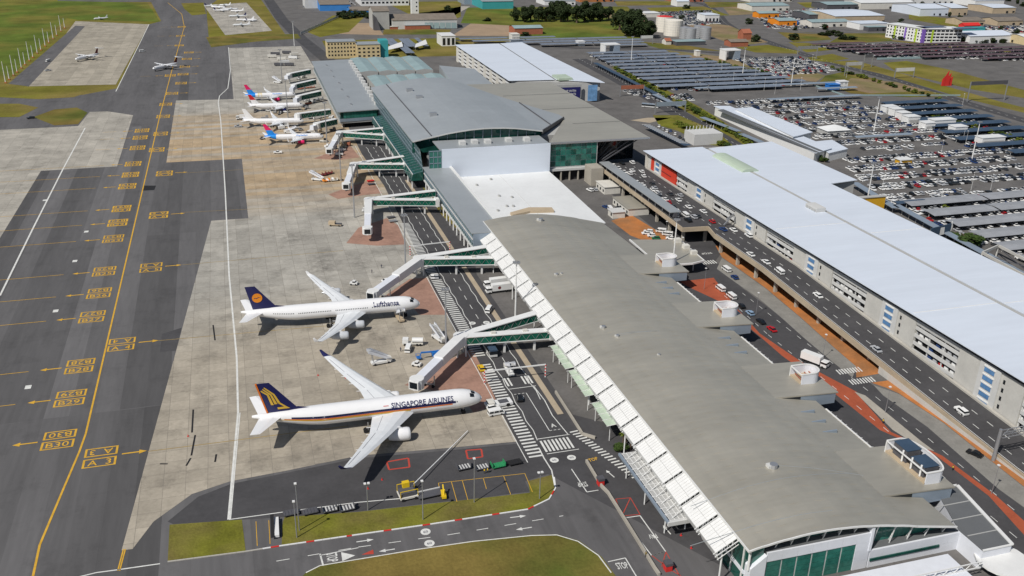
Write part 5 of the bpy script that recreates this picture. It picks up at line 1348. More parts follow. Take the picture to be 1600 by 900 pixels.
r_ = narrow((462, 147), (383, 150), 'white jet with pink and blue tail and a yellow band ahead of it', ('hull_white', 'hull_belly', 'pink', 'pink', 'hull_white'), 'FlySafair', 'sky_blue', 'sky_blue', 'sky_blue')
r_[3](24.5, 27.5, 0, 2.2, 'livery_yellow', 'yellow_band', r_[0], .03, 5)
# --- regional jets
for nose, tail, s, nm in (((236, 108), (282, 99), 'grey regional jet with a dark red T-tail being towed along the taxiway', 'regional_jet'), ((112, 94), (161, 84), 'white regional jet with a dark red T-tail on the remote pad', 'regional_jet')):
    p0, p1 = G(*tail, 2.5), G(*nose, 2.5); L = min(30, math.hypot(p1[0] - p0[0], p1[1] - p0[1]))
    airliner(s, ((p0[0] + p1[0]) / 2, (p0[1] + p1[1]) / 2), math.atan2(p1[1] - p0[1], p1[0] - p0[0]), L, 1.55, 2.7, 26, 4.4, 1.6, math.radians(14), L * .38, [(4.4, 0), (8.2, 0)], .7, 2.6, 4.6, ('hull_white', 'hull_belly', 'maroon', 'hull_belly', 'hull_white'), high=True, ttail=True, name=nm, detail=False, windows=False)
# --- small aircraft crowding the distant pad
k = 0
for c, L, hd in (((330, 11), 17, 10), ((341, 13), 19, -12), ((352, 10), 16, 160), ((346, 18), 20, 5), ((360, 16), 20, 0), ((371, 19), 17, 170), ((372, 27), 22, 175), ((384, 33), 22, 172), ((378, 41), 20, 178), ((393, 34), 15, 20), ((158, 31), 16, 200)):
    airliner(['small grey propliner on the crowded distant pad', 'small white jet on the crowded distant pad'][k % 2] if c[0] > 200 else 'small white propliner parked at the far edge of the remote pad', G(*c), math.radians(hd), L, 1.0, 1.7, L * 1.0, L * .14, L * .06, math.radians(8), L * .38, [(L * .14, 0)], .45, 1.9, 3.0, ('hull_white' if k % 2 else 'wing_grey', 'hull_belly', 'hull_white' if k % 3 else 'navy', 'hull_belly', 'hull_white'),
             windows=False, detail=False, high=(k % 2 == 0), name='small_aircraft', group='small aircraft on the distant pad' if c[0] > 200 else None)
    k += 1
# ================================================================ VEHICLES
def frustum(mb, x0, x1, w, z0, X0, X1, W, z1, mi):
    """box whose top (X0..X1, W, z1) differs from its base"""
    p = [(x0, -w / 2, z0), (x1, -w / 2, z0), (x1, w / 2, z0), (x0, w / 2, z0), (X0, -W / 2, z1), (X1, -W / 2, z1), (X1, W / 2, z1), (X0, W / 2, z1)]
    mb.hexa(p, mi)
def car_shape(kind, paint=0, glass=1, tyre=2, parts=False):
    """returns dict of builders; length along +x"""
    b, g, w = MB(), MB(), MB()
    if kind == 'sedan':
        frustum(b, -2.2, 2.2, 1.78, .28, -2.25, 2.2, 1.8, .62, 0); frustum(b, -2.25, 2.2, 1.8, .62, -2.1, 2.0, 1.62, .9, 0)
        frustum(g, -1.75, 1.05, 1.6, .88, -1.05, .35, 1.32, 1.36, 0); frustum(b, -1.08, .38, 1.34, 1.355, -1.0, .3, 1.26, 1.43, 0); wx = 1.35
    elif kind == 'hatch':
        frustum(b, -1.9, 1.9, 1.75, .3, -1.95, 1.92, 1.78, .7, 0); frustum(b, -1.95, 1.92, 1.78, .7, -1.88, 1.7, 1.62, .98, 0)
        frustum(g, -1.86, .95, 1.62, .96, -1.5, .25, 1.36, 1.46, 0); frustum(b, -1.55, .28, 1.38, 1.455, -1.45, .2, 1.28, 1.54, 0); wx = 1.2
    elif kind == 'suv':
        frustum(b, -2.25, 2.25, 1.88, .38, -2.3, 2.25, 1.9, .85, 0); frustum(b, -2.3, 2.25, 1.9, .85, -2.25, 2.1, 1.78, 1.1, 0)
        frustum(g, -2.22, 1.05, 1.76, 1.08, -1.95, .45, 1.5, 1.66, 0); frustum(b, -2.0, .5, 1.52, 1.655, -1.9, .4, 1.42, 1.76, 0); wx = 1.4
    elif kind == 'van':
        frustum(b, -2.5, 2.45, 1.86, .35, -2.52, 2.5, 1.9, 1.05, 0); frustum(g, -2.5, 2.3, 1.88, 1.05, -2.42, 1.65, 1.7, 1.72, 0)
        frustum(b, -2.45, 1.7, 1.74, 1.715, -2.35, 1.5, 1.6, 2.02, 0)
        for x in (-2.44, -1.0, .6): b.box(x, x + .14, -.93, .93, 1.04, 1.72)
        wx = 1.5
    else:   # pickup
        frustum(b, -2.5, 2.5, 1.8, .4, -2.5, 2.5, 1.84, .95, 0); b.box(.5, 2.4, -.9, .9, .95, 1.08)
        frustum(g, -.75, 1.1, 1.66, 1.06, -.5, .45, 1.42, 1.62, 0); frustum(b, -.55, .5, 1.44, 1.615, -.5, .4, 1.36, 1.7, 0)
        b.box(-2.45, -.8, -.88, -.76, .95, 1.25); b.box(-2.45, -.8, .76, .88, .95, 1.25); b.box(-2.48, -2.36, -.88, .88, .95, 1.25); wx = 1.5
    wheels = []
    for x in (-wx, wx):
        for y in (-.84, .84):
            m = MB(); m.rings([[(x + .33 * math.cos(2 * math.pi * k / 10), y + e, .33 + .33 * math.sin(2 * math.pi * k / 10)) for k in range(10)] for e in (-.11, .11)]); wheels.append(m)
    return b, g, wheels
PROTO = {}
def proto_mesh(kind):
    """single joined mesh with paint, glass and tyre slots, for cars too small to show their parts"""
    if kind in PROTO: return PROTO[kind]
    b, g, ws = car_shape(kind); j = MB()
    j.faces(b.v, b.f, 0); j.faces(g.v, g.f, 1)
    for w_ in ws[::1]: j.faces(w_.v, w_.f, 2)
    o = j.build('car', ['car_paint', 'glass_dark', 'tyre']); PROTO[kind] = o.data; bpy.data.objects.remove(o); return PROTO[kind]
PCAR = {}
COLS = {'white': (.78, .78, .77), 'silver': (.42, .43, .45), 'dark grey': (.045, .047, .052), 'blue': (.02, .05, .16), 'red': (.42, .015, .02), 'black': (.012, .012, .013), 'yellow': (.7, .45, .02), 'pale blue': (.25, .36, .5), 'green': (.02, .14, .06)}
def car(x, y, z, rz, kind, colour, label, group=None):
    """car with parts"""
    nm = {'van': 'minibus', 'pickup': 'pickup_truck'}.get(kind, 'car')
    o = thing(nm, label, {'van': 'minibus', 'pickup': 'pickup'}.get(kind, 'car'), (x, y, z), rz, group)
    if kind not in PCAR:
        b, g, ws = car_shape(kind)
        objs = [b.build('body', 'car_paint'), g.build('windows', 'glass_dark')] + [w_.build('wheel', 'tyre') for w_ in ws]
        PCAR[kind] = [(q.name.split('.')[0], q.data) for q in objs]
        for q in objs: bpy.data.objects.remove(q)
    for n_, d in PCAR[kind]:
        q = bpy.data.objects.new(n_, d); COL.objects.link(q); q.parent = o; q.color = (*COLS[colour], 1)
    o.color = (*COLS[colour], 1)
    return o
def pcar(px, py, z, kind, colour, label, hd=90, group=None):
    X, Y = G(px, py, z + .6); return car(X, Y, z + .02, math.radians(hd), kind, colour, label, group)
KN = {'sedan': 'sedan', 'hatch': 'hatchback', 'suv': 'SUV', 'van': 'minibus', 'pickup': 'pickup'}
# ---- cars on the elevated road
ER_CARS = [(1170, 368, 'suv', 'white'), (1146, 359, 'sedan', 'white'), (1130, 358, 'sedan', 'blue'), (1113, 346, 'hatch', 'red'), (1099, 330, 'sedan', 'white'), (1076, 323, 'sedan', 'white'), (1060, 312, 'sedan', 'white'), (1063, 305, 'hatch', 'silver'),
           (1090, 337, 'sedan', 'dark grey'), (1084, 339, 'suv', 'silver'), (1058, 329, 'sedan', 'white'), (1071, 336, 'van', 'white'), (1055, 336, 'van', 'white'), (1075, 344, 'suv', 'black'), (1052, 323, 'sedan', 'black'), (1045, 316, 'hatch', 'red'), (1039, 311, 'sedan', 'white'),
           (1047, 303, 'sedan', 'dark grey'), (1030, 306, 'sedan', 'dark grey'), (1029, 302, 'sedan', 'silver'), (1026, 300, 'hatch', 'white'), (1020, 296, 'sedan', 'white'), (1023, 293, 'sedan', 'silver'), (1019, 287, 'suv', 'dark grey'), (1006, 291, 'hatch', 'white'), (1003, 288, 'sedan', 'white'), (1006, 275, 'hatch', 'white'), (1003, 268, 'hatch', 'white'), (988, 266, 'sedan', 'white'),
           (984, 271, 'suv', 'white'), (995, 284, 'sedan', 'white'), (985, 280, 'hatch', 'silver'), (975, 268, 'sedan', 'white'), (966, 262, 'sedan', 'white'), (958, 258, 'hatch', 'white'), (988, 254, 'suv', 'white'), (972, 255, 'sedan', 'black')]
for px, py, k, c in ER_CARS:
    pcar(px, py, 7.42, k, c, '%s %s in the queue on the elevated road beside the covered walkway' % (c, KN[k]), 90 + rnd.uniform(-6, 6), 'cars queuing on the elevated road')
for px, py, k, c, s in ((1173, 397, 'sedan', 'white', 'below the sign gantry'), (1197, 409, 'sedan', 'white', 'ahead of the white minibus'), (1218, 424, 'van', 'white', 'between two sedans'), (1278, 461, 'sedan', 'white', 'behind the white minibus'), (1369, 545, 'sedan', 'silver', 'halfway down the ramp'), (1502, 642, 'suv', 'white', 'low on the ramp')):
    X, Y = G(px, py, 6); Y = max(160, Y)
    for _ in range(4): X, Y = G(px, py, zd(Y) + .6)
    o = car(X, Y, zd(Y) + .02, math.radians(90), k, c, '%s %s driving on the ramp of the elevated road, %s' % (c, KN[k], s)); o.rotation_euler = (0, -.0535 if Y < 300 else 0, math.radians(90))
# ---- cars on the forecourt
for px, py, k, c, s in ((1126, 451, 'van', 'white', 'at the kerb behind another minibus'), (1143, 463, 'van', 'white', 'at the kerb ahead of a dark car'), (1158, 478, 'hatch', 'black', 'by the red walkway, behind a pale blue car'), (1172, 489, 'hatch', 'pale blue', 'by the red walkway'), (1189, 502, 'sedan', 'black', 'by the red walkway, behind a red car'), (1206, 514, 'sedan', 'red', 'by the red walkway ahead of the box truck'),
    (1135, 421, 'van', 'white', 'beside the orange paving near the zebra crossing'), (1148, 433, 'hatch', 'blue', 'beside the orange paving near the zebra crossing'), (1523, 708, 'sedan', 'black', 'on the sidewalk beside the ramp')):
    pcar(px, py, .05, k, c, '%s %s parked %s' % (c, KN[k], s), 92 if px < 1500 else 115)
for px, py, k, c in ((1010, 364, 'sedan', 'white'), (1018, 368, 'hatch', 'white'), (1025, 372, 'hatch', 'green'), (1033, 361, 'van', 'white'), (1043, 366, 'van', 'white'), (1013, 362, 'suv', 'white'), (1048, 372, 'sedan', 'white')):
    pcar(px, py, .05, k, c, '%s %s parked on the red island under the elevated road' % (c, KN[k]), rnd.uniform(140, 170), 'vehicles on the red island')
for px, py, k, c, s in ((922, 297, 'suv', 'white', 'beside the cream hut'), (931, 296, 'hatch', 'silver', 'beside the cream hut'), (947, 323, 'sedan', 'blue', 'by the small grey hut'), (953, 326, 'van', 'white', 'by the small grey hut'), (968, 325, 'suv', 'dark grey', 'by the long service hut')):
    pcar(px, py, .05, k, c, '%s %s parked %s in the yard' % (c, KN[k], s), rnd.uniform(60, 120))
# ---- airside vehicles
for px, py, k, c, s, hd in ((812, 622, 'hatch', 'black', 'on the service road near the zebra crossing', 80), (815, 626, 'hatch', 'black', None, 0), (752, 575, 'hatch', 'yellow', 'under the docked double bridge', 90), (605, 438, 'sedan', 'white', 'beside the long white bridge tunnel', 10), (764, 484, 'van', 'white', 'in the loading yard beside a lamp mast', 60),
    (638, 545, 'van', 'white', 'beside the tail of the fuel bowser', 70), (775, 645, 'van', 'white', 'beside the aircraft tug', 5), (770, 636, 'hatch', 'white', 'touching the aircraft tug', 10), (434, 238, 'pickup', 'white', 'behind the lowest pink-tailed jet', 170), (372, 197, 'pickup', 'silver', 'behind the plain white jet', 170), (75, 95, 'van', 'white', 'on the strip along the white masts', 240), (75, 110, 'pickup', 'silver', 'at the corner of the remote pad', 200), (222, 80, 'van', 'white', 'beside the towed regional jet', 20), (48, 184, 'pickup', 'dark grey', 'beside the dry grass triangle', 200), (676, 432, 'hatch', 'white', 'in the shade of the bridge at the four-engined airliner', 80), (682, 432, 'hatch', 'silver', 'in the shade of the bridge at the four-engined airliner', 80)):
    if s: pcar(px, py, .06, k, c, '%s %s parked %s' % (c, KN[k], s), hd)
# ---- trucks, buses and ramp equipment
def wheels(root, xs, y, rr=.45, w=.3):
    for x in xs:
        for sg in (-1, 1):
            MB().rings([[(x + rr * math.cos(2 * math.pi * k / 10), sg * y + e, rr + rr * math.sin(2 * math.pi * k / 10)) for k in range(10)] for e in (-w / 2, w / 2)]).build('wheel', 'tyre', root)
def truck(px, py, hd, L, label, cargo='white_paint', cab='white_paint', h=3.6, emblem=False, z=.05):
    X, Y = G(px, py, 1.2); t = thing('box_truck', label, 'truck', (X, Y, z), math.radians(hd))
    MB().box(-L / 2, L / 2, -.5, .5, .7, 1.0).build('chassis', 'steel_dark', t)
    MB().box(-L / 2, L / 2 - 2.4, -1.25, 1.25, 1.05, h).build('cargo_box', cargo, t)
    c = MB(); frustum(c, L / 2 - 2.1, L / 2, 2.3, .6, L / 2 - 2.1, L / 2 - .05, 2.3, 1.6, 0); frustum(c, L / 2 - 2.1, L / 2 - .05, 2.3, 2.35, L / 2 - 2.05, L / 2 - .6, 2.1, 2.6, 0); cb = c.build('cab', cab, t)
    c = MB(); frustum(c, L / 2 - 2.0, L / 2 - .06, 2.26, 1.6, L / 2 - 2.05, L / 2 - .35, 2.2, 2.36, 0); c.build('windscreen', 'glass_dark', cb)
    wheels(t, (-L / 2 + 1.2, -L / 2 + 2.4, L / 2 - 1.3), 1.05)
    if emblem:
        for sg in (-1, 1): MB().poly([(0 + .65 * math.cos(k * math.pi / 8), sg * 1.27, 2.3 + .65 * math.sin(k * math.pi / 8)) for k in range(16)]).build('round_emblem', 'maroon', t)
    return t
truck(779, 452, 183, 10.5, 'white catering truck with a round dark red emblem in the loading yard', emblem=True)
truck(776, 443, 183, 10.5, 'plain white catering truck parked behind its twin in the loading yard')
truck(1273, 564, -62, 9.5, 'white box truck driving past the red walkway')
truck(377, 184, 175, 7, 'white service truck behind the tail of the plain white jet', h=3.2)
def bus(px, py, hd, label, top='canopy_navy', side='glass_dark', L=12.5):
    X, Y = G(px, py, 1.5); t = thing('bus', label, 'bus', (X, Y, .06), math.radians(hd))
    MB().box(-L / 2, L / 2, -1.3, 1.3, .4, 1.2).build('body', 'wall_lightgrey', t); MB().box(-L / 2 + .05, L / 2 - .05, -1.28, 1.28, 1.2, 2.5).build('windows', side, t)
    MB().box(-L / 2, L / 2, -1.3, 1.3, 2.5, 3.0).build('roof', top, t); wheels(t, (-L / 2 + 2.5, L / 2 - 2.5), 1.15, .5)
    for k in range(2): MB().box(-2.5 + k * 4, -.7 + k * 4, -.7, .7, 3.0, 3.25).build('roof_unit', 'steel', t)
bus(764, 541, 90, 'dark apron bus under the docked double bridge')
bus(1016, 165, -35, 'pale blue roofed coach on the approach road', 'steel_blue')
def stairs(px, py, hd, label, h=4.4, base='white_paint'):
    X, Y = G(px, py, .5); t = thing('passenger_stairs', label, 'stairs', (X, Y, .06), math.radians(hd))
    MB().box(-3.5, 3.0, -1.0, 1.0, .5, 1.2).build('chassis', base, t); MB().box(1.6, 3.4, -1.0, 1.0, 1.2, 2.0).build('cab', 'offwhite', t); wheels(t, (-2.4, 2.2), .9, .42)
    s = MB(); n = 12
    for k in range(n): s.box(3.0 - k * .55, 3.6 - k * .55, -.85, .85, .9 + k * h / n - .1, .9 + k * h / n)
    s.box(-4.6, -3.0, -.9, .9, h + .6, h + .75); s.build('steps', 'wall_grey', t)
    for sg in (-1, 1): MB().hexa([(3.4, sg * .95 - .05, .9), (-3.2, sg * .95 - .05, h + .5), (-4.6, sg * .95 - .05, h + .5), (-4.6, sg * .95 + .05, h + .5), (3.4, sg * .95 - .05, 1.9), (-3.2, sg * .95 - .05, h + 1.6), (-4.6, sg * .95 - .05, h + 1.6), (-4.6, sg * .95 + .05, h + 1.6)]).build('side_panel', 'panel_white', t)
    MB().bar((-2.8, -.7, 1), (-3.2, -.7, h), .2).bar((-2.8, .7, 1), (-3.2, .7, h), .2).build('lift_strut', 'steel', t)
stairs(624, 497, 96, 'white passenger stairs standing at the door of the four-engined airliner', base='wall_tan')
stairs(596, 566, 8, 'white passenger stairs standing alone between the two large airliners')
stairs(686, 530, -70, 'white passenger stairs folded beside the lamp mast', 3.6)
stairs(497, 281, -30, 'white passenger stairs beside the red cart train', 3.8)
stairs(434, 129, -40, 'white passenger stairs on the empty stand beyond the yellow-banded jet', 3.8)
stairs(452, 207, 155, 'white passenger stairs under the wing of the plain white jet', 3.2)
stairs(795, 580, 88, 'white passenger stairs driving under the height barrier on the service road', 4.2)
# blue boom lift
X, Y = G(683, 558); t = thing('boom_lift', 'bright blue boom lift parked beside the bridge lamp mast', 'boom lift', (X, Y, .06), math.radians(5))
MB().box(-1.6, 1.6, -1.1, 1.1, .5, 1.3).build('chassis', 'boom_blue', t); MB().box(-1.9, 1.2, -.8, .8, 1.3, 2.2).build('turret', 'boom_blue', t); wheels(t, (-1.2, 1.2), 1.1, .45)
MB().bar((1, 0, 2.1), (-5.6, 0, 2.6), .45).build('boom', 'boom_blue', t); MB().bar((1.6, 0, 2.5), (6, 0, 2.9), .6).build('counter_boom', 'boom_blue', t)
k_ = MB(); k_.box(-7.2, -5.8, -.9, .9, .9, 1.0)
for x in (-7.2, -5.8):
    for y in (-.9, .9): k_.bar((x, y, .9), (x, y, 2), .08)
k_.bar((-7.2, -.9, 2), (-5.8, -.9, 2), .08).bar((-7.2, .9, 2), (-5.8, .9, 2), .08).bar((-7.2, -.9, 2), (-7.2, .9, 2), .08); k_.build('basket', 'boom_blue', t); MB().bar((-5.6, 0, 2.6), (-6, 0, 1.1), .25).build('jib', 'boom_blue', t)
# fuel bowser and tug
X, Y = G(645, 539); t = thing('fuel_bowser', 'white fuel bowser beside a small van on the apron', 'bowser', (X, Y, .06), math.radians(-15))
MB().box(-3.6, 3.6, -1, 1, .6, 1.0).build('chassis', 'offwhite', t); MB().rings([[(x, 1.05 * math.cos(2 * math.pi * k / 14), 1.9 + .85 * math.sin(2 * math.pi * k / 14)) for k in range(14)] for x in (-.2, 3.6)]).build('tank', 'white_paint', t)
MB().box(-3.5, -1.5, -1.1, 1.1, 1, 2.5).build('cab', 'white_paint', t); MB().box(-3.55, -2.6, -1.0, 1.0, 1.7, 2.35).build('windscreen', 'glass_dark', t); wheels(t, (-2.6, 1.6, 2.7), 1, .45)
X, Y = G(779, 634); t = thing('aircraft_tug', 'low white pushback tug at the nose of the gold-striped airliner', 'tug', (X, Y, .06), math.radians(184))
MB().box(-4.2, 4.2, -1.5, 1.5, .5, 1.3).build('body', 'white_paint', t); MB().box(1.6, 3.6, -1.4, 1.4, 1.3, 2.1).build('cab', 'offwhite', t); MB().box(1.9, 3.65, -1.2, 1.2, 1.5, 2.0).build('windscreen', 'glass_dark', t); MB().box(-3, 0, -1.1, 1.1, 1.3, 1.42).build('engine_cover', 'steel_dark', t); wheels(t, (-2.6, 2.4), 1.4, .62, .4)
for px, py, s, c in ((651, 572, 'small white baggage tractor between the bridge cab and the boom lift', 'white_paint'), (580, 224, 'small tug among carts ahead of the lowest pink-tailed jet', 'offwhite'), (410, 218, 'dark tug behind the plain white jet', 'steel_dark'), (553, 445, 'small tractor below the bridge of the four-engined airliner', 'white_paint'), (399, 175, 'white tug beside the tail of the wavy-tailed jet', 'offwhite'), (419, 174, 'white baggage tractor under the wing of the wavy-tailed jet', 'white_paint'), (438, 178, 'catering van under the engine of the wavy-tailed jet', 'white_paint'), (470, 204, 'grey loader at the nose of the plain white jet', 'steel')):
    X, Y = G(px, py); t = thing('baggage_tractor', s, 'tractor', (X, Y, .06), rnd.uniform(0, 3))
    MB().box(-1.5, 1.5, -.8, .8, .4, 1.1).build('body', c, t); MB().box(-.6, .4, -.75, .75, 1.1, 1.7).build('cab', 'glass_dark', t); MB().box(-.7, .5, -.8, .8, 1.7, 1.8).build('cab_roof', c, t); wheels(t, (-.95, .95), .75, .36)
# baggage carts (rows)
def cart(px, py, hd, label, m, group, flat=False):
    X, Y = G(px, py); t = thing('baggage_cart', label, 'cart', (X, Y, .06), math.radians(hd), group)
    MB().box(-1.9, 1.9, -1.1, 1.1, .55, .75).build('deck', m, t); wheels(t, (-1.3, 1.3), .85, .28, .2)
    s = MB()
    for k in range(5): s.box(-1.8 + k * .8, -1.45 + k * .8, -1.0, 1.0, .76, .84)
    s.build('deck_slats', 'wall_lightgrey' if m == 'steel_dark' and not flat else m, t)
    if not flat:
        MB().box(-1.9, -1.8, -1.1, 1.1, .75, 1.7).build('end_rail', m, t); MB().box(1.8, 1.9, -1.1, 1.1, .75, 1.7).build('end_rail', m, t)
    MB().bar((1.9, 0, .6), (3.3, 0, .45), .1).build('tow_bar', 'steel_dark', t)
for px, py, m, s in ((724, 733, 'steel_dark', 'dark cart with pale slats in the row of carts above the yellow bays'), (752, 733, 'steel_dark', 'dark cart with a yellow tractor beside it in the row above the yellow bays'), (778, 730, 'green_box', 'bright green cart in the row of carts above the yellow bays'), (804, 725, 'rubber', 'black flat cart in the row of carts above the yellow bays')):
    cart(px, py, 6, s, m, None, m == 'rubber')
for px, py in ((455, 804), (485, 802), (515, 799), (542, 797)): cart(px, py, 6, 'dark baggage cart in the train beside the lamp post verge', 'steel_dark', 'dark carts beside the verge', px < 500)
for px, py in ((504, 275), (509, 273.5), (514, 272)): cart(px, py, 12, 'dark red baggage cart of the train beside white stairs', 'maroon', 'red cart train')
for px, py, m in ((510, 284, 'orange'), (516, 283, 'white_paint'), (522, 283, 'offwhite'), (528, 282, 'wall_tan')): cart(px, py, rnd.uniform(0, 40), 'mixed white and orange cart between the stairs and the parked bridge', m, 'loose carts beside the parked bridge')
for px, py, m, s in ((579, 284, 'signal_red', 'bright red dolly under the parked bridge'), (580, 289, 'steel_dark', 'dark dolly beside the bright red dolly'), (611, 341, 'steel_dark', 'dark flat dolly in the shade of the straight parked bridge'), (614, 347, 'steel', 'grey flat dolly below the straight parked bridge')): cart(px, py, 8, s, m, None, True)
for px, py in ((468, 140), (473, 139), (478, 138.5), (483, 138), (488, 137.5), (505, 189), (512, 188)): cart(px, py, 5, 'brownish baggage cart between the pier bridges', 'wall_brick', 'carts between the pier bridges')
for px, py in ((440, 94), (445, 99), (452, 103), (458, 92), (425, 90), (430, 86), (448, 84), (436, 103), (460, 87)):
    X, Y = G(px, py); t = thing('ramp_vehicle', 'white ramp vehicle on the equipment park at the top of the pier', 'vehicle', (X, Y, .06), rnd.uniform(-.4, .4), 'ramp vehicles at the top of the pier')
    MB().box(-4, 4, -1.3, 1.3, .5, 2.6).build('body', rnd.choice(['white_paint', 'offwhite', 'steel_dark']), t); MB().box(2, 4.05, -1.2, 1.2, 1.5, 2.3).build('windscreen', 'glass_dark', t); wheels(t, (-2.5, 2.5), 1.2, .4)
# yellow loader, lowbed truck, lift beside the verge
X, Y = G(637, 776); t = thing('cargo_loader', 'yellow and white cargo loader with a crane arm beside the verge', 'loader', (X, Y, .06), math.radians(5))
MB().box(-2.4, 2.4, -2, 2, .6, 1.1).build('chassis', 'offwhite', t); MB().box(-2.2, 1.8, -1.6, 1.6, 1.1, 1.9).build('platform', 'steel_dark', t); k_ = MB()
for y in (-1.8, 1.8): k_.bar((-2.3, y, 1.1), (-2.3, y, 3), .15).bar((2.3, y, 1.1), (2.3, y, 3), .15).bar((-2.3, y, 3), (2.3, y, 3), .15)
k_.build('guard_frame', 'safety_yellow', t); MB().box(-.9, .9, 1.2, 2.4, 1.9, 3.4).build('cab', 'safety_yellow', t); wheels(t, (-1.7, 1.7), 1.9, .45)
pb = Vector(G(745, 680)) - Vector((X, Y)); k_ = MB(); k_.bar((1.6, 1.8, 1.6), (pb.x, pb.y, .5), .22); k_.build('tow_boom', 'white_paint', t, org=(0, 0, 0))
X, Y = G(671, 775); t = thing('flatbed_trailer', 'empty dark flatbed trailer beside the cargo loader', 'trailer', (X, Y, .06), math.radians(6)); MB().box(-3.2, 3.2, -1.4, 1.4, .6, .8).build('deck', 'steel_dark', t); MB().box(-3.3, 3.3, 1.3, 1.45, .8, 1.1).build('rail', 'white_paint', t); wheels(t, (-2, 2), 1.1, .35)
X, Y = G(693, 776); t = thing('work_lift', 'yellow work lift parked on the first yellow bay', 'lift', (X, Y, .06), math.radians(84)); MB().box(-1.6, 1.6, -.6, .6, .4, 1.1).build('body', 'safety_yellow', t); MB().bar((-1.2, 0, 1.1), (1.6, 0, 2.6), .3).build('mast', 'safety_yellow', t); wheels(t, (-1, 1), .6, .3)
X, Y = G(430, 828); t = thing('belt_loader', 'white and black belt loader in the yellow-lined bay by the square grass island', 'belt loader', (X, Y, .06), math.radians(88)); MB().box(-3.6, 3.6, -.95, .1, .4, 1.1).build('body', 'white_paint', t); MB().hexa([(-4, .15, .8), (4, .15, 1.6), (4, 1.0, 1.6), (-4, 1.0, .8), (-4, .15, 1), (4, .15, 1.8), (4, 1.0, 1.8), (-4, 1.0, 1.0)]).build('belt', 'rubber', t); wheels(t, (-2.4, 2.4), .8, .4)
X, Y = G(524, 353); t = thing('open_truck', 'small tan open truck beside the straight parked bridge', 'truck', (X, Y, .06), math.radians(-20)); MB().box(-3, 3, -1.1, 1.1, .6, 1).build('chassis', 'wall_tan', t); MB().box(-3, 0, -1.1, 1.1, 1, 2.3).build('cab', 'wall_tan', t); MB().box(.1, 3, -1.05, 1.05, 1, 1.2).build('bed', 'steel_dark', t); wheels(t, (-2, 2), 1, .42)
# traffic cones
for px, py in ((575, 764), (1064, 837), (1080, 857), (1046, 892), (540, 591), (497, 587), (597, 750), (294, 682), (937, 750)):
    X, Y = G(px, py); m_ = MB(); m_.box(X - .25, X + .25, Y - .25, Y + .25, .05, .1); m_.cyl(X, Y, .1, .75, .18, 8, .04); o = m_.build('traffic_cone', 'signal_red', org=(X, Y, 0)); o.location = (X, Y, 0); tag(o, 'red traffic cone standing on the tarmac', 'cone', 'traffic cones')
for px, py, s in ((938, 757, 'red and black guard booth on the barrier wall by the crossing'), (1043, 890, 'red and black guard booth further along the barrier wall')):
    X, Y = G(px, py); t = wthing('guard_booth', s, 'booth', (X, Y, 0)); MB().box(X - .8, X + .8, Y - .8, Y + .8, 0, 1.6).build('body', 'signal_red', t); MB().box(X - .9, X + .9, Y - .9, Y + .9, 1.6, 2.3).build('cap', 'steel_dark', t)
# ================================================================ CAR PARKS
POOL = ['white'] * 11 + ['silver'] * 4 + ['dark grey'] * 3 + ['blue'] * 2 + ['black'] * 2 + ['red']
cars = []
def fill(pts, pitch=15.5, occ=.85, aisle_y=0, sx=2.6, world=False, ph=0.0, rows=(2.6, 8.0)):
    P = pts if world else GP(pts); ys = [p[1] for p in P]; xs = [p[0] for p in P]
    y = min(ys) + ph
    while y < max(ys):
        for dy in rows:
            x = min(xs) + rnd.uniform(0, 1)
            run = rnd.random()
            while x < max(xs):
                if inside((x, y + dy), P) and rnd.random() < occ: cars.append((x + rnd.uniform(-.15, .15), y + dy + rnd.uniform(-.35, .35), rnd.choice((90, -90)) + rnd.uniform(-2, 2)))
                x += sx
        y += pitch
LOTB = [(322, 384), (432, 400), (452, 432), (470, 470), (400, 462), (356, 474), (338, 440)]
fill(LOTB, 17.5, .82, world=True)
fill([(352, 492), (398, 474), (452, 484), (466, 505), (468, 600), (448, 628), (345, 640), (338, 560)], 18.5, .74, world=True)
fill([(300, 668), (315, 640), (345, 642), (345, 662), (300, 690)], 14, .75, world=True)
fill([(1145, 92), (1250, 90), (1320, 112), (1205, 120)], 13.5, .8)
fill([(1385, 318), (1600, 290), (1640, 285), (1640, 430), (1560, 395)], 16.2, .62, rows=(2.4, 7.8))
fill([(915, 86), (1040, 83), (1270, 133), (1100, 142), (1040, 143)], 17, .5)
fill([(1260, 71), (1480, 68), (1640, 80), (1640, 98), (1370, 90)], 16, .5, sx=3)
fill([(1010, 20), (1110, 17), (1125, 38), (1060, 40)], 12, .85)
fill([(1365, 162), (1450, 158), (1640, 215), (1640, 250), (1500, 228)], 18, .25)
fill([(1180, 22), (1290, 12), (1320, 30), (1290, 44), (1200, 46)], 14, .5, sx=3)
fill([(1480, 44), (1600, 40), (1600, 52), (1500, 52)], 14, .5, sx=3)
fill([(480, 2), (545, 0), (560, 8), (470, 12)], 14, .6, sx=3.4)
fill([(1480, 84), (1640, 82), (1640, 96), (1520, 92)], 14, .6, sx=3)
cars.sort(key=lambda c: c[0] ** 2 + c[1] ** 2)
NIND = 230
for x, y, h in cars[:NIND]:
    k = rnd.choice(['sedan', 'hatch', 'hatch', 'suv', 'sedan', 'pickup']); c = rnd.choice(POOL)
    o = bpy.data.objects.new('car' if k != 'pickup' else 'pickup_truck', proto_mesh(k)); COL.objects.link(o); o.location = (x, y, .02); o.rotation_euler = (0, 0, math.radians(h)); o.color = (*COLS[c], 1)
    tag(o, '%s %s in the rows of cars parked behind the long white parkade' % (c, KN[k]), 'car' if k != 'pickup' else 'pickup', 'cars parked in rows')
mass = MB()
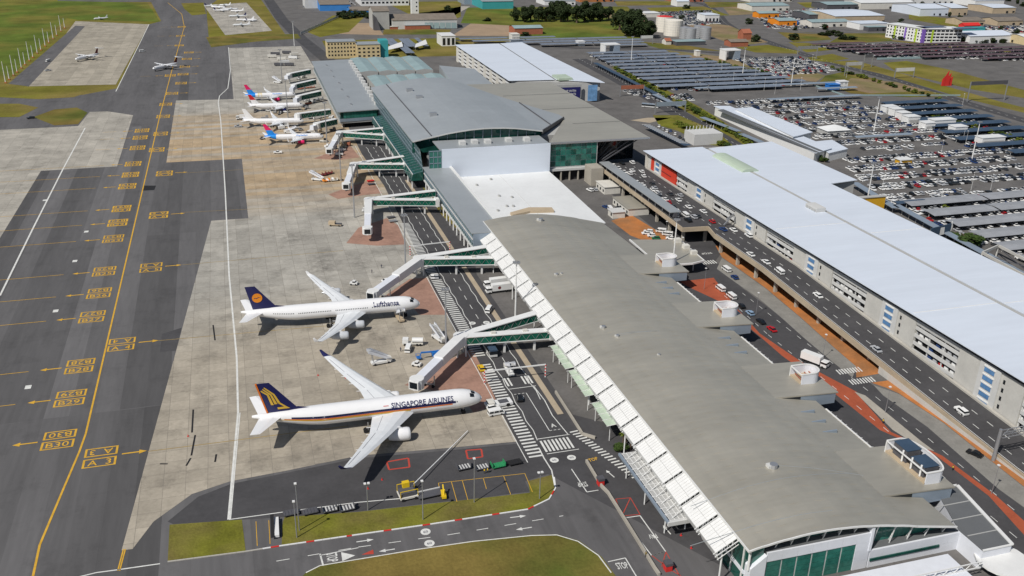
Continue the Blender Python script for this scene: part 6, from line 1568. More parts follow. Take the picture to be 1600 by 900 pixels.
for x, y, h in cars[NIND:]:
    c = COLS[rnd.choice(POOL)]; s = math.copysign(1, h); L, W = rnd.uniform(3.9, 4.7), 1.78
    z1, z2 = .95, rnd.uniform(1.4, 1.7)
    mass.hexa([(x - W / 2, y - L / 2, .25), (x + W / 2, y - L / 2, .25), (x + W / 2, y + L / 2, .25), (x - W / 2, y + L / 2, .25), (x - W / 2 * .93, y - L / 2, z1), (x + W / 2 * .93, y - L / 2, z1), (x + W / 2 * .93, y + L / 2, z1 - .1), (x - W / 2 * .93, y + L / 2, z1 - .1)], 0, c)
    yc = y - s * .3
    n0 = len(mass.f)
    mass.hexa([(x - .8, yc - 1.4, z1 - .02), (x + .8, yc - 1.4, z1 - .02), (x + .8, yc + 1.4, z1 - .02), (x - .8, yc + 1.4, z1 - .02), (x - .66, yc - .9, z2), (x + .66, yc - .9, z2), (x + .66, yc + .8, z2), (x - .66, yc + .8, z2)], 0, (.012, .015, .02))
    mass.tone[n0 + 1] = c
tag(mass.build('parked_cars', 'car_mass'), 'mass of cars parked in the far car park rows', 'cars', kind='stuff')
# cars seen inside the open parkade bays
mass = MB()
for ty in towers[1:]:
    y = ty + 15
    while y < ty + 34 and ty < 380 or (ty > 380 and y < ty + 25):
        for j in range(1, 5):
            if rnd.random() < .75:
                c = COLS[rnd.choice(POOL)]; z = j * 2.75 + .1
                mass.hexa([(215.0, y, z + .3), (215.55, y, z + .3), (215.55, y + 1.8, z + .3), (215.0, y + 1.8, z + .3), (215.1, y + .1, z + 1.75), (215.55, y + .1, z + 1.75), (215.55, y + 1.7, z + 1.75), (215.1, y + 1.7, z + 1.75)], 0, c)
        y += 2.7
tag(mass.build('parkade_cars', 'car_mass', PK), kind='stuff')
# ---- shade canopies over car rows
def canopies(pts, pitch, m, label, group, depth=9.6, gap=True, ph=0.0, lift=2.7, world=False, seg=None, anchor=None):
    rows = []
    P = pts if world else GP(pts); ys = [p[1] for p in P]; y = min(ys) + ph + depth / 2
    while y < max(ys) - 1:
        xi = []
        for i in range(len(P)):
            a, b = P[i - 1], P[i]
            if (a[1] > y) != (b[1] > y): xi.append(a[0] + (b[0] - a[0]) * (y - a[1]) / (b[1] - a[1]))
        xi.sort()
        for x0, x1 in zip(xi[::2], xi[1::2]):
            pieces = [(x0, x1)]
            if seg and x1 - x0 > seg * 1.4:
                n = max(1, round((x1 - x0) / seg)); pieces = [(x0 + (x1 - x0) * k / n, x0 + (x1 - x0) * (k + 1) / n - 1.2) for k in range(n)]
            for p0, p1 in pieces:
                if p1 - p0 < 6: continue
                t = wthing('carport', label, 'shade canopy', ((p0 + p1) / 2, y, 0), group); rows.append((round(y, 1), t))
                r_ = MB(); r_.hexa([(p0, y - depth / 2, lift), (p1, y - depth / 2, lift), (p1, y, lift + .45), (p0, y, lift + .45), (p0, y - depth / 2, lift + .1), (p1, y - depth / 2, lift + .1), (p1, y, lift + .55), (p0, y, lift + .55)])
                r_.hexa([(p0, y, lift + .45), (p1, y, lift + .45), (p1, y + depth / 2, lift), (p0, y + depth / 2, lift), (p0, y, lift + .55), (p1, y, lift + .55), (p1, y + depth / 2, lift + .1), (p0, y + depth / 2, lift + .1)])
                r_.build('shade_roof', m, t)
                q = MB(); x = p0 + 1
                while x < p1: q.box(x, x + .15, y - .1, y + .1, 0, lift + .45); x += 7.5
                q.build('posts', 'wall_lightgrey', t)
        y += pitch
    if anchor:
        ORD = 'first second third fourth fifth sixth seventh eighth ninth tenth eleventh twelfth thirteenth fourteenth'.split()
        order = sorted({a for a, _ in rows}, reverse=True)
        for a, t in rows: t['label'] = '%s, %s row from %s' % (label, ORD[min(13, order.index(a))], anchor)
canopies([(1405, 322), (1500, 310), (1650, 292), (1650, 445), (1575, 400), (1480, 355)], 16.2, 'canopy_grey', 'pale grey shade canopy behind the parkade', 'pale shade canopies', 10.2, seg=46, anchor='the open car rows')
canopies([(915, 86), (1040, 83), (1270, 133), (1180, 142), (1035, 144)], 17, 'canopy_blue', 'blue-grey shade canopy of the covered car park', 'blue-grey shade canopies', 10.5, seg=52, anchor='the cross road')
canopies([(1365, 160), (1460, 156), (1650, 222), (1650, 256), (1510, 232)], 18, 'canopy_navy', 'long dark blue shade canopy', 'dark blue shade canopies', 9, seg=90, anchor='the vacant lot fence')
canopies([(1262, 72), (1480, 68), (1650, 80), (1650, 98), (1370, 91)], 19, 'canopy_plum', 'dull purple shade canopy', 'purple shade canopies', 10, seg=60, anchor='the hotel')
canopies([(700, 66), (770, 60), (1000, 62), (1010, 74), (860, 74)], 17, 'canopy_blue', 'distant blue-grey shade canopy behind the far parkade', 'distant shade canopies', 10, seg=60)
canopies([(1000, 140), (1310, 133), (1340, 142), (1180, 146)], 22, 'steel_blue', 'long thin shade canopy between the open car rows', 'thin shade canopies', 6, seg=80)
canopies([(1140, 157), (1340, 150), (1345, 155), (1160, 162)], 30, 'steel_blue', 'long thin shade canopy behind the rental depot', 'thin shade canopies behind the depot', 6, seg=80)
canopies([(1330, 216), (1540, 200), (1545, 205), (1335, 222)], 30, 'steel_blue', 'long thin shade canopy beyond the marquee', 'thin shade canopies beyond the marquee', 5, seg=90)
canopies([(1395, 322), (1640, 288), (1640, 293), (1398, 327)], 40, 'canopy_navy', 'narrow dark walkway shade in front of the pale canopies', 'walkway shades', 4.5, seg=90)
# ---- clutter around the pier stands
rc = random.Random(77)
for k, (px, py) in enumerate(((476, 158), (482, 163), (489, 160), (496, 158), (503, 156), (480, 170), (474, 172), (487, 186), (495, 186), (503, 184), (509, 182), (518, 186), (484, 207), (478, 212), (492, 209), (500, 206), (505, 222), (511, 231), (517, 238), (523, 233), (447, 176), (430, 177), (456, 205), (462, 201), (448, 198), (440, 202), (414, 186), (466, 124), (474, 122), (470, 132), (520, 205), (536, 236), (530, 243), (545, 228))):
    X, Y = G(px, py); m_ = rc.choice(['white_paint', 'offwhite', 'steel_dark', 'wall_brick', 'steel', 'wall_tan', 'white_paint'])
    nm = {'white_paint': 'white', 'offwhite': 'off-white', 'steel_dark': 'dark grey', 'wall_brick': 'reddish', 'steel': 'grey', 'wall_tan': 'tan', 'boom_blue': 'blue'}[m_]
    t = thing('ground_equipment', '%s ground equipment unit standing between the pier bridges and jet noses' % nm, 'equipment', (X, Y, .06), rc.uniform(-.5, .5), 'equipment around the pier stands')
    L = rc.uniform(2, 5); MB().box(-L / 2, L / 2, -.9, .9, .45, rc.uniform(1.1, 2.2)).build('body', m_, t); MB().box(L * .1, L * .45, -.8, .8, rc.uniform(1.0, 1.4), 2.4).build('cab', rc.choice(['glass_dark', m_]), t); wheels(t, (-L * .3, L * .3), .8, .35)
# ================================================================ TREES AND SHRUBS
def leaf_mesh(rx, ry, rz, zc, n, size, seed, clumps=9):
    r = random.Random(seed); mb = MB(); cl = []
    for k in range(clumps):
        t = r.uniform(0, 2 * math.pi); q = r.uniform(.15, .75); zz = r.uniform(-.65, .75)
        cl.append((q * math.cos(t) * rx * (1 - .3 * abs(zz)), q * math.sin(t) * ry * (1 - .3 * abs(zz)), zc + zz * rz, r.uniform(.32, .55)))
    for k in range(n):
        cx, cy, cz, cr = r.choice(cl)
        v = Vector((r.gauss(0, 1), r.gauss(0, 1), r.gauss(0, 1)))
        if v.length < .01: continue
        v.normalize(); q = r.uniform(.55, 1) ** .5
        p = Vector((cx + v.x * rx * cr * q, cy + v.y * ry * cr * q, cz + v.z * rz * cr * q))
        u = Vector((r.gauss(0, 1), r.gauss(0, 1), r.gauss(0, .7))).normalized(); w_ = u.cross(v + Vector((.01, .02, .03)))
        if w_.length < .01: continue
        w_.normalize(); s = size * r.uniform(.6, 1.3)
        mb.poly([p - u * s, p + w_ * s * .7, p + u * s, p - w_ * s * .7])
    return mb
TREES = {}
def tree(x, y, h, wr, kind, label, group=None, m='leaf_dark'):
    key = (kind, m, rnd.randrange(3))
    t = thing('tree', label, 'tree', (x, y, 0), rnd.uniform(0, 6.28), group)
    if key not in TREES:
        H = 10.0
        tr = MB(); tr.cyl(0, 0, 0, 4.5, .42, 8, .26)
        rr = random.Random(hash(key) % 1000)
        for k in range(5):
            a = k * 1.26; tr.bar((0, 0, 2.6 + k * .35), (1.9 * math.cos(a), 1.9 * math.sin(a), 5.6 + k * .4), .2)
        o1 = tr.build('trunk', 'bark'); 
        lm = leaf_mesh(3.4, 3.4, 4.3 if kind == 'tall' else 4.4, 5.3 if kind == 'tall' else 4.2, 2200 if kind == 'tall' else 1200, .40 if kind == 'tall' else .5, len(TREES) * 7 + 3, 12 if kind == 'tall' else 9)
        o2 = lm.build('crown', m)
        TREES[key] = (o1.data, o2.data); bpy.data.objects.remove(o1); bpy.data.objects.remove(o2)
    for n_, d in zip(('trunk', 'crown'), TREES[key]):
        q = bpy.data.objects.new(n_, d); COL.objects.link(q); q.parent = t
    t.scale = (wr / 3.4, wr / 3.4, h / 10.0)
    return t
for px, py, h, w_ in ((806, 33, 16, 7), (819, 35, 19, 8), (829, 33, 20, 9), (842, 34, 19, 9), (852, 34, 18, 8), (864, 31, 22, 10), (876, 34, 20, 9), (887, 34, 22, 8), (901, 36, 22, 9), (913, 34, 25, 11), (925, 34, 22, 9), (938, 33, 19, 9), (951, 31, 17, 8), (930, 28, 20, 9), (870, 26, 20, 9), (880, 22, 17, 8)):
    X, Y = G(px, py); tree(X, Y, h, w_, 'tall', 'dark gum tree in the row along the green field', 'gum trees along the field')
for px, py, h, w_ in ((968, 47, 25, 12), (978, 54, 26, 13), (990, 57, 26, 13), (1002, 58, 22, 12), (1012, 60, 19, 10), (996, 48, 24, 12), (984, 44, 22, 10), (1016, 57, 17, 8)):
    X, Y = G(px, py); tree(X, Y, h, w_, 'tall', 'dark tree of the large clump beside the fuel tanks', 'tree clump by the tanks')
for px, py, h, w_, s, m_ in ((700, 38, 8, 6, 'low dark bush beyond the brown pad', 'leaf_dark'), (762, 33, 5, 6, 'flat dark shrub on the field edge', 'leaf_dark'), (701, 18, 9, 7, 'round dark tree beyond the hangar', 'leaf_dark'), (1180, 65, 9, 6, 'round dark tree beside the brick house', 'leaf_dark'), (822, 56, 5, 6, 'bush below the blue-roofed shed', 'leaf_dark'), (1512, 384, 7, 7, 'dense green tree behind the parkade near the concrete frame', 'leaf'), (1488, 372, 4, 4, 'small green shrub beside the poster hoarding', 'leaf'), (1477, 330, 4, 2.2, 'slim yellowish tree beside the kiosk', 'leaf_bright')):
    X, Y = G(px, py); tree(X, Y, h, w_, 'bush', s, None, m_)
for k, (px, py) in enumerate(((530, 27), (538, 25), (548, 24), (556, 24), (562, 26), (570, 27), (576, 29), (552, 28), (540, 30))):
    X, Y = G(px, py); tree(X, Y, 8, 7, 'bush', 'dark shrub in the thicket beside the grey hangar', 'thicket beside the grey hangar')
for k, (px, py) in enumerate(((1285, 55), (1292, 56), (1300, 55), (1318, 62), (1328, 62), (1310, 57), (1240, 62), (1400, 60), (1410, 62), (1508, 66), (1520, 67), (1535, 67), (1550, 67), (1565, 67), (1462, 8), (1425, 6), (1440, 9), (1575, 2), (1590, 6), (1598, 10))):
    X, Y = G(px, py); tree(X, Y, rnd.uniform(4, 8), rnd.uniform(4, 7), 'bush', 'dark bush among the distant business park buildings', 'bushes in the business park')
# planted strips: shrubs one can tell apart along the road edges
k = 0
for a, b_, n, w_, nm in (((1168, 224), (1058, 158), 44, 2.8, 'planted strip beside the approach road'), ((1040, 152), (960, 108), 30, 2.6, 'planted strip beside the covered car park'), ((1060, 196), (1150, 238), 14, 3.0, 'bank beside the ramp to the terminal'), ((1230, 226), (1290, 255), 16, 2.4, 'bed in front of the rental depot'), ((1395, 352), (1480, 392), 24, 2.4, 'bed behind the parkade'), ((1105, 95), (1210, 120), 16, 2.4, 'edge of the covered car park'), ((1300, 108), (1480, 160), 20, 2.6, 'verge of the main road'), ((1450, 180), (1600, 225), 18, 3.0, 'verge beside the dark blue canopies')):
    A0, B0 = Vector(G(*a)), Vector(G(*b_))
    for i in range(n):
        p = A0.lerp(B0, (i + rnd.uniform(-.3, .3)) / n); tree(p.x + rnd.uniform(-1, 1), p.y + rnd.uniform(-1, 1), rnd.uniform(2.2, 4.2), w_ * rnd.uniform(.8, 1.3), 'bush', 'leafy shrub in the ' + nm, 'shrubs of the ' + nm, rnd.choice(['leaf', 'leaf_bright', 'leaf_bright']))
# palms by the awnings
for px, py, h in ((978, 690, 6.5), (988, 694, 7.5), (985, 702, 6), (994, 700, 7), (973, 698, 4)):
    X, Y = G(px, py); t = thing('palm_tree', 'shaggy palm in the clump beside the white awnings', 'palm', (X, Y, 0), rnd.uniform(0, 6), 'palms beside the awnings')
    MB().cyl(0, 0, 0, h, .3, 8, .2).build('trunk', 'bark', t); f = MB()
    for k in range(16):
        a = k * .39 + rnd.uniform(-.2, .2); dr = rnd.uniform(-.9, .7); L = rnd.uniform(1.3, 1.9); d = Vector((math.cos(a), math.sin(a), 0)); n = Vector((-d.y, d.x, 0)) * .22; o = Vector((0, 0, h)); m1 = o + d * L * .5 + Vector((0, 0, .5 + dr * .3)); e = o + d * L + Vector((0, 0, dr))
        f.poly([o, m1 - n, e, m1 + n])
    f.build('fronds', 'leaf_bright', t)
X, Y = G(969, 705); tree(X, Y, 2.4, 2.2, 'bush', 'rounded green shrub at the corner of the steel canopy', None, 'leaf')
# ================================================================ POLES AND MASTS
def lamp(px, py, h, label, group=None, heads=2, r=.16, m='steel'):
    X, Y = G(px, py); t = thing('lamp_post', label, 'lamp post', (X, Y, 0), 0, group)
    MB().cyl(0, 0, 0, h, r, 8, r * .55).build('pole', m, t); hd = MB()
    for k in range(heads): hd.box(-.75 + k * .9 - (0 if heads > 1 else -.4), -.15 + k * .9 + (0 if heads > 1 else .4), -.35, .35, h, h + .25)
    hd.build('lamp_head', 'white_paint', t)
for px, py, h, hh, s in ((468, 829, 13.7, 1, 'taller of the two close lamp posts on the verge'), (464, 840, 10.5, 1, 'shorter of the two close lamp posts on the verge'), (575, 797, 8, 2, 'twin-headed lamp post beside the dark carts'), (661, 812, 11.5, 1, 'single lamp post beside the kerb and the cargo loader'), (741, 785, 13.3, 1, 'lamp post behind the yellow bays'), (843, 779, 8, 2, 'twin-headed lamp post on the rounded end of the verge')):
    lamp(px, py, h, s, None, hh)
def mast(px, py, h, label, group=None, m='steel'):
    X, Y = G(px, py); t = thing('light_mast', label, 'mast', (X, Y, 0), 0, group)
    MB().cyl(0, 0, 0, h, .38, 8, .2).build('pole', m, t); q = MB()
    for k in range(8):
        a = k * math.pi / 4; q.bar((0, 0, h), (1.1 * math.cos(a), 1.1 * math.sin(a), h), .1); q.box(1.1 * math.cos(a) - .25, 1.1 * math.cos(a) + .25, 1.1 * math.sin(a) - .25, 1.1 * math.sin(a) + .25, h - .3, h + .2)
    q.build('lamp_ring', 'steel', t)
    r_ = MB()
    for k in range(int(h // 1.5)): r_.bar((-.5, -.1, 1 + k * 1.5), (.3, -.1, 1.4 + k * 1.5), .05)
    r_.build('ladder', 'steel', t)
for px, py, s, m_ in ((697, 563, 'lattice-clad apron mast beside the blue boom lift', 'steel'), (634, 430, 'apron mast beside the double bridge of the four-engined airliner', 'steel'), (554, 340, 'apron mast beside the straight parked bridge', 'steel'), (533, 283, 'apron mast beside the red cart train', 'steel'), (511, 226, 'apron mast beside the pier end', 'steel'), (450, 184, 'apron mast beside the plain white jet', 'steel'), (441, 128, 'apron mast on the far stands', 'steel'), (805, 505, 'tall white mast in front of the vaulted terminal', 'white_paint'), (986, 98, 'tall white mast in the covered car park', 'white_paint'), (1160, 118, 'slim mast beside the covered car park', 'white_paint'), (1236, 134, 'slim mast at the corner of the open car park', 'white_paint'), (1365, 207, 'mast among the open car rows', 'white_paint'), (1518, 251, 'mast beside the thin shade canopies', 'white_paint'), (1353, 325, 'mast behind the parkade notch', 'white_paint'), (460, 72, 'tall mast beside the cream office block', 'white_paint'), (1050, 428, 'slim mast on the forecourt', 'white_paint')):
    mast(px, py, 26 if m_ == 'steel' else 24, s, None, m_)
for px, py, h in ((1549, 772, 9), (1383, 645, 9), (1181, 492, 9), (1285, 560, 9), (1100, 452, 9), (1065, 398, 8), (1040, 372, 8)):
    lamp(px, py, h, 'slim street lamp along the forecourt road', 'forecourt street lamps', 1, .1)
for k in range(16):
    t = (k // 2 + (k % 2) * .45) / 8; px, py = 9 + (108 - 9) * t, 130 - (130 - 38) * t; X, Y = G(px, py); h = 17 if k % 2 == 0 else 11
    o = thing('white_mast', '%s white mast in the row beside the remote pad' % ('tall' if k % 2 == 0 else 'short'), 'mast', (X, Y, 0), 0, 'white masts beside the remote pad')
    MB().cyl(0, 0, 0, h, .4, 8, .18).build('pole', 'white_paint', o); MB().box(-.8, .8, -.8, .8, 0, 1.0).build('footing', 'orange_paving', o)
for k in range(30):
    px = rnd.choice([rnd.uniform(1180, 1600), rnd.uniform(900, 1200)]); py = rnd.uniform(90, 330) if px > 1330 else rnd.uniform(85, 160)
    if py > 120 and px < 1100: continue
    lamp(px, py, 10, 'thin white lamp post among the car parks', 'car park lamp posts', 1, .09, 'white_paint')
# height barriers across the service road
for a, b_, s in (((757, 600), (852, 589), 'white height barrier with red striped legs near the zebra crossing'), ((641, 400), (703, 393), 'white height barrier across the service road beside the glass concourse')):
    pa, pb = G(*a), G(*b_); t = wthing('height_barrier', s, 'barrier', (*pa, 0))
    MB().bar((*pa, 4.6), (*pb, 4.6), .35).build('beam', 'white_paint', t)
    for p in (pa, pb):
        for k in range(8): MB().cyl(p[0], p[1], k * .57, (k + 1) * .57 - .01, .22, 8).build('striped_leg', 'signal_red' if k % 2 else 'white_paint', t)
# overhead truss sign beside the ramp
pa, pb = G(1551.6, 719.6), (216, 158); t = wthing('sign_gantry', 'steel lattice sign gantry reaching from a thick grey post over the ramp', 'gantry', (*pa, 0))
MB().cyl(pa[0], pa[1], 0, 10.3, .55, 10, .45).build('post', 'steel', t); m_ = MB()
for z in (8.2, 9.9): m_.bar((*pa, z), (pa[0] + 16, pa[1] + .6, z), .2); m_.bar((pa[0], pa[1] - 1.2, z), (pa[0] + 16, pa[1] - .6, z), .2)
for k in range(12): m_.bar((pa[0] + k * 1.33, pa[1], 8.2 if k % 2 else 9.9), (pa[0] + (k + 1) * 1.33, pa[1], 9.9 if k % 2 else 8.2), .12); m_.bar((pa[0] + k * 1.33, pa[1] - 1.2, 8.2), (pa[0] + k * 1.33, pa[1], 8.2), .1)
m_.build('lattice', 'steel', t)
def gantry(px, py, w_, h, label, m='white_paint'):
    X, Y = G(px, py); t = wthing('sign_gantry', label, 'gantry', (X, Y, 0)); MB().box(X - w_ / 2 - .3, X - w_ / 2 + .3, Y - .3, Y + .3, 0, h).build('leg', 'steel', t); MB().box(X + w_ / 2 - .3, X + w_ / 2 + .3, Y - .3, Y + .3, 0, h).build('leg', 'steel', t); MB().box(X - w_ / 2, X + w_ / 2, Y - .2, Y + .2, h - 3, h).build('sign_board', m, t)
gantry(1260, 93, 22, 13, 'steel sign gantry with a grey board over the main road', 'steel'); gantry(1412, 122, 20, 9, 'low white sign gantry over the main road', 'wall_lightgrey'); gantry(1540, 158, 36, 16, 'large dark billboard frame beside the main road', 'steel_dark'); gantry(1047, 176, 24, 8, 'pale blue sign gantry over the approach road', 'steel_blue'); gantry(987, 150, 20, 8.5, 'red-brown sign board over the approach road', 'wall_brick'); gantry(1332, 118, 17, 12, 'grey billboard on a post beside the main road', 'wall_grey'); gantry(1355, 105, 9, 12, 'twin white pylon sign at the road junction', 'steel_dark'); gantry(1010, 69, 14, 9, 'white-framed billboard beside the tree clump', 'wall_lightgrey')
X, Y = G(1478, 134); t = wthing('red_sculpture', 'bright red jagged sail-like sculpture beside the main road', 'sculpture', (X, Y, 0))
for k, (dx, h, lean) in enumerate(((-3.5, 9, 1.5), (-1, 13, -1), (1.6, 11, 1), (3.8, 8, -1.5))): MB().prism([(X + dx - 1.3, Y - .6), (X + dx + 1.3, Y - .6), (X + dx + 1.1 + lean * .1, Y + .6), (X + dx - 1.1, Y + .6)], 0, [h * .75, h, h * .9, h * .6]).build('sail', 'signal_red', t)
# ================================================================ BACKGROUND BUILDINGS
def windows(b, P0, P1, z0, rows, cols, dz, m='glass_dark', frac=.55, h=1.3):
    P0 = Vector(P0); P1 = Vector(P1); d = (P1 - P0) / cols; n = Vector((d.y, -d.x)).normalized()
    if n.y > 0: n = -n
    for j in range(rows):
        for k in range(cols):
            a = P0 + d * (k + .5 - frac / 2) + n * .06; c = P0 + d * (k + .5 + frac / 2) + n * .06
            MB().poly([(a.x, a.y, z0 + j * dz), (c.x, c.y, z0 + j * dz), (c.x, c.y, z0 + j * dz + h), (a.x, a.y, z0 + j * dz + h)]).build('window', m, b)
def block(x0, x1, y0, y1, h, wall, roof, name, label, cat, ridge=0, win=None):
    b = wthing(name, label, cat, ((x0 + x1) / 2, (y0 + y1) / 2, 0))
    MB().box(x0, x1, y0, y1, 0, h).build('wall', wall, b)
    if ridge:
        r_ = MB(); ym = (y0 + y1) / 2; o = .6
        r_.poly([(x0 - o, y0 - o, h), (x1 + o, y0 - o, h), (x1 + o, ym, h + ridge), (x0 - o, ym, h + ridge)]); r_.poly([(x0 - o, ym, h + ridge), (x1 + o, ym, h + ridge), (x1 + o, y1 + o, h), (x0 - o, y1 + o, h)])
        r_.poly([(x0, y0, h), (x0, y1, h), (x0, ym, h + ridge)], 1); r_.poly([(x1, y0, h), (x1, ym, h + ridge), (x1, y1, h)], 1); r_.build('roof', [roof, wall], b)
    else: MB().box(x0 - .4, x1 + .4, y0 - .4, y1 + .4, h + .003, h + .4).build('roof', roof, b)
    if win: windows(b, (x0, y0), (x1, y0), *win)
    return b
def pblock(px0, px1, py, depth, h, wall, roof, name, label, cat, ridge=0, win=None):
    a = G(px0, py); c = G(px1, py); y = (a[1] + c[1]) / 2
    return block(a[0], c[0], y, y + depth, h, wall, roof, name, label, cat, ridge, win)
# cream office block beside the pier
b = pblock(512, 557, 91, 16, 15, 'wall_cream', 'roof_mid', 'office_block', 'cream four-storey office block with small square windows and a grey roof', 'office', 0, (2.2, 4, 9, 3.4, 'glass_dark', .5, 1.5))
X0, Y0_ = G(557, 91); MB().box(X0 + .3, X0 + 22, Y0_ - 5, Y0_ + 12, 0, 13).build('wing', 'wall_cream', b); windows(b, (X0 + .3, Y0_ - 5), (X0 + 22, Y0_ - 5), 2, 3, 5, 3.4, 'glass_dark', .5, 1.5); MB().box(X0, X0 + 22.4, Y0_ - 5.4, Y0_ + 12.4, 13, 13.4).build('wing_roof', 'roof_mid', b)
MB().box(X0 + 22.2, X0 + 30, Y0_ - 2, Y0_ + 12, 0, 16).build('stair_tower', 'teal_wall', b)
MB().box(X0 - 60, X0 - 30, Y0_ - 8, Y0_ + 20, 15.5, 15.9).build('canopy_roof', 'wall_lightgrey', b) if False else None
# hangars
b = pblock(612, 716, 45, 36, 10, 'wall_lightgrey', 'roof_brown', 'hangar', 'long low hangar with pale glazed doors and a brown-grey roof', 'hangar', 5)
windows(b, G(614, 45), G(714, 45), .5, 1, 11, 3, 'roof_teal', .9, 6.5)
b = pblock(583, 609, 46, 30, 20, 'wall_grey', 'roof_brown', 'hangar', 'tall grey hangar block with a sloping brown roof', 'hangar', 4)
MB().hexa([(G(583, 46)[0] - .2, G(583, 46)[1] - 9, 0), (G(593, 46)[0], G(593, 46)[1] - 9, 0), (G(593, 46)[0], G(593, 46)[1] - .1, 0), (G(583, 46)[0] - .2, G(583, 46)[1] - .1, 0), (G(583, 46)[0] - .2, G(583, 46)[1] - 9, 17), (G(583, 46)[0] + 3, G(583, 46)[1] - 9, 14), (G(593, 46)[0], G(593, 46)[1] - .1, 6), (G(583, 46)[0] - .2, G(583, 46)[1] - .1, 17)]).build('buttress', 'steel_dark', b)
pblock(633, 673, 46, 9, 4.5, 'wall_brick', 'roof_mid', 'brick_annex', 'low red brick annex in front of the long hangar', 'building')
pblock(610, 622, 46, 5, 3, 'wall_brick', 'offwhite', 'brick_hut', 'tiny red brick hut beside the tall hangar', 'hut')
b = wthing('control_tower', 'slender white control tower rising behind the long hangar', 'tower', (*G(648, 22), 0)); X, Y = G(648, 22); MB().box(X - 4.5, X + 4.5, Y - 4.5, Y + 4.5, 0, 42).build('shaft', 'white_paint', b)
for k in range(7): MB().box(X + 1, X + 2.6, Y - 4.6, Y - 4.51, 4 + k * 5, 5.8 + k * 5).build('window', 'glass_dark', b)
MB().box(X - 6, X + 6, Y - 6, Y + 6, 42, 47).build('cab', 'glass_dark', b)
pblock(564, 640, 9, 60, 8, 'white_paint', 'roof_mid', 'workshop', 'long white workshop with dark windows behind the hangars', 'building', 0, (3, 1, 12, 3, 'glass_dark', .6, 2.5))
pblock(500, 548, 17, 55, 8, 'blue_wall', 'roof_brown', 'blue_hangar', 'brown-roofed hangar with a bright blue end wall', 'hangar', 4)
pblock(548, 586, 24, 34, 6, 'blue_wall', 'roof_brown', 'blue_hangar', 'smaller brown-roofed shed with blue walls beside the thicket', 'hangar', 3)
pblock(477, 497, 13, 40, 12, 'wall_lightgrey', 'roof_mid', 'shed', 'grey corrugated shed beside the blue hangar', 'shed')
pblock(753, 803, 14, 60, 10, 'teal_wall', 'roof_mid', 'green_hangar', 'pale green hangar beyond the green field', 'hangar', 3)
pblock(725, 750, 7, 40, 11, 'steel_blue', 'roof_mid', 'shed', 'blue-grey shed at the top of the field', 'shed', 0)
pblock(803, 849, 54, 22, 7, 'wall_brick', 'roof_teal', 'open_shed', 'blue-grey roofed shed on posts at the field edge', 'shed', 2)
P = GP([(690, 57), (712, 57)]); pblock(690, 712, 72, 24, 10, 'white_paint', 'white_paint', 'gate_block', 'white block with tall dark doors beside the far parkade', 'building', 0, (1, 1, 3, 3, 'glass_dark', .6, 7))
for x0, x1, py, s in ((605, 630, 84, 'white tensile roof behind the old terminal, beside the grey shades'), (648, 668, 80, 'smaller white tensile roof behind the old terminal')):
    P = GP([(x0, py), (x1, py - 4)]); t = wthing('tensile_roof', s, 'canopy', (*P[0], 0)); MB().poly([(P[0][0], P[0][1], 3.5), (P[1][0], P[1][1], 4.5), (P[1][0] + 2, P[1][1] + 18, 6.5), (P[0][0] + 4, P[0][1] + 14, 5)]).build('membrane', 'white_paint', t); MB().cyl(P[0][0] + 2, P[0][1] + 6, 0, 4, .2, 6).build('post', 'steel', t)
for k, (x0, x1, py) in enumerate(((612, 619, 72), (620, 628, 72), (637, 645, 72), (646, 654, 72), (634, 641, 82), (642, 648, 82), (663, 670, 71))):
    P = GP([(x0, py), (x1, py)], 4); t = wthing('parking_shade', 'small grey parking shade behind the old terminal', 'shade canopy', (*P[0], 0), 'grey shades behind the old terminal'); MB().hexa([(P[0][0], P[0][1], 3.4), (P[1][0], P[1][1], 3.4), (P[1][0], P[1][1] + 55, 3.4), (P[0][0], P[0][1] + 55, 3.4), (P[0][0], P[0][1], 3.6), (P[1][0], P[1][1], 3.9), (P[1][0], P[1][1] + 55, 3.9), (P[0][0], P[0][1] + 55, 3.6)]).build('shade_roof', 'canopy_blue', t); MB().cyl(P[0][0] + 1, P[0][1] + 5, 0, 3.4, .15, 6).build('post', 'steel', t)
# fuel tanks
for px, py, r_, h, m_, s in ((1037, 49, 10, 17, 'tank_white', 'cream storage tank with a red lid'), (1051, 55, 10.5, 17, 'tank_white', 'cream storage tank in front of its twin'), (1069, 60, 5.5, 12, 'tank_steel', 'ribbed steel silo next to the cream tanks'), (1078, 63, 6, 13, 'tank_steel', 'ribbed steel silo, second beyond the cream tanks'), (1090, 59, 5.5, 13, 'tank_steel', 'ribbed steel silo, third beyond the cream tanks'), (1101, 61, 6.5, 13, 'tank_steel', 'widest ribbed steel silo at the end of the tank row')):
    X, Y = G(px, py); t = wthing('storage_tank', s, 'tank', (X, Y, 0)); MB().cyl(X, Y, 0, h, r_, 24).build('shell', m_, t, smooth=False); q = MB(); q.cyl(X, Y, h, h + 1.2, r_ * .98, 24, r_ * .15); q.build('lid', 'signal_red' if 'red' in s else m_, t); q = MB()
    for k in range(6): q.cyl(X, Y, h * (k + .5) / 6.2, h * (k + .5) / 6.2 + .2, r_ + .08, 24)
    q.build('hoops', 'wall_lightgrey', t)
b = pblock(1055, 1104, 71, 14, 4, 'steel_dark', 'roof_teal', 'depot_shed', 'long open depot shed below the silos', 'shed')
pblock(1140, 1170, 73, 14, 5, 'wall_brick', 'roof_brown', 'brick_house', 'low brick house with a brown roof beside the pylon sign', 'house', 2); pblock(1160, 1174, 62, 12, 7, 'wall_brick', 'wall_brick', 'red_house', 'red-roofed brick house above the round tree', 'house', 4); pblock(1040, 1049, 70, 10, 4, 'offwhite', 'wall_brick', 'cottage', 'tiny white cottage with a red roof below the cream tanks', 'house', 2.5)
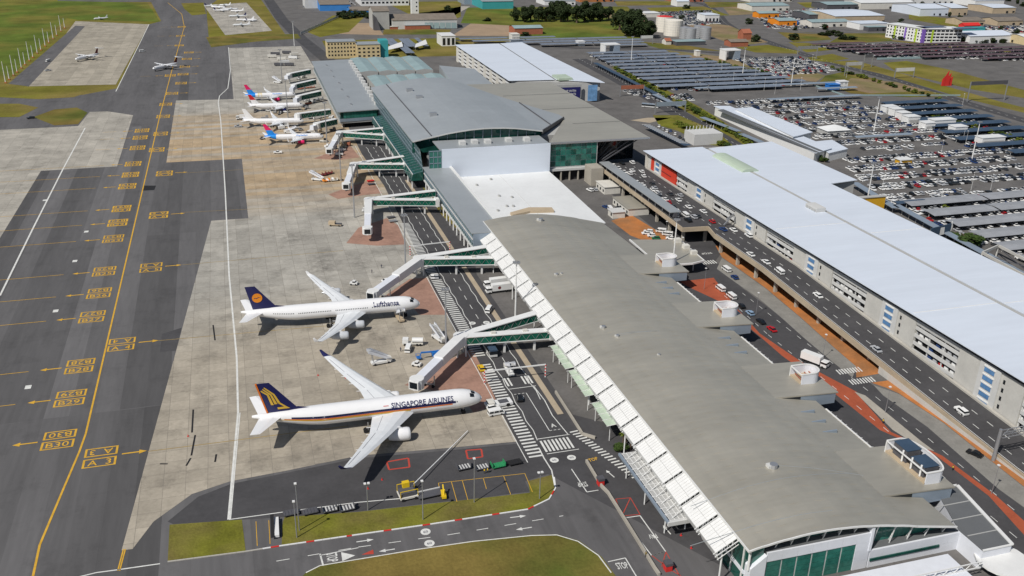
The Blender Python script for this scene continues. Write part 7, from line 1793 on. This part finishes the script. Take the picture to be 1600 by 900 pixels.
pblock(1100, 1124, 35, 22, 9, 'white_paint', 'roof_white', 'showroom', 'white box building among the parked trade cars', 'building', 0, (1, 1, 4, 3, 'glass_dark', .5, 4)); pblock(1007, 1032, 27, 20, 5, 'offwhite', 'roof_cream', 'shed', 'low white shed in the trade car yard', 'shed'); pblock(1057, 1077, 10, 20, 7, 'white_paint', 'roof_white', 'house', 'white house at the far field', 'house', 3)
for px, py, s in ((941, 84, 'white gate portal at the edge of the covered car park'), (1128, 93, 'white gate portal on the cross road')):
    X, Y = G(px, py); t = wthing('gate_portal', s, 'portal', (X, Y, 0)); MB().box(X, X + 1.2, Y - 6, Y + 6, 0, 9).build('leg', 'white_paint', t); MB().box(X + 10, X + 16, Y - 6, Y + 6, 0, 8.9).build('leg', 'steel_blue', t); MB().box(X - .2, X + 16.2, Y - 6.2, Y + 6.2, 9.0, 9.8).build('roof', 'white_paint', t)
pblock(800, 812, 66, 12, 8, 'offwhite', 'offwhite', 'kiosk', 'cream block kiosk beside the distant blue shades', 'kiosk', 0, (4, 1, 5, 2, 'steel_dark', .6, 1)); pblock(1088, 1094, 88, 6, 5, 'offwhite', 'white_paint', 'kiosk', 'small cream pump house at the edge of the covered car park', 'kiosk'); pblock(903, 914, 72, 8, 4.5, 'white_paint', 'white_paint', 'kiosk', 'small white cabin among the distant shades', 'kiosk')
X, Y = G(1411, 255); t = wthing('ticket_kiosk', 'yellow and white kiosk at the edge of the open car rows', 'kiosk', (X, Y, 0)); MB().box(X - 4, X + 4, Y - 2.5, Y + 2.5, 0, 2.6).build('wall', 'mustard', t); MB().box(X - 4.6, X + 4.6, Y - 3, Y + 3, 2.6, 3.1).build('roof', 'white_paint', t); MB().box(X - 4.5, X - 3.4, Y - 2.7, Y - 2.5, 0, 2.6).build('panel', 'white_paint', t)
for px, py, w_, s in ((1388, 176, 10, 'first'), (1399, 180, 8, 'second'), (1410, 186, 8, 'third'), (1422, 192, 10, 'fourth'), (1447, 202, 8, 'fifth'), (1470, 197, 18, 'sixth, wide,'), (1495, 208, 10, 'seventh'), (1545, 225, 18, 'eighth, widest,')):
    X, Y = G(px, py); t = wthing('wash_bay', 'white wash bay cabin, %s from the vacant lot along the dark blue canopies' % s, 'cabin', (X, Y, 0)); MB().box(X - w_ / 2, X + w_ / 2, Y - 3.5, Y + 3.5, 0, 5).build('wall', 'white_paint', t); MB().box(X - w_ / 2 - .3, X + w_ / 2 + .3, Y - 3.8, Y + 3.8, 5, 5.4).build('roof', 'roof_cream', t); MB().box(X - w_ / 2 + 1, X + w_ / 2 - 1, Y - 3.56, Y - 3.51, .3, 3).build('door', 'wall_grey', t)
X, Y = G(1300, 139); block(X - 5, X + 5, Y - 3, Y + 3, 4, 'boom_blue', 'boom_blue', 'container', 'bright blue container on the vacant lot', 'container'); X, Y = G(1314, 138); block(X - 4, X + 4, Y - 3, Y + 3, 6, 'white_paint', 'white_paint', 'container', 'white stacked cabins beside the blue container', 'cabin', 0, (1, 2, 2, 3, 'wall_grey', .5, 1.4))
# hotel
A0, B0, C0 = G(1383, 58), G(1440, 67), G(1500, 67)
b = wthing('hotel', 'white four-storey hotel with lime and purple panels and solar roof', 'hotel', (*B0, 0)); h = 15
for P_, Q_, cols in ((A0, B0, 12), (B0, C0, 9)):
    P_ = Vector(P_); Q_ = Vector(Q_); d = (Q_ - P_).normalized(); n = Vector((-d.y, d.x)); n = n if n.y > 0 else -n; q = n * 18
    MB().prism([tuple(P_), tuple(Q_), tuple(Q_ + q), tuple(P_ + q)], 0, h).build('wing', 'white_paint', b); MB().prism([tuple(P_ - n * .8), tuple(Q_ - n * .8), tuple(Q_ + q + n), tuple(P_ + q + n)], h + .003, h + .6).build('roof', 'roof_cream', b)
    windows(b, P_, Q_, 1.8, 4, cols, 3.4, 'glass_dark', .42 if cols == 12 else .8, 1.8)
    for k, m_ in enumerate(('lime', 'purple', 'lime')):
        e = P_ + d * ((k * 2 + 1.5) / 7 * (Q_ - P_).length); MB().prism([tuple(e - n * .15), tuple(e + d * 2.4 - n * .15), tuple(e + d * 2.4 - n * .02), tuple(e - n * .02)], 0, h - 1).build('colour_panel', m_, b) if cols == 12 or k == 0 else None
MB().box(B0[0] - 1.5, B0[0] + 3, B0[1] - .5, B0[1] + 1, 0, h - .2).build('colour_panel', 'purple', b)
for k in range(2): MB().box(B0[0] + 6 + k * 28, B0[0] + 32 + k * 28, B0[1] + 3 - k * 16, B0[1] + 13 - k * 16, h + .7, h + 1.3).build('solar_panel', 'solar', b)
# business park sheds
for a in ((1509, 1588, 67, 40, 8, 'white_paint', 'roof_white', 'long white pitched hall beside the hotel', 3), (1434, 1483, 25, 60, 10, 'roof_white', 'roof_white', 'white corrugated warehouse behind the hotel', 3), (1483, 1512, 24, 60, 10, 'wall_tan', 'roof_white', 'tan-walled warehouse joined to the white warehouse', 3), (1500, 1540, 40, 30, 6, 'wall_tan', 'roof_brown', 'brown-roofed office with white dormers', 3), (1555, 1600, 40, 30, 6, 'wall_tan', 'roof_brown', 'second brown-roofed office beside the car yard', 3),
    (1340, 1432, 14, 40, 9, 'offwhite', 'roof_cream', 'long cream factory along the far road', 2), (1420, 1490, 6, 60, 8, 'white_paint', 'roof_white', 'white factory roof at the top of the picture', 2), (1520, 1570, 10, 60, 9, 'white_paint', 'roof_white', 'white factory with a stepped roof', 2), (1548, 1588, 21, 50, 8, 'wall_tan', 'roof_white', 'white-roofed plant with brown walls', 2), (1172, 1235, 17, 40, 7, 'offwhite', 'roof_teal', 'pale blue-green depot roof with dark open bays', 2), (1290, 1342, 15, 40, 7, 'steel_dark', 'roof_teal', 'grey-blue open shed behind the white workshops', 2), (1184, 1218, 28, 16, 6, 'orange', 'roof_teal', 'orange-walled shop with a turquoise roof', 2), (1215, 1246, 40, 26, 6, 'orange', 'roof_teal', 'shop with a pale roof and a blue side', 2),
    (1262, 1300, 31, 40, 7, 'steel_dark', 'roof_teal', 'turquoise roofed shed with a dark front', 2), (1265, 1330, 42, 26, 6, 'offwhite', 'roof_teal', 'long turquoise-roofed shed with dark bays', 2), (1300, 1385, 36, 70, 9, 'wall_tan', 'roof_white', 'large white workshop roof joined to the hotel road', 2), (1340, 1390, 46, 26, 7, 'white_paint', 'roof_white', 'white workshop with dark doors', 0), (1355, 1385, 49, 10, 5, 'steel_dark', 'roof_teal', 'dark-fronted shed below the white workshop', 0),
    (1170, 1240, 3, 30, 7, 'offwhite', 'roof_mid', 'grey roof at the top edge behind the depot', 2), (1050, 1100, 3, 30, 6, 'wall_brick', 'roof_brown', 'far brick building beyond the fields', 2), (850, 900, 8, 40, 6, 'white_paint', 'roof_mid', 'far white building behind the gum trees', 2), (905, 960, 3, 50, 7, 'orange_paving', 'roof_cream', 'far tan building behind the gum trees', 2), (1598, 1660, 70, 30, 8, 'wall_cream', 'roof_cream', 'cream building at the edge of the car yard', 2)):
    b = pblock(a[0], a[1], a[2], a[3], a[4], a[5], a[6], 'warehouse', a[7], 'building', a[8])
    c0, c1 = G(a[0], a[2]), G(a[1], a[2]); windows(b, c0, c1, 1, 1, max(3, int((c1[0] - c0[0]) / 9)), 3, 'glass_dark', .35, 2.4)
X, Y = G(1528, 50); block(X - 25, X + 10, Y, Y + 8, 5, 'teal_wall', 'teal_wall', 'teal_shed', 'turquoise shed between the hotel and the white hall', 'shed'); X, Y = G(1546, 53); block(X - 12, X + 12, Y + 30, Y + 40, 6, 'signal_red', 'signal_red', 'red_tent', 'red tent roof behind the white hall', 'tent', 3)
X, Y = G(1230, 38); block(X - 12, X + 12, Y - 6, Y + 6, 5, 'boom_blue', 'boom_blue', 'blue_tent', 'bright blue tent among the shop cars', 'tent')
# mustard wall and concrete frame behind the parkade
X, Y = G(1325, 300); block(293.5, 312, 374, 376, 7, 'mustard', 'wall_grey', 'mustard_wall', 'mustard yellow wall at the parkade notch', 'wall')
P = GP([(1535, 395), (1560, 384), (1640, 425), (1640, 450), (1590, 425)], 5); t = wthing('concrete_frame', 'unfinished pale concrete frame behind the parkade', 'frame', (*P[0], 0)); m_ = MB()
for i in range(len(P)): m_.bar((*P[i - 1], 5), (*P[i], 5), .6, 1.2)
for p in P: m_.cyl(p[0], p[1], 0, 5, .4, 8)
m_.build('beams', 'concrete_pale', t); q = MB(); q.bar((*P[0], 4.4), (*P[2], 4.4), .3).bar((*P[1], 4.4), (*P[3], 4.4), .3); q.build('steel_beam', 'steel_dark', t)
pa, pb = G(1455, 360, 6), G(1487, 352, 6); t = wthing('hoarding', 'dark advertising hoarding with a pale figure behind the parkade', 'hoarding', (*pa, 0)); MB().bar((*pa, 4.5), (*pb, 4.5), .4, 5).build('panel', 'canopy_navy', t); MB().bar((pa[0] * .5 + pb[0] * .5 - 1.2, pa[1] * .5 + pb[1] * .5 - .35, 4.3), (pa[0] * .5 + pb[0] * .5 + 1.6, pa[1] * .5 + pb[1] * .5 - .35, 4.6), .1, 3.6).build('figure', 'wall_lightgrey', t); MB().cyl(pb[0], pb[1], 0, 8, .35, 8).build('post', 'wall_lightgrey', t)
# roof garden terrace with a ring of white posts between the terminal and the parkade
X, Y = G(1098, 222); t = wthing('plant_deck', 'pale roof deck ringed with white curved posts at the end of the parkade', 'deck', (X, Y, 0)); MB().box(X - 10, X + 10, Y - 7, Y + 7, 0, 7).build('block', 'wall_lightgrey', t)
for k in range(9): MB().bar((X - 9.5 + k * 2.4, Y + 7.3, 0), (X - 9.5 + k * 2.4, Y + 5.5, 9.5), .3).build('curved_post', 'white_paint', t)
for a, b_, s in (((1065, 203), (1085, 225), 'dark slatted pergola roof beside the terminal ramp'), ):
    pa, pb = G(1010, 195, 3.5), G(1075, 227, 3.5); t = wthing('pergola', s, 'pergola', (*pa, 0)); MB().bar((*pa, 3.4), (*pb, 3.4), 5, .2).build('shade_roof', 'canopy_navy', t); m_ = MB(); d = (Vector(pb) - Vector(pa)); L = d.length
    for k in range(int(L / 3)): p = Vector(pa) + d * (k * 3 / L); m_.bar((p.x - 2.6, p.y + 1.5, 3.6), (p.x + 2.6, p.y - 1.5, 3.6), .2)
    m_.build('slats', 'wall_lightgrey', t)
for px, py, k, c in ((1030, 197, 'sedan', 'white'), (1036, 201, 'hatch', 'silver'), (1042, 205, 'suv', 'white'), (1048, 204, 'sedan', 'blue'), (1055, 209, 'hatch', 'white'), (1062, 214, 'suv', 'dark grey'), (1068, 218, 'sedan', 'dark grey')):
    pcar(px, py, .05, k, c, '%s %s beside the slatted pergola' % (c, KN[k]), 60, 'cars beside the pergola')
for q, m_, s in (([(1020, 180), (1060, 180), (1120, 205), (1150, 232), (1100, 225), (1060, 205), (1030, 196)], 'grass_lush', 'planted bank beside the terminal ramp'), ([(985, 188), (1012, 184), (1050, 184), (1015, 192)], 'concrete_warm', 'curving pale ramp beside the terminal')):
    sheet('grass_patch' if 'grass' in m_ else 'ramp', GP(q), .05, m_, s, 'grass' if 'grass' in m_ else 'ramp')
# ---- more of the far setting: bare soil, yards, fences
for q, m_, s in (([(1060, 30), (1140, 40), (1200, 66), (1150, 72), (1090, 48)], 'soil', 'bare soil strip beside the curving road'), ([(905, 18), (1000, 22), (1010, 34), (930, 26)], 'soil', 'sandy bank behind the gum trees'), ([(1215, 50), (1290, 54), (1300, 62), (1240, 66)], 'grass_dry', 'dry verge beyond the main road'),
    ([(1040, 78), (1140, 90), (1200, 110), (1130, 100), (1050, 84)], 'soil', 'brown earth strip in front of the gate portal'), ([(990, 64), (1080, 72), (1130, 80), (1030, 76)], 'grass_dry', 'dry grass beside the cottage'), ([(1300, 96), (1400, 92), (1480, 108), (1620, 146), (1620, 120), (1540, 96), (1400, 80)], 'asphalt_grey', 'empty grey lot inside the road bend'), ([(1240, 104), (1290, 118), (1275, 128), (1215, 122)], 'soil', 'sandy edge of the open car park'),
    ([(1330, 122), (1400, 128), (1450, 142), (1360, 146), (1310, 136)], 'soil', 'sandy middle of the vacant lot')):
    sheet('ground_patch', GP(q), .06, m_, s, 'ground')
def fence(a, b_, label, h=2.4, m='steel'):
    pa, pb = Vector(G(*a)), Vector(G(*b_)); t = wthing('fence', label, 'fence', (*pa, 0)); L = (pb - pa).length; n = max(2, int(L / 12))
    q = MB()
    for k in range(n + 1): p = pa.lerp(pb, k / n); q.cyl(p.x, p.y, 0, h, .12, 5)
    q.build('posts', m, t); MB().bar((*pa, h * .55), (*pb, h * .55), .06, h * .8).build('panel', m, t)
fence((1310, 150), (1500, 150), 'pale metal fence along the vacant lot', 1.3, 'roof_teal'); fence((1270, 134), (1320, 150), 'pale metal fence at the corner of the vacant lot', 1.3, 'roof_teal'); fence((1370, 94), (1480, 91), 'blue-green fence below the purple canopies', 2.6, 'roof_teal'); fence((470, 54), (560, 14), 'grey security fence beside the airside grass bank', 3, 'wall_lightgrey')
for k in range(26):
    px = rnd.uniform(1050, 1600); py = rnd.uniform(2, 60)
    X, Y = G(px, py)
    tree(X, Y, rnd.uniform(4, 8), rnd.uniform(3, 6), 'bush', 'dark bush scattered between the far industrial yards', 'bushes between the far yards')
rb_ = random.Random(5)
for q, m_, s in (([(1130, 12), (1168, 10), (1180, 22), (1140, 24)], 'soil', 'sandy lot beyond the curving road'), ([(1246, 20), (1262, 14), (1262, 30), (1250, 34)], 'concrete', 'pale yard between the turquoise sheds'), ([(1232, 66), (1280, 68), (1300, 78), (1260, 82)], 'grass', 'grass verge below the dry mound'), ([(1480, 46), (1600, 44), (1600, 54), (1500, 56)], 'concrete', 'pale yard beside the brown-roofed offices'), ([(1100, 3), (1170, 3), (1180, 10), (1110, 12)], 'grass_dry', 'dry field at the far road'), ([(1245, 4), (1340, 2), (1345, 10), (1260, 12)], 'grass', 'rough grass between the far factories'), ([(960, 2), (1050, 2), (1050, 8), (965, 9)], 'grass', 'far grass beyond the gum trees'), ([(600, 3), (720, 2), (720, 26), (700, 36), (655, 30)], 'grass', 'grass around the control tower'), ([(660, 22), (720, 10), (735, 10), (700, 30)], 'concrete', 'pale apron beyond the control tower'), ([(1556, 56), (1640, 52), (1640, 62), (1590, 64)], 'concrete', 'pale forecourt beside the white hall')):
    sheet('ground_patch', GP(q), .075, m_, s, 'ground')
# ================================================================ PEOPLE
def person_material():
    m = bpy.data.materials.new('clothed_body'); m.use_nodes = True; n = m.node_tree.nodes; L = m.node_tree.links; b = n['Principled BSDF']; b.inputs['Roughness'].default_value = .8
    tc = n.new('ShaderNodeTexCoord'); sp = n.new('ShaderNodeSeparateXYZ'); L.new(tc.outputs['Object'], sp.inputs[0]); cr = n.new('ShaderNodeValToRGB'); cr.color_ramp.interpolation = 'CONSTANT'
    mr = n.new('ShaderNodeMapRange'); mr.inputs['From Max'].default_value = 1.8; L.new(sp.outputs['Z'], mr.inputs['Value']); L.new(mr.outputs[0], cr.inputs[0])
    e = cr.color_ramp.elements; e[0].position = 0; e[0].color = (.02, .022, .04, 1); e[1].position = .5; e[1].color = (.05, .06, .10, 1); k = e.new(.83); k.color = (.28, .16, .10, 1)
    L.new(cr.outputs[0], b.inputs['Base Color']); MATS['clothed_body'] = m
person_material()
BV = [(0, 0, .95), (0, 0, 1.2), (0, 0, 1.42), (0, .01, 1.52), (0, .03, 1.64), (0, .02, 1.74), (-.19, 0, 1.4), (-.25, .03, 1.14), (-.24, .14, .92), (-.24, .17, .83), (.19, 0, 1.4), (.25, .03, 1.14), (.24, .14, .92), (.24, .17, .83), (-.1, 0, .88), (-.12, .05, .5), (-.12, 0, .1), (-.12, .14, .05), (.1, 0, .88), (.12, -.02, .5), (.13, -.1, .1), (.13, .04, .05)]
BE = [(0, 1), (1, 2), (2, 3), (3, 4), (4, 5), (2, 6), (6, 7), (7, 8), (8, 9), (2, 10), (10, 11), (11, 12), (12, 13), (0, 14), (14, 15), (15, 16), (16, 17), (0, 18), (18, 19), (19, 20), (20, 21)]
BR = [.15, .14, .16, .06, .1, .08, .08, .055, .04, .045, .08, .055, .04, .045, .1, .07, .05, .04, .1, .07, .05, .04]
bm_ = bpy.data.meshes.new('body'); bm_.from_pydata(BV, BE, []); bm_.materials.append(MATS['clothed_body'])
o0 = bpy.data.objects.new('body', bm_); COL.objects.link(o0); md = o0.modifiers.new('skin', 'SKIN')
if not bm_.skin_vertices: bm_.skin_vertices.new()
for i, r_ in enumerate(BR): bm_.skin_vertices[0].data[i].radius = (r_, r_ * (.8 if i < 3 else 1)); bm_.skin_vertices[0].data[i].use_root = i == 0
o0.modifiers.new('smooth', 'SUBSURF').levels = 1
vest = MB(); vest.rings([[(a * .235 * math.cos(2 * math.pi * k / 10), a * .17 * math.sin(2 * math.pi * k / 10), z) for k in range(10)] for z, a in ((.95, .86), (1.15, .9), (1.35, 1.0), (1.46, .7))], cap=False); v0 = vest.build('vest', 'safety_yellow')
hair = MB(); hair.rings([[(a * .11 * math.cos(2 * math.pi * k / 8), .015 + a * .115 * math.sin(2 * math.pi * k / 8), z) for k in range(8)] for z, a in ((1.69, 1.02), (1.76, .95), (1.83, .4))]); h0 = hair.build('hair', 'rubber')
first = True
for px, py, v, s in ((626, 546, 0, 'person in dark clothes standing behind the small van on the apron'), (581, 424, 0, 'person in dark clothes walking beside the long white bridge tunnel'), (596, 416, 0, 'person in dark clothes further from the long white bridge tunnel'), (757, 736, 1, 'person in a yellow vest standing beside the dark cart'), (762, 735, 1, 'person in a yellow vest standing beside the green cart'), (1009, 866, 1, 'person in a yellow vest beside the long barrier wall'), (1178, 505, 0, 'person in dark clothes on the red walkway beside the parked cars'), (1380, 658, 1, 'person in a yellow vest at the roadworks'), (1489, 731, 1, 'person in a yellow vest on the red walkway beyond the big drum')):
    X, Y = G(px, py, .9); t = thing('person', s, 'person', (X, Y, .06), rnd.uniform(0, 6.28))
    for src in (o0, h0) + ((v0,) if v else ()):
        q = src.copy(); COL.objects.link(q); q.parent = t
for q in (o0, v0, h0): bpy.data.objects.remove(q)
